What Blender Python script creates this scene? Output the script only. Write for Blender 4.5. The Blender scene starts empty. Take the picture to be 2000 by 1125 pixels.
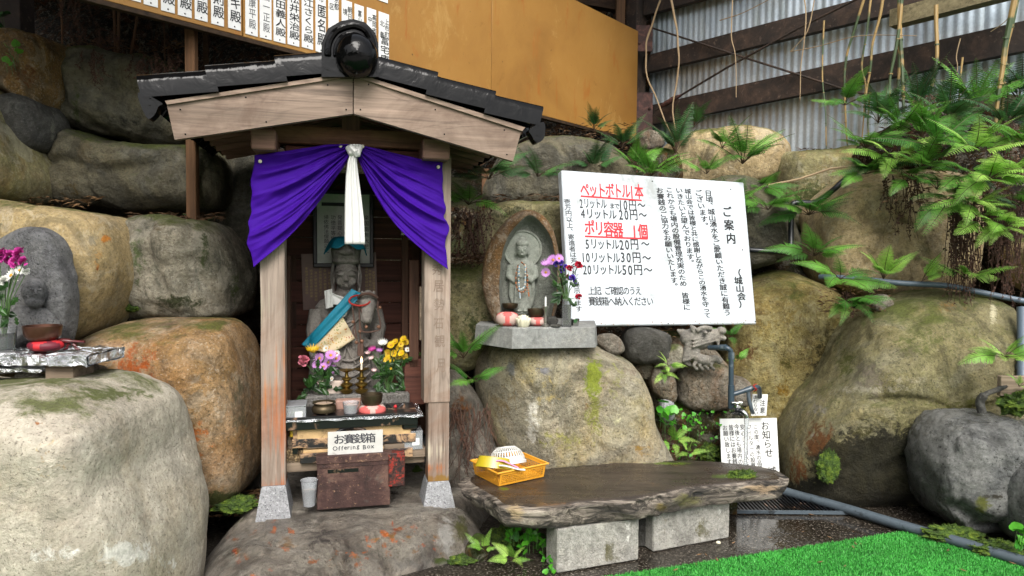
import bpy, bmesh, math, random
import numpy as np
from mathutils import Vector, Matrix, noise, Euler
R = math.radians; PI = math.pi
C = bpy.context.scene.collection
sc = bpy.context.scene
random.seed(7)

# ------------------------------------------------------------------ camera
F = 1333.0; CAM_H = 1.35
PITCH = R(2.45); ROLL = R(0.55)
cam = bpy.data.cameras.new('camera'); camo = bpy.data.objects.new('camera', cam); C.objects.link(camo)
cam.sensor_width = 36.0; cam.lens = 36.0 * F / 2000.0; cam.clip_end = 400; cam.clip_start = 0.02
RC = Matrix.Rotation(R(90) - PITCH, 3, 'X') @ Matrix.Rotation(ROLL, 3, 'Z')
camo.matrix_world = Matrix.Translation((0, 0, CAM_H)) @ RC.to_4x4()
sc.camera = camo

# ------------------------------------------------------------------ daylight
w = bpy.data.worlds.new('World'); sc.world = w; w.use_nodes = True
nt = w.node_tree; sky = nt.nodes.new('ShaderNodeTexSky'); sky.sky_type = 'NISHITA'; sky.sun_disc = False
SUN_EL, SUN_AZ = 46, 172          # high behind the camera
sky.sun_elevation = R(SUN_EL); sky.sun_rotation = R(SUN_AZ); sky.air_density = 1.0; sky.dust_density = 4.0; sky.ozone_density = 1.0
hsv = nt.nodes.new('ShaderNodeHueSaturation'); hsv.inputs['Saturation'].default_value = 0.3
nt.links.new(sky.outputs[0], hsv.inputs['Color']); nt.links.new(hsv.outputs[0], nt.nodes['Background'].inputs[0])
nt.nodes['Background'].inputs[1].default_value = 0.15
sl = bpy.data.lights.new('sun', 'SUN'); slo = bpy.data.objects.new('sun', sl); C.objects.link(slo)
sl.energy = 1.5; sl.angle = R(28); sl.color = (1, 0.96, 0.9)
az = R(SUN_AZ); el = R(SUN_EL)
sd = Vector((math.sin(az) * math.cos(el), math.cos(az) * math.cos(el), math.sin(el)))
slo.rotation_euler = sd.to_track_quat('Z', 'Y').to_euler()
sc.view_settings.view_transform = 'Standard'; sc.view_settings.look = 'None'
sc.view_settings.gamma = 1; sc.view_settings.exposure = 1.12
sc.cycles.use_denoising = True
sc.cycles.max_bounces = 6; sc.cycles.diffuse_bounces = 3; sc.cycles.glossy_bounces = 3; sc.cycles.transmission_bounces = 6; sc.cycles.transparent_max_bounces = 8
sc.cycles.sample_clamp_indirect = 4; sc.cycles.caustics_reflective = False; sc.cycles.caustics_refractive = False

# ------------------------------------------------------------------ measuring helpers
CP = Vector((0, 0, CAM_H))
def ray(px, py): return (RC @ Vector(((px - 1000) / F, -(py - 562.5) / F, -1))).normalized()
def at(px, py, Y):                       # point seen at a pixel at distance Y in front of the camera
    d = ray(px, py); return CP + d * (Y / d.y)
def gp(px, py, z=0.0):                   # point seen at a pixel on the level z
    d = ray(px, py); return CP + d * ((z - CAM_H) / d.z)
RCi = RC.transposed()
def proj(p):
    q = RCi @ (Vector(p) - CP); return (1000 + F * q.x / -q.z, 562.5 - F * q.y / -q.z)
def onplane(px, py, o, n):
    d = ray(px, py); return CP + d * ((o - CP).dot(n) / d.dot(n))
def S(px, Y): return px * Y / F

# ------------------------------------------------------------------ object helpers
def tag(o, label=None, cat=None, group=None, kind=None):
    if label: o['label'] = label
    if cat: o['category'] = cat
    if group: o['group'] = group
    if kind: o['kind'] = kind
    return o
class MB:
    def __init__(s): s.v = []; s.f = []; s.m = []
    def add(s, v, f, mi=0):
        k = len(s.v); s.v += [tuple(p) for p in v]; s.f += [tuple(i + k for i in q) for q in f]; s.m += [mi] * len(f); return s
    def xf(s, M): s.v = [tuple(M @ Vector(p)) for p in s.v]; return s
def box(cx, cy, cz, sx, sy, sz, bev=0.0, mb=None, M=None):
    mb = mb or MB()
    bm = bmesh.new(); bmesh.ops.create_cube(bm, size=1)
    for v in bm.verts: v.co = Vector((v.co.x * sx + cx, v.co.y * sy + cy, v.co.z * sz + cz))
    if bev: bmesh.ops.bevel(bm, geom=list(bm.edges), offset=bev, segments=1, affect='EDGES')
    if M: bm.transform(M)
    bm.verts.index_update(); mb.add([v.co.copy() for v in bm.verts], [[v.index for v in f.verts] for f in bm.faces]); bm.free(); return mb
def tube(pts, rad, n=8, mb=None, cap=True, flat=1.0):
    mb = mb or MB(); pts = [Vector(p) for p in pts]
    if not hasattr(rad, '__len__'): rad = [rad] * len(pts)
    V = []; Fc = []; up = None
    for i, p in enumerate(pts):
        t = (pts[min(i + 1, len(pts) - 1)] - pts[max(i - 1, 0)]).normalized()
        if up is None: up = Vector((0, 0, 1)) if abs(t.z) < .9 else Vector((0, 1, 0))
        a = t.cross(up); a.normalize(); b = a.cross(t).normalized(); up = b
        for k in range(n):
            th = 2 * PI * k / n; V.append(p + a * (math.cos(th) * rad[i]) + b * (math.sin(th) * rad[i] * flat))
    for i in range(len(pts) - 1):
        for k in range(n): Fc.append((i * n + k, i * n + (k + 1) % n, (i + 1) * n + (k + 1) % n, (i + 1) * n + k))
    if cap: Fc.append(tuple(range(n))[::-1]); Fc.append(tuple((len(pts) - 1) * n + k for k in range(n)))
    return mb.add(V, Fc)
def lathe(prof, n=24, mb=None, o=(0, 0, 0), lob=0, la=0.0):
    mb = mb or MB(); V = []; Fc = []
    for r, z in prof:
        for k in range(n):
            th = 2 * PI * k / n; rr = max(r, 1e-5) * (1 + la * math.cos(lob * th)); V.append((o[0] + rr * math.cos(th), o[1] + rr * math.sin(th), o[2] + z))
    for i in range(len(prof) - 1):
        for k in range(n): Fc.append((i * n + k, i * n + (k + 1) % n, (i + 1) * n + (k + 1) % n, (i + 1) * n + k))
    return mb.add(V, Fc)
def ell(c, r, nu=14, nv=9, mb=None, rot=None):
    mb = mb or MB(); V = []; Fc = []
    for i in range(nv + 1):
        ph = PI * i / nv - PI / 2
        for k in range(nu):
            th = 2 * PI * k / nu; q = Vector((r[0] * math.cos(ph) * math.cos(th), r[1] * math.cos(ph) * math.sin(th), r[2] * math.sin(ph)))
            if rot: q = rot @ q
            V.append(Vector(c) + q)
    for i in range(nv):
        for k in range(nu): Fc.append((i * nu + k, i * nu + (k + 1) % nu, (i + 1) * nu + (k + 1) % nu, (i + 1) * nu + k))
    return mb.add(V, Fc)
def prism(poly, vec, mb=None):           # closed outline of 3D points extruded by vec
    mb = mb or MB(); n = len(poly); vec = Vector(vec); P = [Vector(p) for p in poly]
    return mb.add(P + [p + vec for p in P], [tuple(range(n))[::-1], tuple(range(n, 2 * n))] + [(k, (k + 1) % n, n + (k + 1) % n, n + k) for k in range(n)])
def grid(fn, nu, nv, mb=None, closeu=False):
    mb = mb or MB(); V = [fn(i / nu, j / nv) for j in range(nv + 1) for i in range(nu + (0 if closeu else 1))]; w_ = nu + (0 if closeu else 1)
    return mb.add(V, [(j * w_ + i, j * w_ + (i + 1) % w_, (j + 1) * w_ + (i + 1) % w_, (j + 1) * w_ + i) for j in range(nv) for i in range(nu)])
def mesh(name, mb, mats, smooth=True, fix=True):
    me = bpy.data.meshes.new(name); me.from_pydata([tuple(v) for v in mb.v], [], mb.f)
    for m in (mats if isinstance(mats, (list, tuple)) else [mats]): me.materials.append(m)
    if isinstance(mats, (list, tuple)): me.polygons.foreach_set('material_index', mb.m)
    if fix:
        bm = bmesh.new(); bm.from_mesh(me); bmesh.ops.remove_doubles(bm, verts=bm.verts, dist=1e-5); bmesh.ops.recalc_face_normals(bm, faces=bm.faces); bm.to_mesh(me); bm.free()
    me.polygons.foreach_set('use_smooth', [bool(smooth)] * len(me.polygons))
    if smooth and smooth != 'all': 
        try: me.set_sharp_from_angle(angle=R(smooth if smooth is not True else 40))
        except Exception: pass
    me.update(); return me
def root(name, label, cat, loc, rz=0, group=None, rx=0, ry=0):
    o = bpy.data.objects.new(name, None); C.objects.link(o); o.empty_display_size = .05
    o.location = loc; o.rotation_euler = (rx, ry, rz); return tag(o, label, cat, group)
def MBasis(o):
    m = o.matrix_basis.copy()
    return MBasis(o.parent) @ m if o.parent else m
def part(name, mb, mat, parent, world=False, smooth=True, label=None, kind=None, fix=True):
    if world:
        Mi = MBasis(parent).inverted(); mb.v = [tuple(Mi @ Vector(p)) for p in mb.v]
    o = bpy.data.objects.new(name, mesh(name, mb, mat, smooth, fix)); C.objects.link(o); o.parent = parent
    if label: o['label'] = label
    if kind: o['kind'] = kind
    return o
def solo(name, mb, mat, label, cat=None, group=None, kind=None, smooth=True, fix=True):
    a = np.array(mb.v, dtype=float); b = Vector(((a[:, 0].min() + a[:, 0].max()) / 2, (a[:, 1].min() + a[:, 1].max()) / 2, a[:, 2].min()))
    mb.v = [tuple(Vector(p) - b) for p in mb.v]
    o = bpy.data.objects.new(name, mesh(name, mb, mat, smooth, fix)); o.location = b; C.objects.link(o)
    return tag(o, label, cat, group, kind)
def inst(src, parent, M=None, name=None):
    o = src.copy(); C.objects.link(o); o.parent = parent
    if M is not None: o.matrix_basis = M
    return o
def remesh(mb, vox, smooth=2):
    me = bpy.data.meshes.new('tmp'); me.from_pydata([tuple(v) for v in mb.v], [], mb.f)
    bm = bmesh.new(); bm.from_mesh(me); bmesh.ops.remove_doubles(bm, verts=bm.verts, dist=1e-6); bmesh.ops.recalc_face_normals(bm, faces=bm.faces); bm.to_mesh(me); bm.free()
    o = bpy.data.objects.new('tmp', me); C.objects.link(o)
    m = o.modifiers.new('r', 'REMESH'); m.mode = 'VOXEL'; m.voxel_size = vox
    if smooth: s_ = o.modifiers.new('s', 'SMOOTH'); s_.iterations = smooth; s_.factor = .5
    me2 = bpy.data.meshes.new_from_object(o.evaluated_get(bpy.context.evaluated_depsgraph_get()))
    out = MB(); out.v = [tuple(v.co) for v in me2.vertices]; out.f = [tuple(p.vertices) for p in me2.polygons]; out.m = [0] * len(out.f)
    bpy.data.objects.remove(o); bpy.data.meshes.remove(me); bpy.data.meshes.remove(me2); return out

# ------------------------------------------------------------------ materials
def lin(h):
    if not isinstance(h, str): return tuple(h)
    h = h.lstrip('#'); c = [int(h[i:i + 2], 16) / 255 for i in (0, 2, 4)]
    return tuple((x / 12.92 if x <= .04045 else ((x + .055) / 1.055) ** 2.4) for x in c)
class NT:
    def __init__(s, name, rough=.8, metal=0, spec=.5):
        s.m = bpy.data.materials.new(name); s.m.use_nodes = True; s.t = s.m.node_tree; s.b = s.t.nodes['Principled BSDF']
        s.b.inputs['Roughness'].default_value = rough; s.b.inputs['Metallic'].default_value = metal; s.b.inputs['Specular IOR Level'].default_value = spec
        s.tc = s.t.nodes.new('ShaderNodeTexCoord'); oi = s.t.nodes.new('ShaderNodeObjectInfo')
        ad = s.t.nodes.new('ShaderNodeVectorMath'); ad.operation = 'ADD'; ml = s.t.nodes.new('ShaderNodeMath'); ml.operation = 'MULTIPLY'; ml.inputs[1].default_value = 37
        s.L(oi.outputs['Random'], ml.inputs[0]); s.L(s.tc.outputs['Object'], ad.inputs[0]); s.L(ml.outputs[0], ad.inputs[1]); s.co = ad.outputs[0]; s.rnd = oi.outputs['Random']
    def L(s, a, b): s.t.links.new(a, b)
    def put(s, v, sock):
        if isinstance(v, (int, float)): sock.default_value = v if sock.type == 'VALUE' else (v, v, v, 1)
        elif isinstance(v, (tuple, list, str)): sock.default_value = (*lin(v)[:3], 1)
        else: s.L(v, sock)
    def noise(s, scale, detail=4, rough=.6, dist=0, vec=None, sx=None, ty='FBM'):
        n = s.t.nodes.new('ShaderNodeTexNoise'); n.inputs['Scale'].default_value = scale; n.inputs['Detail'].default_value = detail
        n.inputs['Roughness'].default_value = rough; n.inputs['Distortion'].default_value = dist
        s.L(s.map(sx, vec) if sx else (vec or s.co), n.inputs['Vector']); return n.outputs['Fac']
    def map(s, sc_, vec=None, rot=None):
        mp = s.t.nodes.new('ShaderNodeMapping'); mp.inputs['Scale'].default_value = sc_
        if rot: mp.inputs['Rotation'].default_value = rot
        s.L(vec or s.co, mp.inputs['Vector']); return mp.outputs[0]
    def vor(s, scale, feat='F1', vec=None, rand=1):
        n = s.t.nodes.new('ShaderNodeTexVoronoi'); n.feature = feat; n.inputs['Scale'].default_value = scale; n.inputs['Randomness'].default_value = rand
        s.L(vec or s.co, n.inputs['Vector']); return n
    def ramp(s, fac, stops, interp='LINEAR'):
        n = s.t.nodes.new('ShaderNodeValToRGB'); n.color_ramp.interpolation = interp; e = n.color_ramp.elements
        while len(e) < len(stops): e.new(.5)
        for k, (p, c) in enumerate(stops):
            e[k].position = p; e[k].color = (c, c, c, 1) if isinstance(c, (int, float)) else (*lin(c)[:3], 1)
        s.L(fac, n.inputs[0]); return n.outputs[0]
    def mix(s, fac, a, b, mode='MIX'):
        n = s.t.nodes.new('ShaderNodeMix'); n.data_type = 'RGBA'; n.blend_type = mode
        s.put(fac, n.inputs[0]) if not isinstance(fac, (int, float)) else setattr(n.inputs[0], 'default_value', fac)
        s.put(a, n.inputs[6]); s.put(b, n.inputs[7]); return n.outputs[2]
    def math(s, op, a, b=0.0, clamp=False):
        n = s.t.nodes.new('ShaderNodeMath'); n.operation = op; n.use_clamp = clamp
        for v, i in ((a, 0), (b, 1)):
            if isinstance(v, (int, float)): n.inputs[i].default_value = v
            else: s.L(v, n.inputs[i])
        return n.outputs[0]
    def bump(s, h, strength=.5, dist=.01, prev=None):
        n = s.t.nodes.new('ShaderNodeBump'); n.inputs['Strength'].default_value = strength; n.inputs['Distance'].default_value = dist
        s.L(h, n.inputs['Height'])
        if prev is not None: s.L(prev, n.inputs['Normal'])
        return n.outputs[0]
    def attr(s, name):
        n = s.t.nodes.new('ShaderNodeAttribute'); n.attribute_name = name; return n
    def done(s, col=None, rough=None, nrm=None):
        if col is not None: s.put(col, s.b.inputs['Base Color'])
        if rough is not None: s.put(rough, s.b.inputs['Roughness'])
        if nrm is not None: s.L(nrm, s.b.inputs['Normal'])
        return s.m
def plain(name, col, rough=.6, metal=0, var=.12, vs=20, bump=.15, bs=60, spec=.5, dirt=None):
    n = NT(name, rough, metal, spec); a = n.noise(vs, 4); c = n.mix(1.0, col, n.ramp(a, [(.3, 1 - var), (.7, 1 + var)]), 'MULTIPLY')
    if dirt: c = n.mix(n.ramp(n.noise(dirt[1], 6, .7, .4), [(dirt[2], 0.), (dirt[2] + .1, 1.)]), c, dirt[0])
    return n.done(c, None, n.bump(n.noise(bs, 3), bump, .004))
GAIN = {'wet_grey_rock': 1.25, 'olive_rock': .95, 'wet_ledge_rock': 1.05, 'rusty_rock': 1.0, 'soil': .45, 'pale_rock': 1.0, 'ochre_rock': .95, 'tan_rock': .9, 'centre_rock': .85, 'lichen_rock': .8, 'mossy_rock': 1.15, 'sandstone': 1.2, 'small_rock': .75, 'granite': .55, 'statue_stone': 1.0, 'grey_slab_stone': 2.0, 'dark_rock': 1.75, 'grey_green_rock': 1.25, 'brown_shell_rock': .5, 'carved_stone': 1., 'niche_stone': 1., 'cement': .85, 'concrete_block': .85, 'zz': 1}
def stone(name, cols_, scale=1.6, speck=.35, sps=90, rough=.85, bump=.6, moss=0., streak=0., wet=0., mosscol='#4a5220', spd='#3c382f', spl='#d8d2c0', mid=.35, rust='#8a5424', crack=.0, mot=.8):
    """weathered rock: slow colour drift, grain, dark and light specks, cracks, runs, moss on ledges"""
    n = NT(name, rough, 0, .22 if rough > .6 else .4); k = len(cols_); cols = [tuple(x * GAIN.get(name, .8) for x in lin(c)) for c in cols_]; spl = tuple(x * .7 for x in lin(spl))
    a = n.noise(scale, 7, .62, .9); c = n.ramp(a, [(.28 + .44 * i / max(k - 1, 1), cols[i]) for i in range(k)])
    warm = n.ramp(n.noise(scale * 1.1, 8, .7, 1.3, vec=n.map((1.3, 1.3, .7), n.t.nodes['Texture Coordinate'].outputs['Object'])), [(.46, 0.), (.60, .5)]); c = n.mix(warm, c, n.mix(.5, c, rust))
    cool = n.ramp(n.noise(scale * 2.1, 8, .7, .9), [(.52, 0.), (.62, .45)]); c = n.mix(cool, c, n.mix(.45, c, '#8a8a84'))
    c = n.mix(min(1, mid * 1.6) * mot, c, n.ramp(n.noise(scale * 7, 9, .78, .5), [(.32, .5), (.47, .95), (.53, 1.05), (.68, 1.5)]), 'MULTIPLY')
    c = n.mix(.55 * mot, c, n.ramp(n.noise(38, 4, .8), [(.36, .55), (.5, 1.), (.64, 1.4)]), 'MULTIPLY')
    if streak:
        s_ = n.noise(5, 6, .65, .8, sx=(1.6, 1.6, .28)); c = n.mix(n.math('MULTIPLY', n.ramp(s_, [(.5, 0.), (.62, 1.)]), streak), c, cols[0])
    g = n.noise(sps, 3, .7); c = n.mix(n.math('MULTIPLY', n.ramp(g, [(.36, 1.), (.42, 0.)]), min(1, speck * 1.5)), c, spd)
    c = n.mix(n.math('MULTIPLY', n.ramp(g, [(.59, 0.), (.65, 1.)]), speck), c, spl)
    d = n.noise(sps * .4, 4, .7); c = n.mix(.45, c, n.ramp(d, [(.3, .55), (.7, 1.4)]), 'MULTIPLY')
    lc = n.noise(scale * 2.6, 9, .75, .7); c = n.mix(n.ramp(lc, [(.55, 0.), (.58, .6 * mot)]), c, n.mix(.5, spl, cols[-2 if k > 1 else 0]))
    dk = n.noise(scale * 1.7, 9, .7, 1.1, vec=n.map((1.1, 1.1, .5))); c = n.mix(n.ramp(dk, [(.53, 0.), (.59, .65 * mot)]), c, n.mix(.45, spd, cols[0]))
    ck = n.math('ABSOLUTE', n.math('SUBTRACT', n.noise(scale * .8, 5, .55, .6), .5)); crk = n.ramp(ck, [(.0, 1.), (.006, 0.)]); cm = n.ramp(n.noise(scale * 1.3, 2), [(.5, 0.), (.56, 1.)])
    crk = n.math('MULTIPLY', n.math('MULTIPLY', crk, cm), crack); c = n.mix(n.math('MULTIPLY', crk, .7), c, '#1c1812')
    ti = n.attr('tint')
    th = n.math('ADD', ti.outputs['Alpha'], n.math('MULTIPLY', n.math('SUBTRACT', n.noise(24, 8, .75, .5), .5), 2.0))
    c = n.mix(n.ramp(th, [(.38, 0.), (.62, .9)]), c, n.mix(.5, ti.outputs['Color'], n.ramp(n.noise(60, 4, .7), [(.3, .5), (.7, 1.5)]), 'MULTIPLY'))
    if moss:
        ge = n.t.nodes.new('ShaderNodeNewGeometry'); sp = n.t.nodes.new('ShaderNodeSeparateXYZ'); n.L(ge.outputs['Normal'], sp.inputs[0])
        mz = n.math('ADD', n.math('MULTIPLY', sp.outputs['Z'], .45), n.noise(3.5, 7, .7, .5))
        c = n.mix(n.ramp(mz, [(.92 - moss * .5, 0.), (1.08 - moss * .5, .85)]), c, n.mix(.6, mosscol, n.ramp(n.noise(70, 3), [(.3, .4), (.7, 1.7)]), 'MULTIPLY'))
    vn = n.vor(2.2, 'DISTANCE_TO_EDGE', n.map((1, 1, 1), n.mix(.25, n.co, n.t.nodes.new('ShaderNodeTexNoise').outputs['Color'])))
    pit = n.noise(9, 10, .75, .4); c = n.mix(.6 * mot, c, n.ramp(pit, [(.36, .45), (.46, .92), (.6, 1.15)]), 'MULTIPLY')  # colour darkened in the bump lows, in place of shade in the hollows
    h = n.math('ADD', n.math('MULTIPLY', n.noise(sps * .55, 6, .75), .5), n.math('MULTIPLY', pit, 1.7))
    h = n.math('SUBTRACT', h, n.math('MULTIPLY', crk, .6)); nr = n.bump(h, min(1, bump * 1.3), .035)
    rr = n.ramp(n.noise(6, 5), [(.3, max(0, rough - .12 - wet)), (.7, min(1, rough + .08))])
    return n.done(c, rr, nr)
def wood(name, c1, c2, axis=0, grain=14, rough=.75, bump=.4, knots=True, dirt=None, dirtamt=.5, ring=1.0):
    n = NT(name, rough, 0, .25); s_ = [grain, grain, grain]; s_[axis] = grain * .05
    a = n.noise(1, 6, .7, .6, sx=tuple(s_)); s2 = [4.0] * 3; s2[axis] = .5
    r = n.noise(1.0, 3, .5, 1.2, sx=tuple(s2)); rg = n.math('FRACT', n.math('MULTIPLY', r, 9 * ring))
    c = n.mix(n.ramp(a, [(.3, 0.), (.7, 1.)]), c1, c2)
    c = n.mix(.5, c, n.ramp(rg, [(0, .72), (.15, 1.05), (.8, 1.1), (1, .72)]), 'MULTIPLY')
    s3 = [60.] * 3; s3[axis] = 1.5; f = n.noise(1, 5, .7, sx=tuple(s3)); c = n.mix(.6, c, n.ramp(f, [(.3, .6), (.7, 1.35)]), 'MULTIPLY')
    s4 = [26.] * 3; s4[axis] = .9; c = n.mix(.75, c, n.ramp(n.noise(1, 7, .75, .35, sx=tuple(s4)), [(.36, .42), (.44, .9), (.55, 1.05), (.66, 1.3)]), 'MULTIPLY')
    c = n.mix(.5, c, n.ramp(n.rnd, [(0, .75), (1, 1.2)]), 'MULTIPLY')
    ti = n.attr('tint'); th = n.math('ADD', ti.outputs['Alpha'], n.math('MULTIPLY', n.math('SUBTRACT', f, .5), 1.6)); c = n.mix(n.ramp(th, [(.35, 0.), (.7, .85)]), c, ti.outputs['Color'])
    if dirt: c = n.mix(n.math('MULTIPLY', n.ramp(n.noise(3, 6, .7, .6), [(.45, 0.), (.62, 1.)]), dirtamt), c, dirt)
    return n.done(c, None, n.bump(n.math('ADD', f, n.math('MULTIPLY', rg, .3)), bump, .004))
def foil(name):
    n = NT(name, .22, 1.0); v = n.vor(22, 'F1'); h = n.math('ADD', n.noise(18, 5, .7, 1.5), v.outputs['Distance'])
    return n.done(n.mix(n.noise(5, 3), '#c9ccd0', '#eef0f2'), None, n.bump(h, 1.0, .03))
def glass(name, col=(1, 1, 1), rough=.05, alpha=.35):
    n = NT(name, rough); n.b.inputs['Transmission Weight'].default_value = 1 - alpha; n.b.inputs['IOR'].default_value = 1.3
    return n.done(n.mix(n.noise(12, 3), col, tuple(x * .9 for x in lin(col))), None, n.bump(n.noise(30, 2), .1, .003))
def leafmat(name, c1, c2, rough=.45, trans=.25):
    n = NT(name, rough); at_ = n.attr('shade').outputs['Fac']
    c = n.mix(n.rnd, c1, c2); c = n.mix(.7, c, n.ramp(n.noise(25, 3), [(.3, .6), (.7, 1.35)]), 'MULTIPLY')
    c = n.mix(.35, c, n.ramp(n.noise(3, 2), [(.35, .55), (.65, 1.4)]), 'MULTIPLY')
    n.b.inputs['Subsurface Weight'].default_value = 0
    tr = n.t.nodes.new('ShaderNodeBsdfTranslucent'); mx = n.t.nodes.new('ShaderNodeMixShader'); mx.inputs[0].default_value = trans
    out = n.t.nodes['Material Output']; n.put(c, tr.inputs['Color']); n.L(n.b.outputs[0], mx.inputs[1]); n.L(tr.outputs[0], mx.inputs[2]); n.L(mx.outputs[0], out.inputs['Surface'])
    return n.done(c)

# ------------------------------------------------------------------ boulders
def crom(pts, k=6, closed=True):
    n = len(pts); out = []
    for i in range(n if closed else n - 1):
        g = (lambda j: pts[j % n]) if closed else (lambda j: pts[max(0, min(n - 1, j))])
        p0, p1, p2, p3 = (Vector(g(i + d)) for d in (-1, 0, 1, 2))
        for s_ in range(k):
            t = s_ / k; out.append(.5 * ((2 * p1) + (p2 - p0) * t + (2 * p0 - 5 * p1 + 4 * p2 - p3) * t * t + (3 * p1 - p0 - 3 * p2 + p3) * t ** 3))
    if not closed: out.append(Vector(pts[-1]))
    return out
def radial(poly, c, N):
    """radius of a closed outline from c at N angles"""
    A = np.array([(p[0] - c[0], p[1] - c[1]) for p in poly]); B = np.roll(A, -1, 0); out = np.zeros(N)
    for i in range(N):
        th = 2 * PI * i / N; d = np.array((math.cos(th), math.sin(th))); e = B - A
        den = d[0] * e[:, 1] - d[1] * e[:, 0]; den[np.abs(den) < 1e-12] = 1e-12
        t = (A[:, 0] * e[:, 1] - A[:, 1] * e[:, 0]) / den; s_ = (A[:, 0] * d[1] - A[:, 1] * d[0]) / den
        ok = (t > 0) & (s_ >= -1e-6) & (s_ <= 1 + 1e-6); out[i] = t[ok].max() if ok.any() else 0.01
    k = np.array([.25, .5, .25]); 
    return (np.roll(out, 1) * k[0] + out * k[1] + np.roll(out, -1) * k[2])
def tint(me, M, blots):
    """soft patches of staining, lichen, moss, painted shade and highlights fixed to the surface: (px, py, rx, ry, colour, strength)"""
    at_ = me.attributes.new('tint', 'FLOAT_COLOR', 'POINT'); n = len(me.vertices); co = np.zeros(n * 3); me.vertices.foreach_get('co', co); co = co.reshape(-1, 3)
    Mw = np.array(M.to_3x3()); P = co @ Mw.T + np.array(M.translation); q = (P - np.array(CP)) @ np.array(RC); px = 1000 + F * q[:, 0] / -q[:, 2]; py = 562.5 - F * q[:, 1] / -q[:, 2]
    col = np.zeros((n, 4)); 
    for (bx, by, rx, ry, c, s_) in blots:
        d = ((px - bx) / rx) ** 2 + ((py - by) / ry) ** 2; a = s_ * np.exp(-d * 1.2)
        m = a > col[:, 3]; lc = lin(c); col[m, 0], col[m, 1], col[m, 2] = lc; col[:, 3] = np.maximum(col[:, 3], a)
    at_.data.foreach_set('color', col.reshape(-1))
def _segd(x, y, x0, y0, x1, y1):
    dx, dy = x1 - x0, y1 - y0; t = max(0, min(1, ((x - x0) * dx + (y - y0) * dy) / (dx * dx + dy * dy + 1e-9))); return math.hypot(x - x0 - t * dx, y - y0 - t * dy)
def rock(name, label, out, Y, T, mat, seed=0, e=.62, amp=.03, fr=2.2, cat='boulder', group=None, blots=(), N=110, Mr=72, facet=0.0, cen=None, tilt=0.0, kind=None, lump=(), cuts=(), crease=()):
    P = [at(x, y, Y) for x, y in out]; pl = crom([(p.x, p.z) for p in P]); cx = sum(p[0] for p in pl) / len(pl); cz = sum(p[1] for p in pl) / len(pl)
    if cen: q = at(cen[0], cen[1], Y); cx, cz = q.x, q.z
    r = radial(pl, (cx, cz), N); rm = float(r.mean()); V = []; sv = Vector((seed * 7.3, seed * 3.1, seed * 1.7))
    lumps = [(at(a_, b_, Y - T), rr_, h_) for a_, b_, rr_, h_ in lump]
    for j in range(Mr + 1):
        ph = -PI / 2 + PI * j / Mr; s_ = abs(math.cos(ph)) ** e; t = math.copysign(abs(math.sin(ph)) ** (e * .9 + .1), math.sin(ph))
        for i in range(N):
            th = 2 * PI * i / N; rr = float(r[i]); rb = rr * s_ + (rm - rr) * s_ * (1 - s_) * .5
            p = Vector((cx + rb * math.cos(th), Y + T * t, cz + rb * math.sin(th)))
            p.y += tilt * (p.z - cz)
            dn = Vector((math.cos(th) * s_, t * 1.2, math.sin(th) * s_)).normalized()
            q = p * fr + sv; a = amp * 1.25 * (noise.fractal(q, .75, 2.1, 6) + .8 * noise.noise(q * .45)) - amp * .7 * max(0, .12 - abs(noise.noise(q * .9 + sv))) * 6
            if facet:
                vd, _ = noise.voronoi(q * .55); a += facet * (min(vd[1] - vd[0], .5) - .2)
            vd, _ = noise.voronoi(q * 1.3 + Vector((3, 1, 2))); a += amp * .55 * (min(vd[1] - vd[0], .4) - .2)
            p += dn * a * (.35 + .65 * abs(t))
            for lp, lr, lh in lumps:
                dd = (p - lp).length / lr
                if dd < 1: p.y -= lh * (1 - dd * dd) ** 2
            if (cuts or crease) and t < .6:
                qx, qy = proj((p.x, Y, p.z)); dy_ = 0
                for x0, y0, x1, y1, k_ in cuts:
                    ln_ = math.hypot(x1 - x0, y1 - y0); sg = -((x1 - x0) * (qy - y0) - (y1 - y0) * (qx - x0)) / ln_; dy_ += k_ * S((sg + math.sqrt(sg * sg + 60)) / 2 - 0, Y)
                for pl_, wd_, dp_ in crease:
                    m_ = min(_segd(qx, qy, *a_, *b_) for a_, b_ in zip(pl_[:-1], pl_[1:])); m_ += 3 * noise.noise(q * 3); dy_ += dp_ * math.exp(-(m_ / wd_) ** 2)
                p.y = min(p.y + dy_ * (1 if t < 0 else max(0, 1 - t / .6)), Y + T * .6)
            V.append(p)
    mb = MB(); mb.v = [tuple(p) for p in V]
    mb.f = [(j * N + i, j * N + (i + 1) % N, (j + 1) * N + (i + 1) % N, (j + 1) * N + i) for j in range(Mr) for i in range(N)]; mb.m = [0] * len(mb.f)
    o = solo(name, mb, mat, label, cat, group, kind, smooth='all'); tint(o.data, Matrix.Translation(o.location), blots); return o
def pebble(name, label, px, py, wpx, hpx, Y, mat, seed=0, cat='stone', group=None, rot=0, amp=.12, facet=0):
    a_, b_ = wpx / 2, hpx / 2; pts = []
    for k in range(10):
        th = 2 * PI * k / 10; rr = 1 + amp * math.sin(seed * 3 + k * 2.3); x = a_ * rr * math.cos(th); y = b_ * rr * math.sin(th); pts.append((px + x * math.cos(rot) - y * math.sin(rot), py + x * math.sin(rot) + y * math.cos(rot)))
    return rock(name, label, pts, Y, S(min(wpx, hpx) * .5, Y), mat, seed, amp=S(min(wpx, hpx), Y) * .06, fr=9, cat=cat, group=group, N=28, Mr=18, facet=facet * S(min(wpx, hpx), Y))

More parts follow.
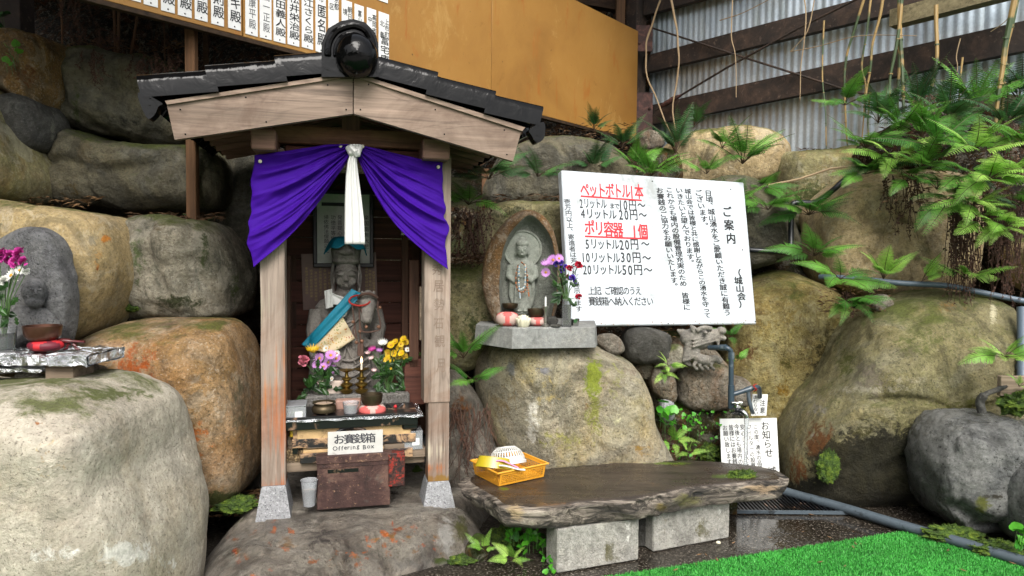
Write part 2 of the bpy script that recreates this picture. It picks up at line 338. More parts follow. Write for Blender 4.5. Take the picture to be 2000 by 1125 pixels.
# ------------------------------------------------------------------ lettering
_G = {}
def glyph(ch, off=0.0):
    k = (ch, off)
    if k not in _G:
        cu = bpy.data.curves.new('t', 'FONT'); cu.body = ch; cu.size = 1; cu.resolution_u = 2; cu.offset = off
        o = bpy.data.objects.new('t', cu); C.objects.link(o); me = bpy.data.meshes.new_from_object(o.evaluated_get(bpy.context.evaluated_depsgraph_get()))
        v = [(p.co.x, p.co.y) for p in me.vertices]; f = [tuple(p.vertices) for p in me.polygons]; bpy.data.objects.remove(o); bpy.data.curves.remove(cu); bpy.data.meshes.remove(me)
        _G[k] = (v, f)
    return _G[k]
SMALL = set('っッゃゅょャュョ、。ぃィ'); 
def letters(mb, ch, O, U, V_, cx, cy, sw, sh, off=.0, full=True):
    """one character centred at (cx, cy) of the plane O + x U + y V_; em box sw x sh"""
    if ch in ' 　': return
    v, f = glyph(ch, 0.0)
    if not v: return
    xs = [p[0] for p in v]; ys = [p[1] for p in v]; mx = (min(xs) + max(xs)) / 2; my = (min(ys) + max(ys)) / 2
    if full: mx = .41 if ord(ch) > 255 else mx; my = .31 if ord(ch) > 255 else my
    s_ = 1.12; nn = U.cross(V_)
    if nn.y > 0: nn = -nn
    for q, (dx, dy) in enumerate(((0, 0),) if off <= .001 else ((-1, -.6), (1, .6), (1, -.6), (-1, .6))):
        O2 = O + nn * (.00012 * q) + U * (dx * off * sw * .9) + V_ * (dy * off * sh * .9)
        mb.add([O2 + U * (cx + (x - mx) * sw * s_) + V_ * (cy + (y - my) * sh * s_) for x, y in v], f)
class Plate:
    """a flat board: origin bottom-left, unit axes u (right) v (up), n towards the viewer"""
    def __init__(s, BL, BR, TL, th):
        s.o = BL; s.u = (BR - BL); s.W = s.u.length; s.u.normalize(); v = TL - BL; s.v = (v - s.u * v.dot(s.u)); s.H = s.v.length; s.v.normalize(); s.n = s.u.cross(s.v)
        if s.n.y > 0: s.n = -s.n
        s.th = th
    def uv(s, px, py): p = onplane(px, py, s.o, s.n) - s.o; return p.dot(s.u), p.dot(s.v)
    def slab(s, bev=.004):
        M = Matrix((( *s.u, 0), (*s.v, 0), (*s.n, 0), (0, 0, 0, 1))).transposed(); M.translation = s.o
        return box(s.W / 2, s.H / 2, -s.th / 2, s.W, s.H, s.th, bev, M=M)
    def row(s, mb, txt, p0, p1, hpx, off=.012, lift=.0012, wgt=None):
        a = s.uv(*p0); b = s.uv(*p1); n = len(txt); ws = [(.62 if ord(c) < 256 else 1.0) if wgt is None else wgt[i] for i, c in enumerate(txt)]; tot = sum(ws)
        t = 0; h = abs(s.uv(p0[0], p0[1] - hpx)[1] - a[1]); O = s.o + s.n * lift
        for c, w_ in zip(txt, ws):
            f = (t + w_ / 2) / tot; cx = a[0] + (b[0] - a[0]) * f; cy = a[1] + (b[1] - a[1]) * f + h / 2; sw = (b[0] - a[0]) / tot * (1.0 if ord(c) > 255 else .98)
            sh = h if c not in 'ッっ' else h * .85
            letters(mb, c, O, s.u, s.v, cx, cy, sw, h if ord(c) > 255 else h * 1.15, off); t += w_
    def col(s, mb, txt, p0, p1, wpx, off=.008, lift=.0012):
        a = s.uv(*p0); b = s.uv(*p1); n = len(txt); wd = abs(s.uv(p0[0] + wpx, p0[1])[0] - a[0]); st = (b[1] - a[1]) / n; O = s.o + s.n * lift
        for i, c in enumerate(txt):
            f = (i + .5) / n; cx = a[0] + (b[0] - a[0]) * f; cy = a[1] + (b[1] - a[1]) * f
            if c in '、。': cx += wd * .55; cy += wd * .5
            letters(mb, c, O, s.u, s.v, cx, cy, wd, min(wd, abs(st) * .92), off)
# ------------------------------------------------------------------ materials of the place
M = {}
M['pale'] = stone('pale_rock', ['#8d8577', '#a79f8f', '#b5ad9d', '#9c9284'], 1.5, .45, 110, .85, .5, moss=.08, spd='#5b5348', mid=.3, mot=.45, rust='#a08a64')
M['ochre'] = stone('ochre_rock', ['#645038', '#94744a', '#a08564', '#8a7c68'], 2.0, .45, 90, .8, .6, moss=.1, streak=.5)
M['grey'] = stone('grey_green_rock', ['#4a4a40', '#777263', '#8a8373', '#5d5e4f'], 2.0, .4, 80, .82, .7, moss=.2, streak=.7, rust='#6e6350')
M['tan'] = stone('tan_rock', ['#857656', '#9c8a63', '#a8946c', '#8b8069'], 1.4, .3, 100, .85, .4, moss=.05, rust='#9a8058')
M['olive'] = stone('olive_rock', ['#6b6545', '#8c8560', '#7c774f', '#5b583c'], 2.0, .3, 90, .85, .5, moss=.15)
M['dark'] = stone('dark_rock', ['#2b2b25', '#45433a', '#55503f', '#35342c'], 1.8, .35, 70, .8, .9, moss=.2, spl='#8c8672', rust='#4e4430')
M['darkgrey'] = stone('dark_grey_rock', ['#2e2f2d', '#484846', '#585650', '#3a3b38'], 2.2, .4, 80, .7, .7, spl='#8b8b84', rust='#4a443c')
M['rust'] = stone('rusty_rock', ['#4d3f2a', '#7d6238', '#8b6f45', '#5d5138'], 2.2, .4, 90, .8, .7, moss=.1, streak=.4)
M['yellow'] = stone('lichen_rock', ['#6a5a34', '#95854f', '#a39763', '#72623c'], 2.2, .5, 70, .82, .7, moss=.18, spd='#433622', spl='#cfc89c', mid=.45, rust='#7c5a28')
M['big'] = stone('mossy_rock', ['#4e4a2e', '#6f6a48', '#7d7657', '#5b5538'], 1.8, .5, 90, .8, .7, moss=.2, spl='#b0a98a', mid=.45, rust='#6e5c34')
M['centre'] = stone('centre_rock', ['#76705c', '#9a937f', '#a39770', '#8a8674'], 1.8, .5, 85, .82, .6, moss=.1, spl='#cfcab8', mid=.4, rust='#96794e')
M['sand'] = stone('sandstone', ['#7a6b4d', '#978663', '#a2916f', '#80745a'], 2.0, .3, 80, .88, .6, moss=.1, rust='#9a7c52')
M['wetgrey'] = stone('wet_grey_rock', ['#2c2d2c', '#4a4b4a', '#5f5f5c', '#383938'], 2.6, .6, 60, .36, .5, wet=.12, spl='#8e8e8a', spd='#1c1b1a', rust='#55524c')
M['ledge'] = stone('wet_ledge_rock', ['#3d3734', '#6a635b', '#8a8378', '#4c4743'], 3.2, .35, 60, .42, 1.0, wet=.1, spl='#8e897c', mid=.5, rust='#6a5a48')
M['chunk'] = stone('small_rock', ['#6b6458', '#8d8576', '#9b9385', '#5b564c'], 4, .5, 90, .85, .9)
M['conglom'] = stone('mortar_rock', ['#5d5444', '#857865', '#948a7a', '#4b4438'], 5, .7, 60, .85, 1.0, moss=.2, spl='#b8b0a0')
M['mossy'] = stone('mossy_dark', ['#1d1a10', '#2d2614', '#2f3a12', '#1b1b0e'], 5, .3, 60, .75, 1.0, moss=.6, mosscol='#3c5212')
M['cement'] = stone('cement', ['#6a6b68', '#7d7e7b', '#878885', '#727370'], 2, .15, 120, .85, .25, mid=.15, rust='#77746c', mot=.5)
M['block'] = stone('concrete_block', ['#8e8c84', '#a5a39b', '#aeaba2', '#84827a'], 3, .45, 140, .9, .5, mid=.2, spd='#55524a', rust='#8a8478', mot=.6)
M['granite'] = stone('granite', ['#9a9b9e', '#acadb0', '#b5b6b8', '#a0a1a4'], 3, .9, 150, .8, .25, spd='#3c3d42', spl='#d4d4d6', mid=.1, rust='#8f8f90', mot=.4)
M['niche'] = stone('niche_stone', ['#6d7068', '#83867c', '#8d8f85', '#75786f'], 4, .9, 210, .9, .9, spd='#3f433d', spl='#b7b9ae', mid=.1, rust='#7a7c70', mot=.3)
M['buddha'] = stone('carved_stone', ['#6c7068', '#7d8178', '#858980', '#70746b'], 5, .25, 200, .85, .3, mid=.15, rust='#77796c', mot=.3)
M['statue'] = stone('statue_stone', ['#5f5b57', '#716c67', '#7c7771', '#65605b'], 4, .25, 180, .8, .35, mid=.2, rust='#5a5248', mot=.3)
M['relief'] = stone('grey_slab_stone', ['#3b3b3c', '#515152', '#5c5c5b', '#444446'], 4, .5, 130, .8, .7, spl='#8e8d8a', spd='#222224', rust='#55524e', mot=.6)
M['eggskin'] = stone('brown_shell_rock', ['#6e4f28', '#8d6a3f', '#94795c', '#83664a'], 3, .4, 110, .8, .6)
M['bark'] = stone('soil', ['#1a150e', '#2a2117', '#352a1c', '#1d1a12'], 6, .5, 50, .95, 1.0, moss=.3, mosscol='#2a3010')
def wall_mats():
    n = NT('corrugated_iron', .42, .55); a = n.noise(2.2, 6, .65, .4); c = n.ramp(a, [(.3, '#a3b1bc'), (.5, '#bcc8d0'), (.7, '#c6cfd2')])
    st = n.noise(1, 5, .7, sx=(9, 9, .5)); c = n.mix(n.math('MULTIPLY', n.ramp(st, [(.5, 0.), (.68, 1.)]), .45), c, '#6a6f55')
    sp = n.t.nodes.new('ShaderNodeSeparateXYZ'); n.L(n.tc.outputs['Object'], sp.inputs[0])
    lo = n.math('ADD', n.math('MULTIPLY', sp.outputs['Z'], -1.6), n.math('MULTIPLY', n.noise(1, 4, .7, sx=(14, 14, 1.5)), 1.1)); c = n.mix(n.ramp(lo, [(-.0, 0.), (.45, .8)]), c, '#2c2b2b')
    c = n.mix(.35, c, n.ramp(n.noise(50, 4, .7), [(.3, .6), (.7, 1.3)]), 'MULTIPLY'); M['corr'] = n.done(c, n.ramp(a, [(.3, .35), (.7, .6)]), n.bump(n.noise(14, 4), .15, .01))
    n = NT('ochre_board', .62); c = n.ramp(n.noise(1.2, 6, .6, .5), [(.3, '#7d561f'), (.5, '#8b6328'), (.7, '#936b30')])
    c = n.mix(n.ramp(n.noise(3, 6, .75, .8), [(.6, 0.), (.7, .5)]), c, '#6a4208'); c = n.mix(n.ramp(n.noise(26, 3, .6), [(.72, 0.), (.76, .8)]), c, '#4d300a')
    sm = n.noise(1, 5, .7, .6, sx=(9, 9, 2.2)); c = n.mix(n.ramp(sm, [(.58, 0.), (.66, .6)]), c, '#8a4d0c'); sm2 = n.noise(1, 7, .8, .8, sx=(3, 3, 1.2)); c = n.mix(n.ramp(sm2, [(.56, 0.), (.66, .5)]), c, '#a98a50'); M['ochreb'] = n.done(c, None, n.bump(n.noise(40, 4), .12, .004))
    n = NT('rusty_steel', .75, .1); c = n.ramp(n.noise(7, 7, .7, .6), [(.3, '#17120f'), (.5, '#2a2019'), (.68, '#46352a')]); c = n.mix(n.ramp(n.noise(22, 5, .7), [(.6, 0.), (.7, .6)]), c, '#6e5c50'); M['steel'] = n.done(c, None, n.bump(n.noise(30, 5), .5, .006))
    n = NT('red_primer_steel', .8); c = n.ramp(n.noise(12, 7, .7, .6), [(.3, '#1f1613'), (.5, '#3c2520'), (.68, '#5e3d35')]); M['primer'] = n.done(c, None, n.bump(n.noise(30, 5), .7, .008))
    n = NT('wet_ground', .35); f = n.noise(85, 4, .7); c = n.mix(n.ramp(f, [(.55, 0.), (.66, 1.)]), n.ramp(n.noise(4, 6, .7), [(.3, '#17130f'), (.7, '#2d2822')]), '#736c62')
    v = n.vor(70); c = n.mix(n.ramp(v.outputs['Distance'], [(.1, .55), (.35, 0.)]), c, '#5d564c')
    w_ = n.noise(1.3, 4, .6, .3); M['ground'] = n.done(c, n.ramp(w_, [(.42, .06), (.56, .5)]), n.bump(n.math('MULTIPLY', n.math('ADD', v.outputs['Distance'], f), n.ramp(w_, [(.42, .05), (.56, 1.)])), .8, .006))
    n = NT('outer_yard', .9); M['yard'] = n.done(n.ramp(n.noise(2, 5), [(.3, '#8a8780'), (.7, '#a3a099')]))
    n = NT('turf_backing', .9); M['turfb'] = n.done(n.ramp(n.noise(60, 3), [(.35, '#0c4210'), (.65, '#1b7a1e')]), None, n.bump(n.noise(200, 3), .8, .004))
    n = NT('plastic_turf', .45); n.put(0, n.b.inputs['Metallic']); M['turf'] = n.done(n.mix(.8, n.mix(n.ramp(n.noise(150, 3), [(.35, 0.), (.65, 1.)]), '#1e7824', '#54b44a'), n.ramp(n.noise(5, 5, .7), [(.35, .7), (.65, 1.25)]), 'MULTIPLY'))
wall_mats()
M['roofwood'] = wood('old_timber', '#2a1d14', '#4a3626', 0)
M['post'] = wood('grey_post_wood', '#6f5a4a', '#8a7462', 2)
M['litter'] = NT('dry_leaf', .85).m
n = NT('dry_leaves', .85); M['litter'] = n.done(n.mix(.6, n.ramp(n.rnd, [(0, '#4b3520'), (1, '#6b5030')]), n.ramp(n.noise(35, 2, .5), [(.35, .3), (.65, 1.9)]), 'MULTIPLY'))
n = NT('dead_roots', .9); M['deadroot'] = n.done(n.mix(.7, '#3a2418', n.ramp(n.noise(50, 3), [(.35, .4), (.65, 1.8)]), 'MULTIPLY'))
n = NT('moss', .95); M['moss'] = n.done(n.ramp(n.noise(30, 4, .7), [(.3, '#1b2a08'), (.5, '#3a5210'), (.7, '#66781c')]), None, n.bump(n.noise(160, 3), 1., .01))
M['pvc'] = plain('slate_pvc', '#2d3b45', .35, var=.1, dirt=('#6d7577', 9, .6)); M['pvcgrey'] = plain('grey_pvc', '#505d6a', .45, var=.1, dirt=('#3a4046', 12, .6)); M['blackhose'] = plain('black_hose', '#0c0f14', .35)
M['alum'] = plain('gutter_pipe', '#4b555c', .5, .2, dirt=('#1f2426', 10, .55)); M['chrome'] = plain('chrome', '#b9b9b6', .15, 1.0, bump=.03)

# ------------------------------------------------------------------ ground, turf, roof
def flatgrid(x0, x1, y0, y1, z, n_, amp=0.0):
    return grid(lambda u, v: (x0 + (x1 - x0) * u, y0 + (y1 - y0) * v, z + amp * noise.noise(Vector((x0 + (x1 - x0) * u, y0 + (y1 - y0) * v, 3)) * 1.3)), n_, n_)
o = bpy.data.objects.new('ground', mesh('ground', flatgrid(-30, 30, -40, 12, -.004, 60, .0), M['ground'])); C.objects.link(o); tag(o, kind='structure')
o = bpy.data.objects.new('yard', mesh('yard', flatgrid(-60, 60, -80, 1.0, .004, 4), M['yard'])); C.objects.link(o); tag(o, kind='structure')
# turf carpet
A = gp(1220, 1125); B = gp(1760, 1042); D_ = gp(2000, 1099)
d1 = (A - B).normalized(); d2 = (D_ - B).normalized()
poly = [B, B + d1 * 5.2, B + d1 * 5.2 + Vector((0, -2.5, 0)), B + d2 * 4 + Vector((0, -2, 0)), B + d2 * 3.2]
tf = MB(); tf.v = [(p.x, p.y, .006) for p in poly]; tf.f = [(0, 1, 2, 3, 4)]; tf.m = [0]
turf = solo('turf_carpet', prism([Vector((p.x, p.y, .002)) for p in poly], (0, 0, .006)), M['turfb'], 'bright green artificial turf mat on the wet ground in front of the bench', 'turf mat')
rng = np.random.default_rng(3)
def inpoly(P, poly):
    x, y = P[:, 0], P[:, 1]; ins = np.zeros(len(P), bool); j = len(poly) - 1
    for i in range(len(poly)):
        xi, yi, xj, yj = poly[i].x, poly[i].y, poly[j].x, poly[j].y
        ins ^= ((yi > y) != (yj > y)) & (x < (xj - xi) * (y - yi) / (yj - yi + 1e-9) + xi); j = i
    return ins
P = np.stack([rng.uniform(.3, 3.0, 330000), rng.uniform(2.2, 3.45, 330000)], 1); P = P[inpoly(P, poly)][:150000]
n_ = len(P); L_ = rng.uniform(.009, .016, n_); az_ = rng.uniform(0, 2 * PI, n_) ; wv = .0016
tipx = np.cos(az_) * L_ * .5; tipy = np.sin(az_) * L_ * .5 - .003; px_ = -np.sin(az_) * wv; py_ = np.cos(az_) * wv
v = np.zeros((n_, 3, 3)); v[:, 0] = np.stack([P[:, 0] - px_, P[:, 1] - py_, np.full(n_, .007)], 1); v[:, 1] = np.stack([P[:, 0] + px_, P[:, 1] + py_, np.full(n_, .007)], 1)
v[:, 2] = np.stack([P[:, 0] + tipx, P[:, 1] + tipy, .008 + L_ * .8], 1)
def npmesh(name, v, k, mat):
    me = bpy.data.meshes.new(name); v = v.reshape(-1, 3); nf = len(v) // k
    me.vertices.add(len(v)); me.vertices.foreach_set('co', v.reshape(-1).astype(np.float32)); me.loops.add(len(v)); me.loops.foreach_set('vertex_index', np.arange(len(v), dtype=np.int32))
    me.polygons.add(nf); me.polygons.foreach_set('loop_start', np.arange(0, len(v), k, dtype=np.int32)); me.materials.append(mat); me.update(calc_edges=True); me.validate(); return me
o = bpy.data.objects.new('turf_blade', npmesh('turf_blade', v - np.array(turf.location), 3, M['turf'])); C.objects.link(o); o.parent = turf; o['kind'] = 'stuff'

# roof overhead (out of the picture, it shades the place)
for x0, x1, y0, zz in ((-7, -1.3, .6, 4.4), (-1.28, 9, 4.8, 5.0)):
    o = bpy.data.objects.new('shed_roof', mesh('shed_roof', grid(lambda u, v: (x0 + (x1 - x0) * u, y0 + (9.4 - y0) * v, zz + .05 * (y0 + (9.4 - y0) * v) + .012 * math.sin((x0 + (x1 - x0) * u) * 60)), 300, 1), M['roofwood'])); C.objects.link(o); tag(o, kind='structure')

# bank of earth behind the boulders
def bankz(x, y):
    z = 0.0
    sh = .45 / (1 + math.exp((x + 1.1) * 6))
    for y0, h in ((4.55, .85), (4.95, .65), (5.7, .4), (6.4, .3)): z += h / (1 + math.exp(-(y + sh - y0 - .1 * math.sin(x * 2.1)) * 9))
    if x < -1: z *= 1.08
    if x > .6: z -= .0
    return z + .05 * noise.noise(Vector((x, y, 0)) * 3) - .06
def bankf(u, v):
    x = -6 + 13 * u; y = 3.75 + 5.2 * v; xr = x - (1.7 + .771 * (7.35 - y)); lim = 1.0
    return (x, y, bankz(x, y))
o = bpy.data.objects.new('earth_bank', mesh('earth_bank', grid(bankf, 200, 90), M['bark'])); C.objects.link(o); tag(o, kind='structure')
o = bpy.data.objects.new('hillside', mesh('hillside', grid(lambda u, v: (-9 + 20 * u, 8.2 + 1.5 * v + .4 * noise.noise(Vector((u * 20, v * 9, 1))), .5 + 6 * v), 60, 20), stone('dark_undergrowth', ['#070806', '#0d0f0a', '#141710'], 6, .2, 50, .95, 1.0))); C.objects.link(o); tag(o, kind='structure')

# ------------------------------------------------------------------ boulders
def rk(*a, **k): return rock('boulder', *a, **k)
G1 = 'boulders of the rock wall'
rk('huge smooth pale boulder filling the lower left corner', [(-300, 790), (-50, 752), (60, 744), (160, 742), (225, 762), (275, 792), (290, 835), (300, 895), (325, 962), (345, 1020), (352, 1085), (350, 1200), (290, 1330), (-300, 1340)], 2.5, .42, M['pale'], 1, e=.5, amp=.02, N=170, Mr=110, cuts=[(-200, 800, 320, 800, .75), (295, 800, 350, 1120, .5)], group=G1,
   blots=[(210, 770, 110, 22, '#4a5226', .75), (90, 750, 120, 14, '#6b6a50', .5), (240, 1080, 70, 28, '#c9c6bd', .8), (90, 1080, 90, 20, '#c9c6bd', .6), (330, 1100, 30, 16, '#c9c6bd', .6), (270, 1010, 90, 40, '#857a6c', .45), (90, 900, 60, 40, '#a98a58', .35), (75, 828, 14, 4, '#8a5228', .9), (60, 870, 120, 40, '#b39d70', .25)],
   lump=[(310, 850, .10, .0)])
rk('rust and ochre streaked boulder left of the wooden shrine', [(172, 700), (195, 655), (245, 630), (320, 622), (420, 624), (458, 640), (480, 690), (496, 770), (503, 850), (500, 925), (470, 965), (400, 985), (300, 1000), (200, 900)], 3.3, .36, M['ochre'], 2, e=.5, amp=.018, cuts=[(240, 655, 480, 655, 1.4)], crease=[([(250, 690), (230, 800), (260, 960)], 14, .015)], group=G1,
   blots=[(265, 720, 60, 70, '#9a4a16', .6), (370, 860, 50, 60, '#a85a1c', .62), (265, 720, 14, 45, '#a9ab6c', .6), (300, 830, 40, 60, '#8a5a20', .4), (430, 975, 90, 22, '#2f3a10', .85), (470, 800, 30, 130, '#5d5640', .5), (350, 700, 60, 40, '#93744c', .4)])
rk('grey boulder with dark green vertical stains, above the rust streaked one', [(243, 505), (250, 450), (285, 426), (330, 421), (375, 432), (430, 440), (468, 488), (483, 540), (478, 592), (460, 618), (330, 626), (260, 612), (245, 580)], 3.65, .34, M['grey'], 3, e=.55, amp=.03, crease=[([(345, 430), (350, 500), (375, 560)], 12, .05), ([(420, 440), (425, 530), (410, 600)], 9, .03), ([(285, 440), (275, 520), (300, 600)], 9, .025)], cuts=[(470, 500, 470, 620, .5)], group=G1,
   blots=[(270, 500, 16, 80, '#4d5a34', .6), (400, 490, 14, 60, '#3c4524', .62), (350, 590, 60, 22, '#2e3618', .7), (455, 560, 24, 50, '#3c4722', .55), (310, 440, 30, 12, '#5a4a30', .5)])
rk('tan boulder with an orange spot behind the small stone relief', [(-200, 420), (-60, 395), (0, 391), (80, 404), (180, 414), (226, 430), (246, 470), (253, 530), (245, 580), (215, 638), (172, 672), (130, 760), (-200, 780)], 3.3, .33, M['tan'], 4, e=.5, amp=.02, crease=[([(140, 408), (160, 470), (172, 540), (170, 590)], 3, .02), ([(225, 470), (232, 560), (200, 640)], 16, .012)], group=G1,
   blots=[(206, 468, 12, 10, '#b9742a', .95), (190, 500, 20, 30, '#b08448', .5), (182, 470, 12, 18, '#7d7460', .7), (225, 560, 14, 60, '#8c8a7a', .4), (190, 525, 4, 10, '#7a4018', .9)])
rk('tapering yellow green boulder at the left edge under the orange one', [(-120, 160), (-40, 165), (0, 195), (25, 240), (55, 300), (73, 342), (70, 380), (45, 396), (-100, 396)], 3.6, .3, M['olive'], 5, e=.6, group=G1, N=80, Mr=50)
rk('rounded dark brown boulder with a pale rim at the left edge', [(8, 215), (25, 192), (60, 188), (90, 205), (110, 235), (112, 268), (98, 296), (70, 300), (40, 285), (15, 255)], 3.75, .2, M['darkgrey'], 6, e=.6, amp=.012, group=G1, N=64, Mr=40, blots=[(104, 255, 6, 40, '#7d7d70', .8)])
rk('orange brown boulder at the top left corner under the dark opening', [(-120, 88), (0, 84), (60, 75), (100, 80), (118, 112), (120, 165), (113, 208), (98, 215), (60, 192), (0, 170), (-120, 175)], 3.85, .25, M['rust'], 7, e=.5, group=G1, N=80, Mr=50, blots=[(50, 150, 50, 40, '#5a3418', .5), (90, 190, 15, 20, '#8a6a30', .4)])
rk('narrow grey stone wedged between the orange boulder and the dark one', [(117, 122), (140, 118), (145, 150), (135, 185), (118, 182)], 4.0, .12, M['grey'], 8, group=G1, N=40, Mr=24)
rk('large dark angular boulder below the ochre board', [(136, 150), (140, 120), (190, 108), (300, 110), (362, 135), (420, 160), (430, 260), (345, 295), (330, 302), (255, 292), (185, 268), (148, 250), (135, 200)], 4.2, .38, M['dark'], 9, e=.55, amp=.05, facet=.12, cuts=[(345, 270, 150, 240, 1.0), (230, 110, 300, 280, .25)], crease=[([(180, 150), (200, 230), (260, 280)], 8, .04)], group=G1, N=110, Mr=64, blots=[(250, 240, 60, 30, '#2c2c26', .5), (150, 200, 12, 60, '#3c4420', .6)])
rk('dark brown boulder with a rough pale crust under the angular one', [(108, 385), (115, 350), (142, 300), (165, 262), (185, 262), (250, 285), (340, 290), (430, 300), (440, 400), (370, 415), (240, 424), (150, 415)], 4.05, .36, M['dark'], 10, e=.55, amp=.045, facet=.06, crease=[([(120, 340), (200, 330), (260, 350), (380, 330)], 10, .03)], cuts=[(430, 380, 110, 390, .6)], group=G1, N=110, Mr=64, blots=[(165, 300, 26, 40, '#6a604a', .62), (200, 320, 60, 20, '#655a46', .45), (140, 375, 30, 30, '#5a4a26', .5), (300, 350, 90, 30, '#4c4a38', .4)])
rk('dark boulder in the gap behind the left side of the shrine roof', [(380, 440), (395, 330), (450, 300), (560, 300), (600, 520), (520, 640), (470, 640)], 4.4, .3, M['dark'], 11, group=G1, N=64, Mr=40, blots=[(430, 380, 30, 60, '#2d3414', .6)])
rk('greenish dark boulder between the shrine and the egg shaped stone', [(850, 530), (900, 514), (965, 512), (1000, 540), (1010, 640), (960, 700), (880, 730), (840, 640)], 4.05, .28, M['big'], 12, cuts=[(880, 550, 1010, 540, .8)], group=G1, N=80, Mr=44, blots=[(930, 640, 40, 50, '#2f3a14', .6), (900, 560, 60, 20, '#4a4a34', .5)])
rk('flat olive rock behind the top of the egg shaped stone', [(930, 430), (975, 402), (1060, 398), (1120, 410), (1120, 520), (940, 520)], 4.5, .3, M['big'], 13, group=G1, N=64, Mr=40, blots=[(1010, 420, 80, 30, '#2c2f16', .6)])
rk('dark boulder above the left end of the white sign', [(960, 330), (1000, 292), (1060, 270), (1120, 268), (1185, 284), (1215, 310), (1240, 350), (1240, 420), (960, 420)], 5.0, .4, M['dark'], 14, e=.55, facet=.05, cuts=[(1000, 300, 1230, 330, .9)], crease=[([(1080, 290), (1110, 340), (1090, 400)], 8, .04)], group=G1, N=90, Mr=50)
rk('pale rough chunk of granite at the foot of the steel column', [(1245, 268), (1262, 253), (1285, 258), (1298, 280), (1285, 296), (1250, 298)], 6.1, .12, M['conglom'], 15, facet=.03, group=G1, N=36, Mr=24)
rk('mossy dark rock below the granite chunk', [(1215, 345), (1240, 300), (1300, 290), (1330, 320), (1320, 370), (1220, 380)], 5.5, .3, M['mossy'], 16, group=G1, N=50, Mr=30)
rk('long sand coloured boulder at the foot of the corrugated wall', [(1290, 300), (1330, 265), (1400, 253), (1465, 253), (1508, 268), (1533, 300), (1525, 345), (1440, 380), (1300, 380)], 5.6, .35, M['sand'], 17, e=.55, amp=.02, group=G1, N=80, Mr=50)
rk('low mossy round rock right of the sand coloured boulder', [(1514, 315), (1545, 300), (1600, 298), (1650, 288), (1695, 292), (1700, 330), (1650, 380), (1600, 410), (1570, 445), (1515, 450)], 5.4, .35, M['olive'], 18, e=.6, amp=.02, group=G1, N=80, Mr=50, blots=[(1590, 380, 60, 40, '#3d4520', .7), (1600, 320, 60, 14, '#77745a', .4)])
rk('dark boulder peeking out behind the right end of the white sign', [(1330, 420), (1360, 365), (1420, 348), (1480, 360), (1525, 400), (1545, 460), (1540, 500), (1440, 530), (1340, 520)], 4.85, .3, M['dark'], 19, e=.6, group=G1, N=80, Mr=50, blots=[(1500, 385, 30, 5, '#6b6550', .8)])
rk('large sandstone boulder under the fern thicket', [(1585, 430), (1600, 395), (1640, 358), (1700, 334), (1780, 328), (1860, 345), (1905, 420), (1910, 520), (1860, 575), (1700, 580), (1610, 560), (1585, 500)], 4.75, .4, M['sand'], 20, e=.5, amp=.035, facet=.04, cuts=[(1620, 385, 1860, 365, .7), (1850, 350, 1800, 580, .5)], crease=[([(1640, 520), (1700, 440), (1760, 420)], 8, .03), ([(1700, 350), (1690, 420), (1740, 500)], 6, .025)], group=G1, N=120, Mr=70, blots=[(1760, 350, 40, 20, '#6a5a30', .5), (1640, 420, 40, 30, '#8f8a70', .4), (1700, 410, 50, 16, '#b39a6a', .4)])
rk('grey stone at the right edge among the dead fern roots', [(1985, 500), (2000, 470), (2080, 460), (2100, 560), (2010, 565)], 4.3, .2, M['sand'], 21, group=G1, N=40, Mr=30)
rk('tall boulder with yellow and brown lichen right of the dragon spout', [(1400, 620), (1440, 560), (1480, 536), (1540, 529), (1590, 545), (1625, 570), (1647, 612), (1645, 650), (1605, 700), (1565, 770), (1535, 830), (1520, 930), (1400, 930), (1385, 800), (1390, 690)], 4.75, .4, M['yellow'], 22, e=.52, amp=.025, cuts=[(1450, 575, 1620, 590, .9), (1655, 640, 1490, 940, .55)], group=G1, N=130, Mr=80,
   blots=[(1480, 560, 60, 20, '#8d8a50', .5), (1620, 680, 50, 50, '#3b3418', .65), (1590, 740, 40, 70, '#3b3420', .6), (1460, 690, 40, 26, '#5a3a1e', .65), (1530, 760, 20, 30, '#7a5a10', .6), (1540, 710, 36, 20, '#55501c', .55), (1500, 880, 50, 60, '#3a3020', .6), (1590, 600, 40, 20, '#8f8668', .4)])
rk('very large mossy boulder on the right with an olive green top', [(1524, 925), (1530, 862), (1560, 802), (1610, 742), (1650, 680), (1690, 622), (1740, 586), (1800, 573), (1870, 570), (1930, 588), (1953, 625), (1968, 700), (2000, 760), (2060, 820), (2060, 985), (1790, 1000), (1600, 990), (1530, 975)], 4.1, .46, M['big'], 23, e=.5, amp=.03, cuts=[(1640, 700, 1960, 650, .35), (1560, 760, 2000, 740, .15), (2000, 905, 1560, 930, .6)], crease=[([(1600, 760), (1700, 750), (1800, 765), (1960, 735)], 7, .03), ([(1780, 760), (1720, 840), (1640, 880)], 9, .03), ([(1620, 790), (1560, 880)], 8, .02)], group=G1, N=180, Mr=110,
   blots=[(1850, 600, 60, 16, '#8a6a3c', .5), (1940, 610, 10, 30, '#c0b89a', .8), (1800, 670, 100, 50, '#55592e', .5), (1650, 710, 30, 50, '#4c5020', .6), (1700, 740, 60, 60, '#6f6658', .55), (1780, 740, 130, 12, '#9a927a', .5), (1880, 790, 80, 22, '#4a4a16', .65), (1560, 920, 34, 60, '#6a3a10', .6), (1640, 900, 90, 60, '#1d1a0c', .95), (1730, 920, 160, 90, '#12110a', 1.3), (1600, 870, 40, 80, '#5a3412', .7), (1600, 800, 30, 30, '#77726a', .5), (1690, 850, 60, 30, '#3c3818', .6), (1660, 965, 180, 40, '#100f0a', 1.3), (1700, 760, 120, 16, '#96907c', .55), (1590, 850, 20, 30, '#8a8478', .6)],  # near-black base blots paint in wet and shade; pale streak paints the top highlight
   lump=[(1660, 700, .12, .03)])
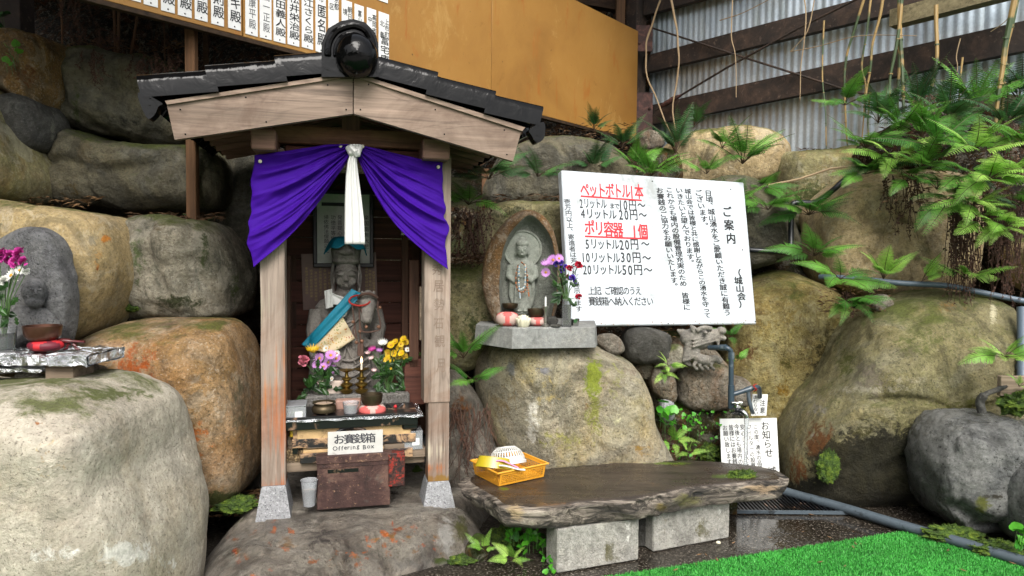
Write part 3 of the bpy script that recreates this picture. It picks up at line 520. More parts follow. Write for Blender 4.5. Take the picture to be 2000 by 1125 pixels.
rk('dark grey lumpy wet boulder in the lower right corner', [(1795, 900), (1808, 848), (1838, 815), (1880, 808), (1940, 812), (2010, 830), (2100, 850), (2120, 1060), (1990, 1055), (1890, 1034), (1830, 1008), (1803, 955)], 3.45, .3, M['wetgrey'], 24, e=.55, amp=.028, fr=3, cuts=[(2010, 950, 1800, 990, .7)], crease=[([(1820, 960), (1850, 990), (1920, 1000), (2000, 940)], 12, .06), ([(1960, 820), (1990, 880), (2000, 930)], 12, .05)], group=G1, N=140, Mr=80,
   blots=[(1920, 985, 22, 20, '#4f5216', .9), (1940, 970, 30, 8, '#231d10', .9), (1860, 840, 40, 10, '#77776f', .4), (1920, 1020, 50, 12, '#77756c', .4)])
rk('rounded grey boulder cut off by the right edge', [(1962, 985), (1975, 935), (2005, 900), (2060, 890), (2100, 1060), (1990, 1055), (1968, 1030)], 3.15, .16, M['wetgrey'], 25, e=.6, amp=.02, group=G1, N=60, Mr=40)
rk('broad pale boulder with a yellow green streak under the cement plinth', [(930, 775), (925, 720), (940, 680), (985, 655), (1100, 650), (1180, 685), (1235, 715), (1256, 760), (1270, 820), (1300, 880), (1312, 930), (1200, 960), (1000, 950), (960, 870)], 3.85, .36, M['centre'], 26, e=.5, amp=.022, cuts=[(1085, 930, 1000, 650, .75), (1100, 680, 1240, 730, .5), (1300, 900, 1240, 900, .3)], crease=[([(1000, 690), (1035, 740), (1050, 790)], 7, .02)], group=G1, N=160, Mr=100,
   blots=[(1158, 740, 26, 55, '#6f7a1e', .85), (1160, 810, 30, 60, '#7d7f3c', .6), (1200, 740, 36, 50, '#8a8a4c', .45), (1090, 860, 90, 30, '#8f8c4c', .5), (1070, 760, 60, 60, '#a39260', .4), (1062, 725, 20, 12, '#77767a', .7), (1000, 720, 14, 26, '#6a6a68', .75), (985, 790, 40, 60, '#7a6846', .5), (1040, 830, 20, 70, '#bdb9ac', .65), (1250, 880, 30, 20, '#8a6a28', .5), (1240, 720, 40, 20, '#7b6d5c', .5), (1200, 820, 30, 20, '#c8c29c', .5), (1145, 790, 8, 40, '#8c5a3a', .5)],
   lump=[(1160, 770, .1, .02)])
rock('fern_bank', 'mound of brown soil and roots under the fern thicket', [(1650, 330), (1680, 290), (1740, 250), (1850, 205), (1960, 195), (2080, 190), (2120, 640), (1990, 640), (1900, 560), (1860, 420), (1740, 350)], 5.0, .5, M['bark'], 41, cat='soil bank', N=80, Mr=50, amp=.06)
# smaller stones
ST = 'small stones wedged between the boulders'
def pb(*a, **k): return pebble('stone', *a, group=ST, **k)
pb('flat tan stone at the right end of the cement plinth', 1193, 672, 62, 36, 3.85, M['chunk'], 1, rot=.45)
pb('dark rounded stone under the middle of the white sign', 1262, 675, 100, 76, 4.0, M['darkgrey'], 2, rot=.1, facet=.1)
pb('grey stone below the dark one, left of the dragon spout', 1312, 700, 44, 60, 4.0, M['grey'], 3, rot=.5)
pb('broad rust marked stone under the dragon spout', 1375, 752, 120, 100, 4.15, M['conglom'], 4)
pb('pale pebbly stone beside the yellow streaked boulder', 1295, 750, 46, 80, 4.05, M['conglom'], 5, rot=-.5)
pb('small speckled stone lowest in the mortar column', 1302, 800, 30, 50, 4.02, M['granite'], 6)
pb('rough stone left of the speckled one, near the ivy', 1260, 720, 46, 40, 4.1, M['conglom'], 7)
pb('grey stone behind the vertical water pipe', 1432, 765, 70, 70, 4.3, M['chunk'], 8)
pb('brown stone between the mossy boulder and the sandstone', 1718, 592, 44, 34, 4.1, M['chunk'], 9)
pb('low wet slab beside the gutter pipe under the mossy boulder', 1685, 985, 110, 36, 3.85, M['ledge'], 10)
pb('tiny orange wet stone beside the drain grate', 1592, 958, 30, 26, 3.85, M['rust'], 11)
pb('crumpled grey stone right of the foil covered shelf', 180, 730, 60, 42, 2.75, M['chunk'], 12, facet=.1)
pb('small grey stone under the foil covered shelf', 55, 737, 54, 22, 2.6, M['chunk'], 13)
pb('pale stone in the mossy gap right of the shrine base', 820, 945, 70, 60, 3.8, M['mossy'], 14)
pb('round stone beside the egg shaped niche', 1078, 627, 24, 18, 3.52, M['darkgrey'], 15)
pb('brown stone at the lower right end of the shrine ledge', 935, 1070, 50, 50, 3.05, M['mossy'], 16)
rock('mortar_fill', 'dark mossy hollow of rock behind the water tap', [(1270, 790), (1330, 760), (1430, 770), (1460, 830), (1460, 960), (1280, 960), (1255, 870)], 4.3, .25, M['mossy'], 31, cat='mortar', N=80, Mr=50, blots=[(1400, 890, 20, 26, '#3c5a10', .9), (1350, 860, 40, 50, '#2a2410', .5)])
rock('mortar_fill', 'pinkish mortar and stone column left of the dragon spout', [(1215, 660), (1330, 650), (1400, 690), (1440, 760), (1420, 830), (1330, 800), (1270, 830), (1240, 740)], 4.35, .2, M['conglom'], 32, cat='mortar', N=80, Mr=50)
rock('mortar_fill', 'grey mortar filling between the left boulders', [(90, 200), (145, 180), (150, 300), (120, 420), (40, 430), (20, 300)], 4.05, .15, M['grey'], 33, cat='mortar', N=50, Mr=30, blots=[(130, 250, 16, 60, '#3a4418', .9), (105, 330, 14, 60, '#2e3414', .8)])
rock('mortar_fill', 'brown mossy gap filling below the grey stained boulder', [(215, 600), (250, 580), (290, 610), (300, 650), (220, 680), (190, 660)], 3.55, .12, M['mossy'], 34, cat='mortar', N=40, Mr=24)
rock('mortar_fill', 'rusty dark rock low between the shrine and the bench', [(860, 720), (920, 760), (960, 860), (990, 950), (900, 990), (850, 900)], 3.75, .2, M['ledge'], 35, cat='mortar', N=50, Mr=30, blots=[(900, 800, 30, 50, '#7a4a1c', .6)])

# the low ledge of rock that carries the shrine
def ledge():
    N = 180; pts = [(405, 1180), (398, 1100), (440, 1035), (490, 1000), (560, 975), (700, 930), (860, 940), (928, 985), (940, 1040), (925, 1075), (870, 1098), (800, 1125), (640, 1180)]
    g = [gp(*p, .0 if p[1] > 1050 else .13) for p in pts]
    g = [gp(395, 1220, 0), gp(380, 1130, 0), gp(420, 1035, .1), gp(480, 985, .15), Vector((-1.6, 3.9, 0)), Vector((-1.3, 4.3, 0)), Vector((-.4, 4.2, 0)), Vector((-.1, 3.75, 0)), gp(935, 1000, .1), gp(950, 1050, 0), gp(925, 1085, 0), gp(840, 1108, 0), gp(700, 1150, 0), gp(560, 1220, 0)]
    pl = crom([(p.x, p.y) for p in g]); cx = -.75; cy = 3.3; r = radial(pl, (cx, cy), N); V = []; K = 90
    for j in range(K + 1):
        t = j / K; s_ = 1 - (1 - t) ** 1.0
        for i in range(N):
            th = 2 * PI * i / N; x = cx + r[i] * t * math.cos(th); y = cy + r[i] * t * math.sin(th)
            h = .165 * (1 - max(0, (t - .70) / .3) ** 1.7)
            dd = noise.fractal(Vector((x * 3, y * 3 + .6 * x, .3)), .9, 2.1, 5); rid = abs(noise.noise(Vector((x * 4 + y, y * 9, 2))))
            h += (.020 * dd + .022 * rid - .008) * min(1, (1.15 - t) * 4) * (1.6 if t > .6 else .5)
            if t > .99: h = -.03
            V.append((x, y, h))
    mb = MB(); mb.add(V, [(j * N + i, j * N + (i + 1) % N, (j + 1) * N + (i + 1) % N, (j + 1) * N + i) for j in range(K) for i in range(N)])
    o = solo('rock_ledge', mb, M['ledge'], 'low wet rock ledge with orange lichen carrying the wooden shrine', 'rock ledge', smooth='all')
    rr = random.Random(5); sp_ = [(cx_ + rr.gauss(0, 26), cy_ + rr.gauss(0, 16), rr.uniform(3, 12), rr.uniform(3, 10), rr.choice(['#a0440e', '#8a4a18', '#b05a1a', '#7a5424']), rr.uniform(.5, .72)) for cx_, cy_, k in ((490, 1095, 14), (470, 1045, 6), (560, 1060, 12), (740, 1060, 20), (790, 1045, 20), (700, 1100, 14), (640, 1090, 10), (835, 1070, 10)) for _ in range(k)]
    tint(o.data, Matrix.Translation(o.location), sp_ + [(560, 1060, 30, 24, '#7a5c38', .5), (860, 1000, 60, 14, '#8a8678', .5), (870, 1050, 24, 46, '#8d8a84', .85), (900, 1035, 20, 40, '#4a4a20', .75), (460, 1010, 30, 20, '#3a4220', .6), (860, 1095, 26, 8, '#33400e', .85), (620, 1050, 60, 40, '#2a2423', .55), (800, 1100, 60, 20, '#6a6660', .5), (810, 1015, 40, 12, '#4a4644', .5), (450, 1085, 20, 30, '#77776c', .5), (700, 990, 160, 10, '#6c6a5e', .4)])
ledge()

# trees behind the viewer, plus an unseen foliage mass added to dim the left
n = NT('far_foliage', .9); tl = n.done(n.ramp(n.noise(3, 6, .75), [(.35, '#0d160a'), (.6, '#2a3c1c')]))
def trees(p0, p1, h, nm, lab):
    p0 = Vector(p0); p1 = Vector(p1); d = (p1 - p0); nn = Vector((-d.y, d.x, 0)).normalized()
    def f(u, v): q = p0 + d * u + nn * (.9 * noise.noise(Vector((u * 12, v * 4, h)))); return (q.x, q.y, v * h * (1 + .3 * noise.noise(Vector((u * 16, 3, h)))))
    o = bpy.data.objects.new(nm, mesh(nm, grid(f, 60, 10), tl)); C.objects.link(o); tag(o, lab, kind='stuff')
trees((-6.5, 8, 0), (-7.5, -9, 0), 6.0, 'unseen_foliage', 'foliage mass added on the left to dim that side, out of the picture'); trees((-9, -13, 0), (14, -15, 0), 3.2, 'unseen_foliage', 'trees across the yard behind the viewer, out of the picture')
# ------------------------------------------------------------------ ochre board of name plaques
YC = 7.0; BK = .874
def bx(Y): return S(245, YC) * 1.0 - BK * (YC - Y) + .005
def bpt(px, z=None, py=None, off=0.0):
    """point on the board's vertical plane"""
    o = Vector((bx(YC), YC, 0)); d = Vector((BK, 1, 0)).normalized(); n_ = Vector((d.y, -d.x, 0)); n_ = -n_ if n_.y > 0 else n_
    p = onplane(px, py, o + n_ * off, n_); return p
nb = Vector((BK, 1, 0)).normalized(); nbn = Vector((nb.y, -nb.x, 0)); nbn = -nbn if nbn.y > 0 else nbn
zb = bpt(1245, py=274).z; zt = bpt(1245, py=60).z
brd = root('name_board', 'long ochre painted board under the roof carrying rows of white name strips', 'notice board', (bx(YC), YC, zb))
seams = [bpt(-400, py=-100), bpt(474, py=40), bpt(960, py=100), bpt(1246, py=100)]
for a, b in zip(seams[:-1], seams[1:]):
    a = Vector((a.x, a.y, zb)) + nb * .003; b = Vector((b.x, b.y, zb)) - nb * .003
    P = Plate(a, b, a + Vector((0, 0, zt - zb)), .02); part('panel', P.slab(.002), M['ochreb'], brd, world=True)
sm = MB(); a = Vector((seams[0].x, seams[0].y, zb - .025)); b = Vector((seams[3].x, seams[3].y, zb - .025)); P = Plate(a, b, a + Vector((0, 0, .024)), .04); part('bottom_rail', P.slab(.002), wood('rail_wood', '#241a10', '#3c2c1c', 0), brd, world=True)
M['white'] = plain('white_strip', '#cfd0cd', .45, var=.05, bump=.03); M['ink'] = plain('black_ink', '#0b0b0c', .5, bump=0); M['greyink'] = plain('grey_ink', '#3c3d3f', .5, bump=0)
BP = Plate(Vector((seams[0].x, seams[0].y, zb)), Vector((seams[3].x, seams[3].y, zb)), Vector((seams[0].x, seams[0].y, zt)), .02)
# name strips: left px at the bottom, right px, bottom py left, right, text shown (lowest characters first visible)
strips = [(247, 275, -2, 10, '殿', 0), (280, 308, 8, 18, '殿', 0), (314, 341, 20, 28, '殿', 0), (347, 374, 29, 37, '光殿', 0), (380, 405, 37, 45, '作殿', 0), (412, 437, 46, 54, '義則殿', 0), (445, 470, 54, 62, '川ミキ殿', 0),
          (479, 503, 66, 72, '金尾康平殿', 1), (507, 530, 73, 79, '高橋一正殿', 1), (534, 557, 80, 86, '生田義人殿', 0), (561, 584, 86, 92, '松井栄治殿', 0), (589, 611, 92, 99, '横江さくら殿', 0), (616, 636, 99, 104, '匿名殿', 0),
          (641, 661, 106, 111, '令', 0), (667, 687, 111, 115, '', 0), (692, 710, 116, 119, '', 0), (716, 734, 119, 123, '', 0), (739, 759, 116, 120, '冨宅康幸', 0)]
tops = {616: -70, 641: -36, 667: -2, 692: 7, 716: 14, 739: 22}
side = {739: ('上市町', '北島'), 716: ('高岡市', '中曽根'), 692: ('富山市', ''), 667: ('朝日町', '境'), 641: ('東京都', '港区'), 616: ('富山市', ''), 589: ('山町', '田'), 561: ('県', '')}
g_ = 'white name strips on the ochre board'
kinds = {0: 'leftmost', 1: 'second'}
for i, (x0, x1, y0, y1, txt, grey) in enumerate(strips):
    H_ = .30
    u0, v0 = BP.uv(x0, y0); u1, v1 = BP.uv(x1, y1)
    if i >= 12: v0 = BP.uv(611, 99)[1]
    top = BP.uv(x0, tops[x0])[1] if x0 in tops else v0 + .42
    if i < 13 and x0 not in tops: top = v0 + .45
    t = Plate(BP.o + BP.u * u0 + BP.v * v0 + BP.n * .004, BP.o + BP.u * u1 + BP.v * v0 + BP.n * .004, BP.o + BP.u * u0 + BP.v * top + BP.n * .004, .003)
    seen = txt if txt else ''
    last = {0: 'first', }.get(i)
    lab = ['leftmost bold lettered white strip on the ochre board', 'second white name strip from the left on the ochre board', 'third white name strip from the left on the ochre board', 'fourth white name strip from the left on the ochre board', 'fifth white name strip from the left on the ochre board', 'bold white name strip two left of the grey lettered pair', 'bold white name strip just left of the grey lettered pair', '', '', 'bold white name strip just right of the grey lettered pair', 'bold white name strip second right of the grey lettered pair', 'white strip with kana writing third right of the grey lettered pair', 'white strip with widely spaced writing left of the roof end tile', 'white strip half hidden by the left shoulder of the roof end tile', 'white strip directly above the left part of the roof end tile', 'white strip directly above the middle of the roof end tile', 'white strip above the right shoulder of the roof end tile', 'rightmost white name strip, right of the roof end tile'][i]
    pass
    if grey: lab = 'white strip with thin grey writing on the ochre board, %s of the two' % ('left' if i == 7 else 'right')
    r_ = root('name_strip', lab, 'name strip', t.o + t.u * t.W / 2, group=g_)
    part('plate', t.slab(.0005), M['white'], r_, world=True, smooth=False)
    mb = MB(); wd = (u1 - u0) * (.80 if not grey else .55); wd2 = wd * .5
    base = .035; full = txt
    sizes = .062 if not grey else .055
    lo, hi = .03, None
    st = .058 if i > 6 else .07
    if i in (9, 10, 11): st = .052
    if x0 == 616: st = .085
    if x0 == 739: lo = -.02
    for k, ch in enumerate(reversed(full)):
        cy = lo + st * (k + .5); letters(mb, ch, t.o + t.n * .001, t.u, t.v, (u1 - u0) / 2, cy, wd, st * .86, .012 if not grey else 0)
    if x0 in side:
        s1, s2 = side[x0]; tp = top - v0 - .035
        if x0 == 616: tp = .42
        for k, ch in enumerate(s1): letters(mb, ch, t.o + t.n * .001, t.u, t.v, (u1 - u0) * (.73 if s2 else .5), tp - .042 * k - .02, wd2 * 1.05, .038, .012)
        for k, ch in enumerate(s2): letters(mb, ch, t.o + t.n * .001, t.u, t.v, (u1 - u0) * .27, tp - .042 * k - .04 - (.03 if k else 0), wd2 * 1.05, .038, .012)
    if mb.v: part('lettering', mb, M['greyink' if grey else 'ink'], r_, world=True, smooth=False, fix=False, kind='stuff')
    mb = MB(); c_ = t.o + t.u * t.W / 2 + t.v * .014 + t.n * .001; ell(c_, (.004, .004, .004), 8, 5, mb); part('pin', mb, M['steel'], r_, world=True)
# a strip of the row above
u0, v0 = BP.uv(740, -30); t = Plate(BP.o + BP.u * BP.uv(735, 0)[0] + BP.v * BP.uv(735, -1)[1] + BP.n * .004, BP.o + BP.u * BP.uv(757, 0)[0] + BP.v * BP.uv(735, -1)[1] + BP.n * .004, BP.o + BP.u * BP.uv(735, 0)[0] + BP.v * (BP.uv(735, -1)[1] + .3) + BP.n * .004, .003)
solo('name_strip', t.slab(.0005), M['white'], 'white strip cut off by the top edge of the photo, above the row of names', 'name strip', g_, smooth=False)
# timber posts beneath the board
M['oldpost'] = wood('old_post', '#3d2b1c', '#6b4d33', 2)
def post(px, y0, y1, wpx, Y, label, mat, nm='timber_post', cat='post'):
    a = at(px, y0, Y); b = at(px, y1, Y); wd = S(wpx, Y); d = (b - a)
    return solo(nm, box((a.x + b.x) / 2, Y, (a.z + b.z) / 2, wd, wd * .9, abs(a.z - b.z), .004), mat, label, cat, smooth=False)
post(375, 20, 432, 19, 3.72, 'square timber post rising from the rocks to the left part of the ochre board', M['oldpost'])
post(403, 60, 300, 9, 4.2, 'thin dark stake behind the square timber post', M['roofwood'], 'wooden_stake', 'stake')
post(30, -40, 75, 46, 4.4, 'thick dark post stub standing above the top left boulder', M['steel'])
post(948, 330, 410, 14, 4.9, 'pale short post behind the right eave of the shrine', M['oldpost'])
for i, (a, b, r_) in enumerate([((222, 15), (225, 108), 3), ((232, 20), (230, 108), 3), ((268, 30), (254, 112), 2.5), ((118, -5), (122, 100), 2), ((320, 40), (322, 150), 1.5)]):
    solo('bamboo_cane', tube([at(*a, 4.3), at((a[0] + b[0]) / 2 + 1, (a[1] + b[1]) / 2, 4.3), at(*b, 4.3)], S(r_, 4.3), 6), M['oldpost'], ['brown cane under the board, left of a close pair', 'brown cane under the board, right of a close pair', 'leaning grey cane right of the close pair under the board', 'thin striped cane above the orange corner boulder', 'thinnest twig right of the canes in the dark opening'][i], 'cane', 'canes in the dark opening')

# ------------------------------------------------------------------ steel frame and corrugated wall
KD = .771; cx0 = S(272, YC); 
wd_ = Vector((KD, -1, 0)).normalized(); wn = Vector((-wd_.y, wd_.x, 0)); wn = -wn if wn.y > 0 else wn
WO = Vector((cx0, YC + .12, 0))
def wp(px, py, off=0.0): return onplane(px, py, WO + wn * off, wn)
cw = root('corrugated_wall', 'pale blue grey corrugated iron wall behind the rusty steel beams', 'wall', WO + Vector((0, 0, 1.9)))
M['corr'].name = 'corrugated_iron'
def sheet(s0, s1, z0, z1, off):
    pitch = .066; nper = 12; n_ = int((s1 - s0) / pitch * nper)
    def f(u, v):
        s_ = s0 + (s1 - s0) * u; p = WO + wd_ * s_ - wn * (.07 + off) + wn * (.0028 * math.cos(2 * PI * s_ / pitch)); return (p.x, p.y, z0 + (z1 - z0) * v + .0)
    return grid(f, n_, 1)
s_ = -.1; k = 0
while s_ < 4.6:
    part('iron_sheet', sheet(s_, s_ + .80, 1.7, 3.28, .002 * (k % 2)), M['corr'], cw, world=True, smooth='all'); part('iron_sheet', sheet(s_, s_ + .80, 3.2, 4.9, .004 + .002 * (k % 2)), M['corr'], cw, world=True, smooth='all'); s_ += .76; k += 1
fr = root('steel_frame', 'rusty brown steel frame of column, beams and crossed braces on the corrugated wall', 'steel frame', wp(1262, 262, 0))
def beam(p0, p1, hpx0, hpx1, dep, nm='beam', mat='steel'):
    a = wp(*p0); b = wp(*p1); ha = a.z - wp(p0[0], p0[1] + hpx0).z; h = ha
    mb = MB(); q = [a, b, b - Vector((0, 0, h)), a - Vector((0, 0, h))]
    prism([p + wn * dep for p in q], -wn * .012, mb)                       # web
    part(nm, mb, M[mat], fr, world=True, smooth=False)
    for z in (0, -h + .008):                                               # flanges
        mb = MB(); prism([a + Vector((0, 0, z)), b + Vector((0, 0, z)), b + Vector((0, 0, z - .008)), a + Vector((0, 0, z - .008))], wn * (dep - .0125), mb)
        part('flange', mb, M[mat], fr, world=True, smooth=False)
beam((1268, 210), (2060, 33), 37, 0, .07); beam((1266, 112), (1900, -55), 33, 0, .07); beam((1266, 0), (1560, -90), 33, 0, .07)
a = wp(1262, 0, .0); mb = box(a.x, a.y, 3.3, .15, .012, 2.3, .002); M0 = Matrix.Translation(a) @ Matrix.Rotation(math.atan2(wd_.y, wd_.x), 4, 'Z')
mb = MB(); box(0, -.07, 3.1 - a.z, .012, .14, 2.6, .001, mb, None); box(-.07, -.0, 3.1 - a.z, .15, .012, 2.6, .001, mb); box(-.07, -.145, 3.1 - a.z, .15, .012, 2.6, .001, mb)
mb.xf(M0); part('column', mb, M['steel'], fr, world=True, smooth=False)
for py, hh in ((75, .26), (222, .42)):
    q = wp(1262, py, .16); mb = box(q.x - .02, q.y, q.z, .17, .012, hh, .002); part('gusset_plate', mb, M['primer'], fr, world=True, smooth=False)
    for dx in (-.05, .05): part('bolt', ell((q.x - .02 + dx, q.y - .012, q.z + dx), (.016, .012, .016), 8, 5), M['primer'], fr, world=True)
part('brace', tube([wp(1272, 54, .10), wp(1440, 108, .10), wp(1660, 178, .10), wp(1900, 222, .10)], .009, 8), M['steel'], fr, world=True)
part('brace', tube([wp(1280, 216, .14), wp(1420, 132, .14), wp(1560, 55, .14), wp(1690, -10, .14)], .010, 8), M['steel'], fr, world=True)
part('turnbuckle', tube([wp(1288, 209, .14), wp(1300, 203, .14), wp(1316, 193, .14), wp(1330, 186, .14)], [.012, .028, .028, .012], 8), M['primer'], fr, world=True)
# timbers at the top
a = wp(1750, 25, .2); b = wp(2020, -48, .2); solo('timber_beam', prism([a, b, b - Vector((0, 0, .12)), a - Vector((0, 0, .12))], wn * .1), wood('pale_timber', '#655c44', '#82785c', 0), 'pale weathered timber beam crossing the top edge above the corrugated wall', 'beam', smooth=False)
a = at(1212, -20, 7.2); b = at(1212, 48, 7.2); solo('timber_post', box(a.x, 7.2, 3.8, .09, .09, .9, .004), M['oldpost'], 'short brown post behind the top right corner of the ochre board', 'post', smooth=False)
a = at(1130, 8, 7.4); b = at(1290, 42, 7.0); solo('timber_beam', prism([at(1120, -20, 7.5), at(1290, 10, 7.3), at(1290, 34, 7.3), at(1120, 4, 7.5)], (0, .1, 0)), M['roofwood'], 'dark roof beam above the top right corner of the ochre board', 'beam', smooth=False)

# ------------------------------------------------------------------ white notice sign
M['signwhite'] = plain('sign_white', '#aeb4b9', .4, var=.04, bump=.03, dirt=('#8f9392', 2.2, .56)); M['red'] = plain('sign_red', '#b5101c', .5, bump=0, var=.05); M['rustedge'] = plain('rust_edge', '#7a5634', .8)
BL = at(1112, 637, 3.82); BR = at(1478, 633, 4.22); TL = at(1080, 331, 3.97)
SG = Plate(BL, BR, TL, .055)
sg = root('notice_sign', 'large white leaning sign with red and black prices and a letter in brush writing', 'sign', BL + SG.u * SG.W / 2)
part('board', SG.slab(.006), M['signwhite'], sg, world=True, smooth=False)
tx = MB(); rd = MB()
SG.row(rd, 'ペットボトル1本', (1133, 386), (1255, 390), 28, .028)
SG.row(rd, 'ポリ容器  1個', (1141, 460), (1264, 468), 28, .03, wgt=[1, 1, 1, 1, .5, .5, .7, 1])
for p0, p1, h in (((1134, 381.5), (1253, 390), 3.2), ((1142, 460), (1265, 465), 3.2)):
    a = SG.uv(*p0); b = SG.uv(*p1); hh = S(h, 3.95); q = SG.o + SG.n * .0016
    rd.add([q + SG.u * a[0] + SG.v * a[1], q + SG.u * b[0] + SG.v * b[1], q + SG.u * b[0] + SG.v * (b[1] - hh), q + SG.u * a[0] + SG.v * (a[1] - hh)], [(0, 1, 2, 3)])
SG.row(tx, '2リットル', (1132, 407), (1184, 409), 19, .02); SG.row(tx, 'まで', (1190, 408), (1209, 409), 11, .02); SG.row(tx, '10円〜', (1208, 411), (1262, 413), 21, .02, wgt=[.6, .7, 1, 1.4])
SG.row(tx, '4リットル', (1134, 427), (1203, 430), 19, .02); SG.row(tx, '20円〜', (1208, 430), (1265, 432), 21, .02, wgt=[.7, .7, 1, 1.4])
SG.row(tx, '5リットル', (1143, 487), (1208, 489), 20, .02); SG.row(tx, '20円 〜', (1209, 489), (1270, 488), 21, .02, wgt=[.7, .7, 1, .2, 1.4])
SG.row(tx, '10リットル', (1135, 513), (1210, 515), 20, .02); SG.row(tx, '30円〜', (1211, 513), (1273, 516), 21, .02, wgt=[.7, .7, 1, 1.4])
SG.row(tx, '20リットル', (1138, 537), (1213, 538), 20, .02); SG.row(tx, '50円〜', (1214, 538), (1276, 539), 21, .02, wgt=[.7, .7, 1, 1.4])
SG.row(tx, '上記、ご確認のうえ', (1148, 577), (1252, 577), 16, .016, wgt=[1, 1, .6, 1, 1, 1, 1, 1, 1]); SG.row(tx, '賽銭箱へ納入ください', (1149, 598), (1275, 598), 17, .016)
SG.col(tx, '壱万円以上、寄進者は芳名札を掲示します', (1106, 389), (1130, 610), 12, .014)
SG.col(tx, 'ご案内', (1416, 402), (1428, 480), 17, .035)
SG.col(tx, '（城山会）', (1436, 526), (1451, 603), 15, .035)
SG.col(tx, '日頃、城山湧水をご愛顧いただき誠に有難う', (1381, 372), (1420, 618), 13, .026)
SG.col(tx, 'ございます。', (1361, 371), (1378, 448), 13, .026)
SG.col(tx, '城山会では皆様と共に感謝しながらこの湧水を守って', (1341, 369), (1381, 622), 12, .026)
SG.col(tx, 'いきたいと望んでおります。', (1324, 367), (1350, 520), 13, .026); SG.col(tx, 'のため皆様に', (1330, 533), (1341, 607), 13, .026) if 0 else None
SG.col(tx, 'これからも場内の設備管理充実のため 皆様に', (1305, 366), (1341, 607), 13, .026)
SG.col(tx, 'お賽銭のご協力をお願いいたします。', (1286, 367), (1318, 566), 13, .026)
part('red_lettering', rd, M['red'], sg, world=True, smooth=False, fix=False, kind='stuff'); part('lettering', tx, M['ink'], sg, world=True, smooth=False, fix=False, kind='stuff')
for px, py in ((1087, 338), (1274, 354), (1427, 370), (1450, 488), (1305, 632), (1475, 628)):
    a = SG.uv(px, py); part('screw', ell(SG.o + SG.u * a[0] + SG.v * a[1] + SG.n * .001, (.004, .003, .004), 8, 5), M['steel'], sg, world=True)
st_ = MB(); rr_ = random.Random(4)
for k in range(70):
    u_ = rr_.random() ** .7 * SG.W; v_ = .002 + rr_.random() ** 2.5 * (.02 + .06 * (u_ > SG.W * .93)); s_ = rr_.uniform(.001, .004)
    st_.add([SG.o + SG.n * .0009 + SG.u * (u_ + s_ * math.cos(t) * rr_.uniform(.6, 1.6)) + SG.v * (v_ + s_ * .8 * math.sin(t)) for t in (0, 1, 2.1, 3.1, 4.2, 5.2)], [(0, 1, 2, 3, 4, 5)])
part('rust_stain', st_, M['rustedge'], sg, world=True, smooth=False, fix=False, kind='stuff')

# small paper notices at the tap
def notice(nm, c, th, label, cols, mat='white', ink='ink', back=.0):
    BL_, BR_, TL_ = at(*c[0]), at(*c[1]), at(*c[2]); P = Plate(BL_, BR_, TL_, th); r_ = root(nm, label, 'notice', BL_ + P.u * P.W / 2)
    part('sheet', P.slab(.0008), M[mat], r_, world=True, smooth=False); mb = MB()
    for t, a, b, wpx, of in cols: P.col(mb, t, a, b, wpx, of)
    part('lettering', mb, M[ink], r_, world=True, smooth=False, fix=False, kind='stuff'); return r_
notice('water_notice', [(1411, 935, 3.86), (1523, 930, 3.97), (1405, 818, 3.92)], .006, 'white notice with columns of writing standing behind the falling water',
   [('お知らせ　城', (1491, 824), (1507, 930), 15, .012), ('この度、湧水の品質の', (1474, 829), (1485, 930), 9, .008), ('フィルターの設置が', (1462, 829), (1472, 926), 9, .008), ('安心して湧水を', (1448, 829), (1460, 914), 9, .008), ('今後とも場内の', (1437, 829), (1446, 908), 9, .008), ('皆様にはお賽銭', (1426, 830), (1435, 908), 9, .008), ('お願い致します', (1414, 831), (1424, 908), 9, .008)])
notice('caution_notice', [(1467, 812, 3.92), (1497, 812, 3.95), (1468, 770, 3.92)], .004, 'small white caution slip tied to the pipe with red string', [('注意', (1488, 781), (1488, 809), 10, .01), ('さわらない', (1473, 772), (1476, 811), 8, .01)])
# ------------------------------------------------------------------ wooden shrine
AL = R(14)
HO = at(688, 995, 3.16); HO.z = .165
def hl(px, py, yl=0.0):
    """shrine-local point seen at a pixel on the shrine plane y = yl (x right, y back, z up)"""
    u = Vector((math.cos(AL), math.sin(AL), 0)); b = Vector((-math.sin(AL), math.cos(AL), 0))
    p = onplane(px, py, HO + b * yl, b) - HO; return Vector((p.dot(u), yl, p.z))
HM = Matrix.Translation(HO) @ Matrix.Rotation(AL, 4, 'Z')
def hw(px, py, yl): return HM @ hl(px, py, yl)
M['barge'] = wood('barge_wood', '#67584c', '#8e7b6d', 0, 10, .7, .35, ring=1.6, dirt='#4e3b30', dirtamt=.55)
M['beamw'] = wood('beam_wood', '#5e3f2b', '#8a6a50', 0, 14, .7, .35, dirt='#3a2216', dirtamt=.4)
M['postw'] = wood('weathered_post', '#716358', '#988a7e', 2, 16, .8, .55, ring=1.4, dirt='#6d4c38', dirtamt=.45)
M['darkw'] = wood('dark_plank', '#38201a', '#5f3a2e', 0, 14, .7, .4)
M['darkv'] = wood('dark_vertical', '#38251c', '#5e4234', 2, 14, .7, .4)
M['eave'] = wood('eave_board', '#543a2e', '#85675a', 0, 14, .7, .35)
M['oldplank'] = wood('grey_plank', '#5d5044', '#8b7b69', 0, 16, .85, .6)
n = NT('black_tile', .1, 0, .16); M['tile'] = n.done(n.ramp(n.noise(5, 4), [(.3, '#050505'), (.7, '#0d0d0e')]), n.ramp(n.noise(9, 5), [(.35, .03), (.7, .12)]), n.bump(n.noise(11, 4, .55, .8), .3, .014))
hut = root('wooden_shrine', 'small wooden roadside shrine with black tiled roof and purple drapes', 'shrine', HO, AL)
def hp(name, mb, mat, par=None, **k): return part(name, mb, M[mat] if isinstance(mat, str) else mat, par or hut, **k)
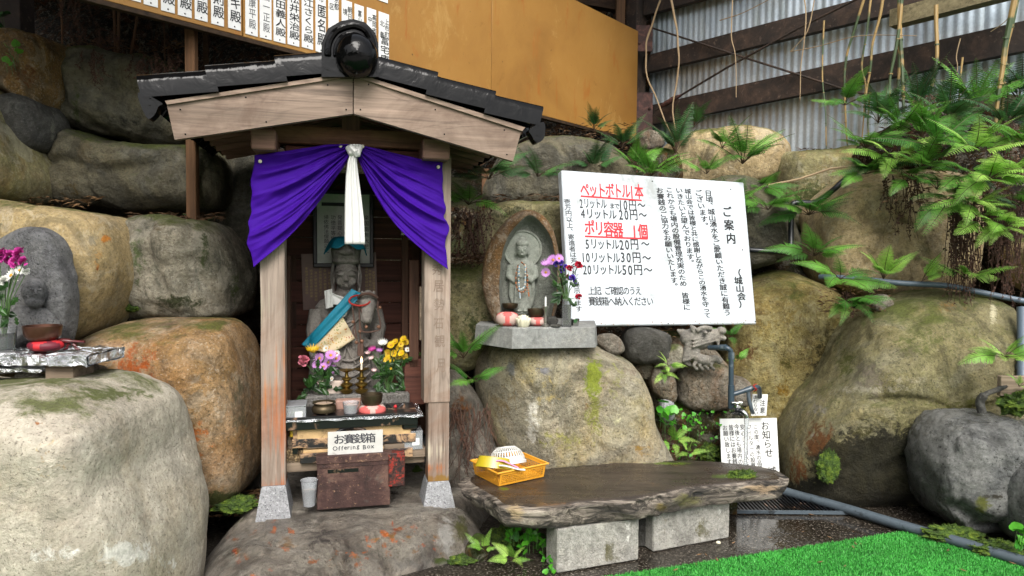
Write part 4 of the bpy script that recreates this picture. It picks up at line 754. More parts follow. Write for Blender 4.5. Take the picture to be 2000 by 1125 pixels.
# stone footings and posts
def post_at(x0px, x1px, ytop, ybot, yl, nm='post', f=None):
    a = hl(x0px, ybot, yl); b = hl(x1px, ybot, yl); t = hl(x0px, ytop, yl); wd = b.x - a.x
    return a.x, b.x, a.z, t.z
L0 = hl(511, 950); L1 = hl(558, 950); R0 = hl(835, 941); R1 = hl(877, 941)
PW = L1.x - L0.x; top = hl(540, 290).z; DEP = .80; bz = (L0.z + R0.z) / 2
def footing(x0, x1, z1, y0, ex):
    zb_ = -.03; mb = MB(); P = []
    for z, e in ((z1, .0), (z1 - .01, .006), (zb_, ex)): P += [(x0 - e, y0 - e, z), (x1 + e, y0 - e, z), (x1 + e, y0 + .13 + e, z), (x0 - e, y0 + .13 + e, z)]
    mb.add(P, [(0, 1, 2, 3)] + [(a * 4 + k, a * 4 + (k + 1) % 4, a * 4 + 4 + (k + 1) % 4, a * 4 + 4 + k) for a in (0, 1) for k in range(4)] + [(11, 10, 9, 8)]); return mb
for x0, x1, zt_, y0 in ((L0.x, L1.x, L0.z, 0), (R0.x, R1.x, R0.z, 0), (L0.x, L1.x, L0.z, DEP), (R0.x, R1.x, R0.z, DEP)): hp('footing_stone', footing(x0 + .004, x1 - .004, zt_ - .001, y0 - .004, .03 if y0 else .032), 'granite', smooth=False)
def hpost(x0, x1, z0, z1, y0, d=.115, mat='postw', blots=()):
    mb = box(0, 0, 0, x1 - x0, d, z1 - z0, .004); n_ = 24; mb = MB()
    for j in range(n_ + 1):
        z = z0 + (z1 - z0) * j / n_; e = .0015 * noise.noise(Vector((x0 * 9, z * 7, y0)))
        if j in (0, n_): z += 0
        for sx, sy in ((0, 0), (1, 0), (1, 1), (0, 1)): mb.v.append((x0 + (x1 - x0) * sx + e, y0 + d * sy + e, z))
    mb.f = [(j * 4 + k, j * 4 + (k + 1) % 4, j * 4 + 4 + (k + 1) % 4, j * 4 + 4 + k) for j in range(n_) for k in range(4)] + [(3, 2, 1, 0), tuple(n_ * 4 + k for k in range(4))]; mb.m = [0] * len(mb.f)
    o = hp('post', mb, mat, smooth=False)
    if blots: tint(o.data, HM, blots)
    return o
hpost(L0.x, L1.x, L0.z, top, 0, blots=[(552, 820, 60, 120, '#9a5222', .72), (530, 940, 90, 12, '#9a4c16', 1.0), (510, 780, 20, 60, '#a8652c', .5), (560, 700, 30, 60, '#9a5a2a', .5), (510, 600, 30, 60, '#8f8a76', .5)])
zs = hl(850, 785).z; hpost(R0.x + .003, R1.x - .002, R0.z, zs - .001, 0, blots=[(855, 938, 90, 12, '#7a5a18', 1.0), (835, 880, 40, 30, '#b9ae98', .6), (840, 915, 40, 14, '#a85a1c', .6)])
hpost(hl(828, 785).x, hl(878, 785).x, zs, top, -.006, d=.125)
for x0, x1 in ((L0.x, L1.x), (R0.x, R1.x)): hpost(x0, x1, L0.z, top, DEP, mat='darkv')
# carved writing on the right post
pm = MB(); O_ = Vector((0, -.0075, 0))
def hletters(mb, ch, px, py, wpx, hpx, yl, off=.0):
    c_ = hl(px, py, yl); letters(mb, ch, Vector((0, yl, 0)), Vector((1, 0, 0)), Vector((0, 0, 1)), c_.x, c_.z, S(wpx, 3.15), S(hpx, 3.15), off)
for ch, y in (('馬', 533), ('頭', 570), ('観', 605), ('世', 633), ('音', 668), ('菩', 712), ('薩', 745)): pass
for ch, x, y, h in (('秀', 852, 528, 26), ('居', 855, 560, 30), ('勢', 856, 596, 30), ('石', 855, 633, 28), ('観', 857, 668, 30), ('月', 860, 715, 36)): hletters(pm, ch, x, y, 20, h * .8, -.0072, -.004)
hp('carved_writing', pm, plain('faded_ink', '#6e5d50', .8), smooth=False, fix=False, kind='stuff')
# beams
def hbox(name, a, b, y0, y1, mat, bev=.003, par=None, **k):
    """box between pixel corners a (top-left) and b (bottom-right) seen on plane y0, reaching back to y1"""
    p = hl(a[0], a[1], y0); q = hl(b[0], b[1], y0); return hp(name, box((p.x + q.x) / 2, (y0 + y1) / 2, (p.z + q.z) / 2, abs(q.x - p.x), abs(y1 - y0), abs(p.z - q.z), bev), mat, par, smooth=False, **k)
zl = hl(690, 250, -.01).z; zh = hl(690, 284, -.01).z
hp('lintel', box((L0.x + R1.x) / 2 + .0, .05, (zl + zh) / 2, R0.x - L1.x + .10, .10, zl - zh, .004), 'beamw', smooth=False)
hp('inner_lintel', box((L0.x + R1.x) / 2, .07, zh - .035, R0.x - L1.x, .05, .06, .003), 'darkw', smooth=False)
for x0, x1, y0, y1 in ((487, 541, 250, 293), (824, 881, 269, 312)):
    p = hl(x0, y0, -.13); q = hl(x1, y1, -.13); hp('purlin', box((p.x + q.x) / 2, .5, (p.z + q.z) / 2, q.x - p.x - .01, 1.26, p.z - q.z, .006), 'eave', smooth=False)
    pass
p = hl(667, 226, -.02); q = hl(704, 251, -.02); hp('king_post', box((p.x + q.x) / 2, .04, (p.z + q.z) / 2 + .03, q.x - p.x, .08, p.z - q.z + .08, .003), 'darkv', smooth=False)
# bargeboards
YB = -.24
def bpoly(pts, y0, th): return prism([hl(x, y, y0) for x, y in pts], (0, th, 0))
def subd_wood(mb): return mb
hp('bargeboard', bpoly([(326, 206), (689, 150), (689, 222), (341, 273)], YB, .032), 'barge', smooth=False); hp('bargeboard', bpoly([(691, 150), (1018, 256), (1002, 315), (691, 222)], YB, .032), 'barge', smooth=False)
hp('barge_strip', bpoly([(322, 197), (689, 141), (689, 149), (326, 204)], YB - .012, .05), 'barge', smooth=False); hp('barge_strip', bpoly([(691, 141), (1026, 249), (1020, 256), (691, 149)], YB - .012, .05), 'barge', smooth=False)
for x, y in ((352, 214), (362, 262), (480, 190), (520, 238), (640, 166), (676, 214), (704, 214), (720, 165), (850, 214), (868, 262), (985, 254), (990, 302)): hp('nail', ell(hl(x, y, YB - .001), (.0035, .0015, .0035), 8, 5), 'tile')
# roof slopes in local coordinates
RA = hl(690, 143, YB); RL = hl(322, 199, YB); RR = hl(1026, 250, YB); RD = 1.28
def slope(A_, B_, y, t, lift=0.0): n_ = Vector((-(B_ - A_).z, 0, (B_ - A_).x)); n_ = n_ if n_.z > 0 else -n_; n_.normalize(); p = A_ + (B_ - A_) * t + n_ * lift; return Vector((p.x, YB + y, p.z))
for B_ in (RL, RR):
    hp('roof_deck', MB().add([slope(RA, B_, y, t, l) for l in (-.004, -.022) for y, t in ((.04, 0), (.04, 1), (RD, 1), (RD, 0))], [(0, 1, 2, 3), (7, 6, 5, 4), (0, 4, 5, 1), (1, 5, 6, 2), (2, 6, 7, 3), (3, 7, 4, 0)]), 'eave', smooth=False)
    k = 0; y = .045
    while y < RD - .02:
        wd = .15; lf = -.026 - .016 * (k % 1); n8 = [slope(RA, B_, yy, tt, ll) for ll in (0, 1) for yy, tt in ((y, .02), (y, .93 - .012 * k), (y + wd, .93 - .012 * k), (y + wd, .02))]
        vs = []
        for i_, (yy, tt) in enumerate(((y, .02), (y, .955), (y + wd, .955), (y + wd, .02))): vs.append(slope(RA, B_, yy, tt, -.024))
        for i_, (yy, tt) in enumerate(((y, .02), (y, .955), (y + wd, .955), (y + wd, .02))): vs.append(slope(RA, B_, yy, tt, -.075 if i_ in (0, 1) else -.050))
        hp('eave_board', MB().add(vs, [(0, 1, 2, 3), (7, 6, 5, 4), (0, 4, 5, 1), (1, 5, 6, 2), (2, 6, 7, 3), (3, 7, 4, 0)]), 'eave', smooth=False); y += wd + .012; k += 1
# tiles: wave tiles over each slope
def wavetile(A_, B_, y0, y1, t0, t1, lift=.0):
    def f(u, v):
        yy = y0 + (y1 - y0) * u; tt = t0 + (t1 - t0) * v; h = .02 * math.sin(u * 2 * PI * .92 + .3) + .022 + .016 * v + lift; return slope(A_, B_, yy, tt, h)
    top_ = grid(f, 14, 2); n0 = len(top_.v); bot = [tuple(Vector(p) - Vector((0, 0, .016))) for p in top_.v]; top_.v += bot; top_.f += [tuple(i + n0 for i in q[::-1]) for q in top_.f]
    w_ = 15
    for i in range(14): top_.f.append((2 * w_ + i, 2 * w_ + i + 1, n0 + 2 * w_ + i + 1, n0 + 2 * w_ + i)); top_.f.append((i + 1, i, n0 + i, n0 + i + 1))
    for j in range(2): top_.f.append((j * w_ + w_, j * w_, n0 + j * w_, n0 + j * w_ + w_)); top_.f.append((j * w_ + 14, j * w_ + 14 + w_, n0 + j * w_ + 14 + w_, n0 + j * w_ + 14))
    top_.m = [0] * len(top_.f); return top_
def verge(A_, B_, t0, t1, k, end):
    """edge tile: rounded top with a drop lip hanging over the bargeboard"""
    sec = [(.16, .035), (.12, .065), (.06, .086), (.02, .093), (-.008, .090), (-.020, .080), (-.026, .055), (-.027, -.002), (-.014, -.002), (-.014, .050), (-.006, .066), (.02, .074), (.06, .068), (.12, .048), (.16, .02)]
    mb = MB(); V = []; n_ = len(sec); K = 6
    for j in range(K + 1):
        v = j / K; t = t0 + (t1 - t0) * v; sc_ = 1.06 if v < .12 and k else 1.0
        for (a, b) in sec: V.append(slope(A_, B_, a * sc_ + .0, t, (b + .004) * sc_ + .022 * v * 1.0 + .000))
    mb.add(V, [(j * n_ + i, j * n_ + (i + 1) % n_, (j + 1) * n_ + (i + 1) % n_, (j + 1) * n_ + i) for j in range(K) for i in range(n_)] + [tuple(range(n_)), tuple(K * n_ + i for i in range(n_))[::-1]]); return mb
def T_of(px, A_, B_):
    d = ((px[0] - proj(HM @ A_)[0]) / (proj(HM @ B_)[0] - proj(HM @ A_)[0])); return d
for B_, cuts in ((RL, ((.0, .40), (.36, .76), (.72, 1.10))), (RR, ((.0, .44), (.40, .78), (.74, 1.07)))):
    for k, (t0, t1) in enumerate(cuts):
        hp('verge_tile', verge(RA, B_, t0, t1, k, k == 2), 'tile', smooth=50)
    # curled lip of the lowest edge tile
    mb = MB(); P = [slope(RA, B_, -.026, 1.09, .045), slope(RA, B_, -.026, 1.02, -.008), slope(RA, B_, -.026, 1.04, -.03), slope(RA, B_, -.026, 1.08, -.055), slope(RA, B_, -.026, 1.115, -.02)] if B_ is RR else [slope(RA, B_, -.026, 1.11, .045), slope(RA, B_, -.026, 1.01, -.008), slope(RA, B_, -.026, 1.03, -.02), slope(RA, B_, -.026, 1.06, -.05), slope(RA, B_, -.026, 1.10, -.055)]
    cv = crom([(p.x, p.z) for p in P], 4); hp('tile_lip', prism([Vector((c_.x, P[0].y, c_.y)) for c_ in cv], (0, .06, 0)), 'tile', smooth=30)
    for q in range(4):
        y0 = .10 + q * .275
        for k, (t0, t1) in enumerate(cuts): hp('roof_tile', wavetile(RA, B_, y0, y0 + .285, t0 + .01, t1 - (.03 if k == 2 else 0), .004 * (q % 2)), 'tile', smooth=50)
        hp('eave_tile_end', tube([slope(RA, B_, y0 + .07, 1.0, .03), slope(RA, B_, y0 + .07, 1.075 if B_ is RL else 1.045, -.01)], .05, 12), 'tile', smooth=50)
        hp('eave_tile_end', tube([slope(RA, B_, y0 + .20, 1.0, .02), slope(RA, B_, y0 + .20, 1.07 if B_ is RL else 1.04, -.012)], .05, 12), 'tile', smooth=50)
# ridge and ogre tile
zr = RA.z
y = .06
while y < RD: hp('ridge_tile', tube([Vector((RA.x, YB + y, zr + .055)), Vector((RA.x, YB + y + .03, zr + .055)), Vector((RA.x, YB + y + .30, zr + .05))], [.082, .075, .07], 16), 'tile', smooth=50); y += .29
arch = [(628, 112), (628, 84), (640, 56), (665, 41), (690, 37), (714, 44), (733, 64), (739, 86), (740, 116), (740, 150), (628, 150)]
pa = [hl(x, y, YB - .035) for x, y in arch]; mb = prism(pa, (0, .08, 0))
og = hp('end_tile', mb, 'tile', smooth=25)
arc2 = [(640, 108), (642, 84), (655, 62), (675, 52), (695, 50), (715, 60), (727, 84), (729, 108)]
hp('end_tile_rim', tube(crom([hl(x, y, YB - .04) for x, y in arc2], 5, False), .014, 8), 'tile', og)
hp('end_tile_rim', tube(crom([hl(690 + (x - 688) * .72, 108 + (y - 108) * .75, YB - .045) for x, y in arc2], 5, False), .010, 8), 'tile', og)
c_ = hl(697, 106, YB - .09); rb = S(38, 3.0); prof = [(0, -.05), (rb * .5, -.045), (rb * .86, -.022), (rb, .01), (rb, .05), (rb * .9, .09)]
hp('end_tile_boss', lathe(prof, 40).xf(Matrix.Translation(c_) @ Matrix.Rotation(R(-90), 4, 'X')), 'tile', smooth=60)
# walls
bw0 = L0.x + .02; bw1 = R1.x - .02; YW = DEP + .01
nb_ = 9; z0 = .30; z1 = top
for k in range(11):
    a = z0 + (z1 - z0) * k / 11; hp('wall_plank', box((bw0 + bw1) / 2, YW, a + (z1 - z0) / 22, bw1 - bw0, .02, (z1 - z0) / 11 - .004, .003), 'darkw', smooth=False)
for sx in (0, 1):
    x = bw0 + .02 if sx == 0 else bw1 - .02
    for k in range(5):
        y0 = .13 + k * .135; hp('side_plank', box(x, y0 + .066, (z0 + z1) / 2, .016, .131, z1 - z0, .002), 'darkv', smooth=False)
hbox('inner_stile', (800, 508), (818, 718), .30, .33, 'darkv'); hbox('inner_stile', (786, 400), (797, 770), .55, .60, 'darkv'); hbox('door_batten', (820, 560), (826, 665), .12, .15, 'oldplank')
hbox('inner_stile', (560, 500), (568, 800), .45, .50, 'darkv'); hbox('side_panel', (790, 702), (830, 790), .30, .32, 'darkw')
# ------------------------------------------------------------------ drapes
n = NT('purple_cloth', .75, 0, .15); n.b.inputs['Sheen Weight'].default_value = 0; n.b.inputs['Sheen Tint'].default_value = (.35, .2, 1, 1)
M['purple'] = n.done(n.mix(n.noise(4, 3), '#2a0268', '#360482'), None, n.bump(n.noise(300, 2), .1, .001))
M['whitecloth'] = plain('white_cloth', '#b9b9b6', .8, var=.04, bump=.1, bs=90); M['teal'] = plain('teal_cloth', '#0c6f86', .6, var=.1, bump=.1)
M['ivory'] = plain('ivory', '#c9c3ac', .5)
def bez(pts, t):
    n_ = len(pts) - 1; f = t * n_; i = min(int(f), n_ - 1); s_ = f - i; g = lambda j: Vector(pts[max(0, min(n_, j))])
    p0, p1, p2, p3 = g(i - 1), g(i), g(i + 1), g(i + 2); return .5 * ((2 * p1) + (p2 - p0) * s_ + (2 * p0 - 5 * p1 + 4 * p2 - p3) * s_ * s_ + (3 * p1 - p0 - 3 * p2 + p3) * s_ ** 3)
def drape(name, label, topc, botc, outer, sgn, seed):
    rr = random.Random(seed); fo = [(rr.uniform(3, 14), rr.uniform(0, 6), rr.uniform(.4, 1)) for _ in range(6)]
    def f(u, v):
        a = bez(topc, u); b = bez(botc, u); p = a * (1 - v) + b * v
        if u > .6: e = bez(outer, v); w_ = ((u - .6) / .4) ** 2; p = p * (1 - w_) + e * w_
        sag = math.sin(PI * u) * 6 * math.sin(PI * v); p = Vector((p.x, p.y + sag))
        h = 0
        vv = v + .05 * math.sin(u * 3 + seed)
        for fr, ph, am in fo: h += am * (1 - abs(math.sin(fr * vv * 1.5 + ph + .8 * u)) ** .6) * 1.3
        h += .9 * noise.noise(Vector((u * 2, v * 15, seed))) + .5 * noise.noise(Vector((u * 9, v * 16, seed + 3)))
        env = (.25 + 1.0 * math.sin(PI * min(1, u * .85 + .12))) * .012; edge = .006 * noise.noise(Vector((v * 7, seed, 0))) * u ** 4 * 3
        q = hl(p.x, p.y, -.03); return (q.x + edge, -.034 - h * env * 1.0 - .01 * math.sin(PI * u), q.z)
    mb = grid(f, 90, 120); o = bpy.data.objects.new(name, mesh(name, mb, M['purple'], smooth='all')); C.objects.link(o)
    m = o.modifiers.new('thick', 'SOLIDIFY'); m.thickness = .002; m.offset = 1
    o.matrix_basis = HM; return tag(o, label, 'drape', 'purple drapes of the shrine')
drape('shrine_drape', 'purple drape gathered to the left side of the shrine opening', [(683, 284), (640, 286), (590, 293), (540, 300), (499, 304)], [(690, 300), (655, 350), (612, 410), (560, 468), (499, 516)], [(498, 304), (494, 350), (492, 400), (485, 440), (488, 480), (497, 522)], -1, 3)
drape('shrine_drape', 'purple drape gathered to the right side of the shrine opening', [(697, 284), (735, 292), (780, 304), (825, 313), (863, 317)], [(697, 305), (722, 362), (760, 425), (812, 480), (870, 524)], [(864, 318), (864, 370), (868, 410), (873, 440), (870, 480), (874, 526)], 1, 8)
for i, (x, y) in enumerate(((508, 315), (665, 285), (708, 286), (856, 326))):
    q = hw(x, y, -.056); mb = ell((0, 0, 0), (.0085, .006, .0085), 12, 8); o = bpy.data.objects.new('drape_pin', mesh('drape_pin', mb, M['ivory'])); C.objects.link(o); o.location = q
    tag(o, ['round white pin at the far left corner of the purple drapes', 'white pin left of the white knot above the opening', 'white pin right of the white knot above the opening', 'round white pin at the far right corner of the purple drapes'][i], 'pin', 'white pins holding the drapes')
def sash(u, v):
    pts = [(692, 284, 10), (690, 296, 9), (690, 306, 7.5), (688, 320, 9), (688, 345, 12), (690, 390, 16), (692, 430, 18.5), (693, 477, 19.5)]
    f = v * (len(pts) - 1); i = min(int(f), len(pts) - 2); s_ = f - i; x, y, w_ = (pts[i][k] * (1 - s_) + pts[i + 1][k] * s_ for k in range(3))
    q = hl(x + (u - .5) * 2 * w_ + 1.5 * math.sin(v * 9) * 0, y, -.06); fold = .012 * abs(math.sin(u * 7.2 + .6 * v)) + .008 * math.sin(u * 17 + v) * (1 - v * .6)
    return (q.x, -.075 - fold - .012 * math.sin(PI * u), q.z)
mb = grid(sash, 40, 60); ws = bpy.data.objects.new('white_sash', mesh('white_sash', mb, M['whitecloth'], smooth='all')); C.objects.link(ws); ws.matrix_basis = HM; m = ws.modifiers.new('t', 'SOLIDIFY'); m.thickness = .002
tag(ws, 'long white cloth sash knotted between the two purple drapes', 'sash')
part('knot', tube([hl(680, 288, -.07), hl(688, 300, -.09), hl(697, 300, -.095), hl(703, 286, -.07)], [.014, .019, .019, .014], 10), M['whitecloth'], ws); part('knot_band', tube([hl(684, 286, -.1), hl(694, 296, -.112), hl(696, 305, -.10)], [.010, .012, .008], 8), M['whitecloth'], ws)
# ------------------------------------------------------------------ things on the back wall
def hplate(a, b, c, yl, th):     # pixels: bottom-left, bottom-right, top-left on the plane yl
    return Plate(hw(*a, yl), hw(*b, yl), hw(*c, yl), th)
P = hplate((612, 522), (730, 522), (612, 370), YW - .06, .02); pf = root('picture_frame', 'black framed writing under glass hanging behind the statue head', 'framed picture', P.o + P.u * P.W / 2)
for (x0, x1, z0_, z1_) in ((0, P.W, 0, .022), (0, P.W, P.H - .022, P.H), (0, .022, .0221, P.H - .0221), (P.W - .022, P.W, .0221, P.H - .0221)):
    part('frame', Plate(P.o + P.u * x0 + P.v * z0_, P.o + P.u * x1 + P.v * z0_, P.o + P.u * x0 + P.v * z1_, .03).slab(.003), plain('frame_black', '#0e0f12', .3) if x0 == 0 and z0_ == 0 and x1 == P.W else bpy.data.materials['frame_black'], pf, world=True, smooth=False)
part('paper', Plate(P.o + P.u * .02 + P.v * .02 - P.n * .012, P.o + P.u * (P.W - .02) + P.v * .02 - P.n * .012, P.o + P.u * .02 + P.v * (P.H - .02) - P.n * .012, .004).slab(0), plain('grey_paper', '#d2d2cc', .25, var=.1), pf, world=True, smooth=False)
mb = MB(); P2 = Plate(P.o - P.n * .010, P.o + P.u * P.W - P.n * .010, P.o + P.v * P.H - P.n * .010, .001)
P2.col(mb, '帰依佛法僧願以此', (636, 420), (637, 495), 9, .0); P2.col(mb, '功徳平等施一切', (650, 420), (650, 492), 9, .0); P2.col(mb, '発菩提心往生安', (663, 420), (663, 492), 9, .0); P2.col(mb, '楽国南無大悲', (715, 420), (715, 488), 9, .0)
a = P2.uv(628, 402); b = P2.uv(672, 396); q = P2.o + P2.n * .001; mb.add([q + P2.u * a[0] + P2.v * a[1], q + P2.u * b[0] + P2.v * a[1], q + P2.u * b[0] + P2.v * b[1], q + P2.u * a[0] + P2.v * b[1]], [(0, 1, 2, 3)])
part('lettering', mb, M['ink'], pf, world=True, smooth=False, fix=False, kind='stuff')
part('cord', tube([P.o + P.u * P.W * .3 + P.v * P.H + P.n * .0, P.o + P.u * P.W * .5 + P.v * (P.H + .05), P.o + P.u * P.W * .7 + P.v * P.H], .002, 5), M['greyink'], pf, world=True)
P = hplate((592, 606), (738, 600), (587, 496), YW - .02, .004); pq = root('wall_plaque', 'brown metal plaque with faded gilt writing on the back wall behind the statue', 'plaque', P.o + P.u * P.W / 2)
part('plate', P.slab(.001), plain('plaque_brown', '#6a544c', .45, .3), pq, world=True, smooth=False); mb = MB()
for k, x in enumerate((598, 607, 616, 625, 634, 643, 715, 722, 729)): P.col(mb, '奉納湧水観音縁起由来記之碑'[k % 4:k % 4 + 9], (x, 522 + (k % 3) * 4), (x + 1, 575 + (k * 7) % 18), 5.5, 0)
part('lettering', mb, plain('gilt', '#a08a56', .5, .3), pq, world=True, smooth=False, fix=False, kind='stuff')
# small crest stickers
for (x, y, yl, lab) in ((549, 294, .09, 'tiny black and white crest sticker left of the lintel'), (787, 453, .5, 'tiny black crest sticker on the right inner frame')):
    q = hw(x, y, yl); P = Plate(q + Vector((-.013, 0, -.02)), q + Vector((.013, .0065 * 0, -.02)), q + Vector((-.013, 0, .02)), .003); r_ = root('crest_sticker', lab, 'sticker', q)
    part('plate', P.slab(0), M['ink'], r_, world=True, smooth=False); part('mark', ell(q + Vector((0, -.002, .006)), (.009, .002, .009), 10, 6), M['white'], r_, world=True)
    part('bar', box(q.x, q.y - .0012, q.z - .012, .018, .002, .008), M['white'], r_, world=True, smooth=False)

# ------------------------------------------------------------------ statue with a horse crown
def mk_statue():
    Y_ = .52; px = 3.16 + Y_; c = hl(676, 540, Y_); s_ = px / F
    bx_ = c.x
    def L(x, y, d=0.0): return Vector((bx_ + (x - 676) * s_, Y_ + d, hl(676, y, Y_).z))
    mb = MB()
    body = [(790, 54, .10), (760, 56, .105), (720, 52, .10), (690, 50, .095), (665, 47, .09), (640, 50, .088), (615, 56, .085), (598, 58, .078), (587, 50, .066), (577, 30, .05), (568, 19, .042), (556, 17, .04)]
    V = []; n_ = 28
    for y, hw_, dp in body:
        c0 = L(676, y)
        for k in range(n_):
            th = 2 * PI * k / n_; V.append(c0 + Vector((math.cos(th) * hw_ * s_, math.sin(th) * dp, 0)))
    fs = [(j * n_ + k, j * n_ + (k + 1) % n_, (j + 1) * n_ + (k + 1) % n_, (j + 1) * n_ + k) for j in range(len(body) - 1) for k in range(n_)] + [tuple(range(n_)), tuple((len(body) - 1) * n_ + k for k in range(n_))]
    mb.add(V, fs)
    # arms: hang and bend forward to the chest
    tube([L(622, 605), L(616, 645, -.02), L(620, 690, -.05), L(650, 700, -.11)], [.042, .042, .036, .026], 12, mb)
    tube([L(730, 605), L(738, 640, -.03), L(730, 672, -.09), L(712, 665, -.13)], [.042, .04, .034, .024], 12, mb)
    # sleeves falling from the forearms
    tube([L(620, 690, -.05), L(618, 740, -.03), L(622, 790, -.02)], [.03, .036, .03], 10, mb); tube([L(730, 680, -.06), L(738, 730, -.03), L(736, 790, -.02)], [.032, .036, .03], 10, mb)
    # folds of the robe
    for k in range(7):
        y = 690 + k * 15; tube(crom([L(640 - k, y - 10, -.088), L(665, y + 6, -.103), L(690, y + 8, -.104), L(718 + k, y - 12, -.088)], 5, False), .0065, 6, mb)
    for k in range(5): tube(crom([L(652 - 2 * k, 592 + 5 * k, -.045 - .008 * k), L(676, 604 + 8 * k, -.075 - .004 * k), L(700 + 2 * k, 592 + 5 * k, -.045 - .008 * k)], 5, False), .0055, 6, mb)
    # V-shaped knot of the skirt
    tube([L(676, 668, -.10), L(684, 690, -.107), L(694, 706, -.10)], .006, 6, mb); tube([L(676, 668, -.10), L(672, 690, -.107), L(662, 706, -.10)], .006, 6, mb)
    hc = L(676, 536, -.01); ell(hc, (22 * s_, .066, 30 * s_), 24, 18, mb); ell(L(676, 552, -.028), (17 * s_, .045, 14 * s_), 16, 12, mb)
    # hair band and crown
    ell(L(676, 510, 0), (27 * s_, .072, 10 * s_), 24, 10, mb); tube([L(676, 512), L(676, 500), L(676, 488), L(676, 478)], [.066, .074, .080, .066], 20, mb); ell(L(676, 478), (25 * s_, .07, 10 * s_), 20, 10, mb)
    ell(L(676, 484, -.074), (8.5 * s_, .018, 6 * s_), 12, 8, mb); ell(L(676, 492, -.074), (13 * s_, .02, 7 * s_), 12, 8, mb); ell(L(676, 480, -.078), (5 * s_, .016, 5 * s_), 12, 8, mb); 
    tube(crom([L(662, 497, -.07), L(661, 486, -.072), L(669, 474, -.072), L(683, 474, -.072), L(691, 486, -.072), L(690, 497, -.07)], 4, False), .004, 6, mb)
    for sx in (-1, 1):
        ell(L(676 + sx * 23.5, 545, .0), (3.4 * s_, .014, 14 * s_), 10, 10, mb)       # long ears
        ell(L(676 + sx * 10, 535, -.068), (7.5 * s_, .013, 4.0 * s_), 12, 8, mb)     # lids
        tube(crom([L(676 + sx * 3, 531, -.073), L(676 + sx * 10, 526, -.0715), L(676 + sx * 19, 530, -.058)], 4, False), .0042, 6, mb)
        ell(L(676 + sx * 11, 549, -.058), (8 * s_, .014, 8 * s_), 10, 8, mb)
        tube([L(676 + sx * 24, 515, .0), L(676 + sx * 27, 540, .01), L(676 + sx * 24, 575, .01), L(676 + sx * 32, 590, -.01)], [.008, .01, .01, .007], 8, mb)
    tube([L(676, 529, -.072), L(676, 538, -.080), L(676, 545, -.088)], [.0045, .0065, .0100], 8, mb); ell(L(676, 546, -.084), (6 * s_, .011, 2.8 * s_), 10, 6, mb)
    ell(L(676, 554, -.075), (6 * s_, .009, 1.6 * s_), 12, 6, mb); ell(L(676, 558, -.074), (4.6 * s_, .009, 1.8 * s_), 12, 6, mb); ell(L(676, 526, -.071), (2.2 * s_, .005, 2.2 * s_), 10, 6, mb)
    out = remesh(mb, .0027, 1)
    st = root('guanyin_statue', 'dark standing stone statue with a tall crown, sash and cloths inside the shrine', 'statue', HM @ L(676, 790), AL)
    out.v = [tuple(Vector(v) - L(676, 790)) for v in out.v]
    part('figure', out, M['statue'], st, smooth='all')
    # horse head held at its left shoulder, remeshed on its own
    hb = MB(); ell(L(716, 585, -.135), (17 * s_, .05, 18 * s_), 16, 12, hb); tube([L(715, 590, -.15), L(713, 606, -.18), L(712, 618, -.19)], [.045, .036, .03], 14, hb); ell(L(712, 619, -.19), (11 * s_, .032, 8 * s_), 14, 8, hb)
    for sx in (-1, 1): ell(L(716 + sx * 11, 572, -.13), (3 * s_, .01, 7 * s_), 8, 6, hb); ell(L(716 + sx * 12, 592, -.165), (3.4 * s_, .01, 3 * s_), 8, 6, hb); ell(L(712 + sx * 5, 617, -.218), (2 * s_, .006, 2 * s_), 8, 6, hb)
    ell(L(716, 570, -.13), (8 * s_, .03, 6 * s_), 10, 8, hb)
    ho = remesh(hb, .0035, 2); ho.v = [tuple(Vector(v) - L(676, 790)) for v in ho.v]; part('horse_head', ho, M['statue'], st, smooth='all')
    off = L(676, 790)
    def cloth(name, corner, mat, dy, nu=16, nv=30, parent=None):
        (a, b, c_, d) = corner
        def f(u, v):
            p = (Vector(a) * (1 - u) + Vector(b) * u) * (1 - v) + (Vector(d) * (1 - u) + Vector(c_) * u) * v; x, y = p.x, p.y
            hwid = 52; e = max(0, 1 - ((x - 676) / 66) ** 2) ** .5; q = L(x, y, -.055 - .065 * e - dy + .004 * math.sin(u * 11 + v * 2)); return q - off
        o = part(name, grid(f, nu, nv), M[mat], st, smooth='all', fix=False); m = o.modifiers.new('t', 'SOLIDIFY'); m.thickness = .003; m.offset = 0; return o
    cloth('white_cloth', [(637, 574), (650, 570), (700, 590), (650, 592)], 'whitecloth', .0); cloth('white_cloth', [(636, 566), (650, 562), (652, 596), (639, 600)], 'whitecloth', .004); cloth('white_cloth', [(652, 612), (684, 588), (676, 612), (650, 628)], 'whitecloth', .006)
    cloth('teal_sash', [(686, 562), (706, 572), (612, 678), (594, 668)], 'teal', .016, 10, 40)
    n = NT('brocade', .6); v = n.vor(95); fl = n.ramp(v.outputs['Distance'], [(.32, 1.), (.4, 0.)], 'LINEAR'); M['brocade'] = n.done(n.mix(fl, '#b8a888', n.ramp(n.noise(18, 2), [(.4, '#8c4a2c'), (.5, '#b98b3c'), (.6, '#7c7f4a')])))
    cloth('brocade_bib', [(668, 612), (692, 656), (650, 684), (604, 676)], 'brocade', .012)
    # cords, beads and tassels
    red = plain('red_cord', '#8c1c10', .7); rope = plain('old_rope', '#4a352c', .85); M['rope'] = rope; M['redcord'] = red
    part('bead_loop', tube(crom([L(700 + 19 * math.cos(t), 583 + 9 * math.sin(t), -.18 - .03 * math.sin(t)) - off for t in [PI * k / 5 for k in range(10)]], 4), .005, 6), red, st)
    part('cord', tube(crom([L(698, 578, -.15) - off, L(704, 572, -.19) - off, L(718, 570, -.20) - off, L(733, 578, -.18) - off], 5, False), .008, 7), rope, st)
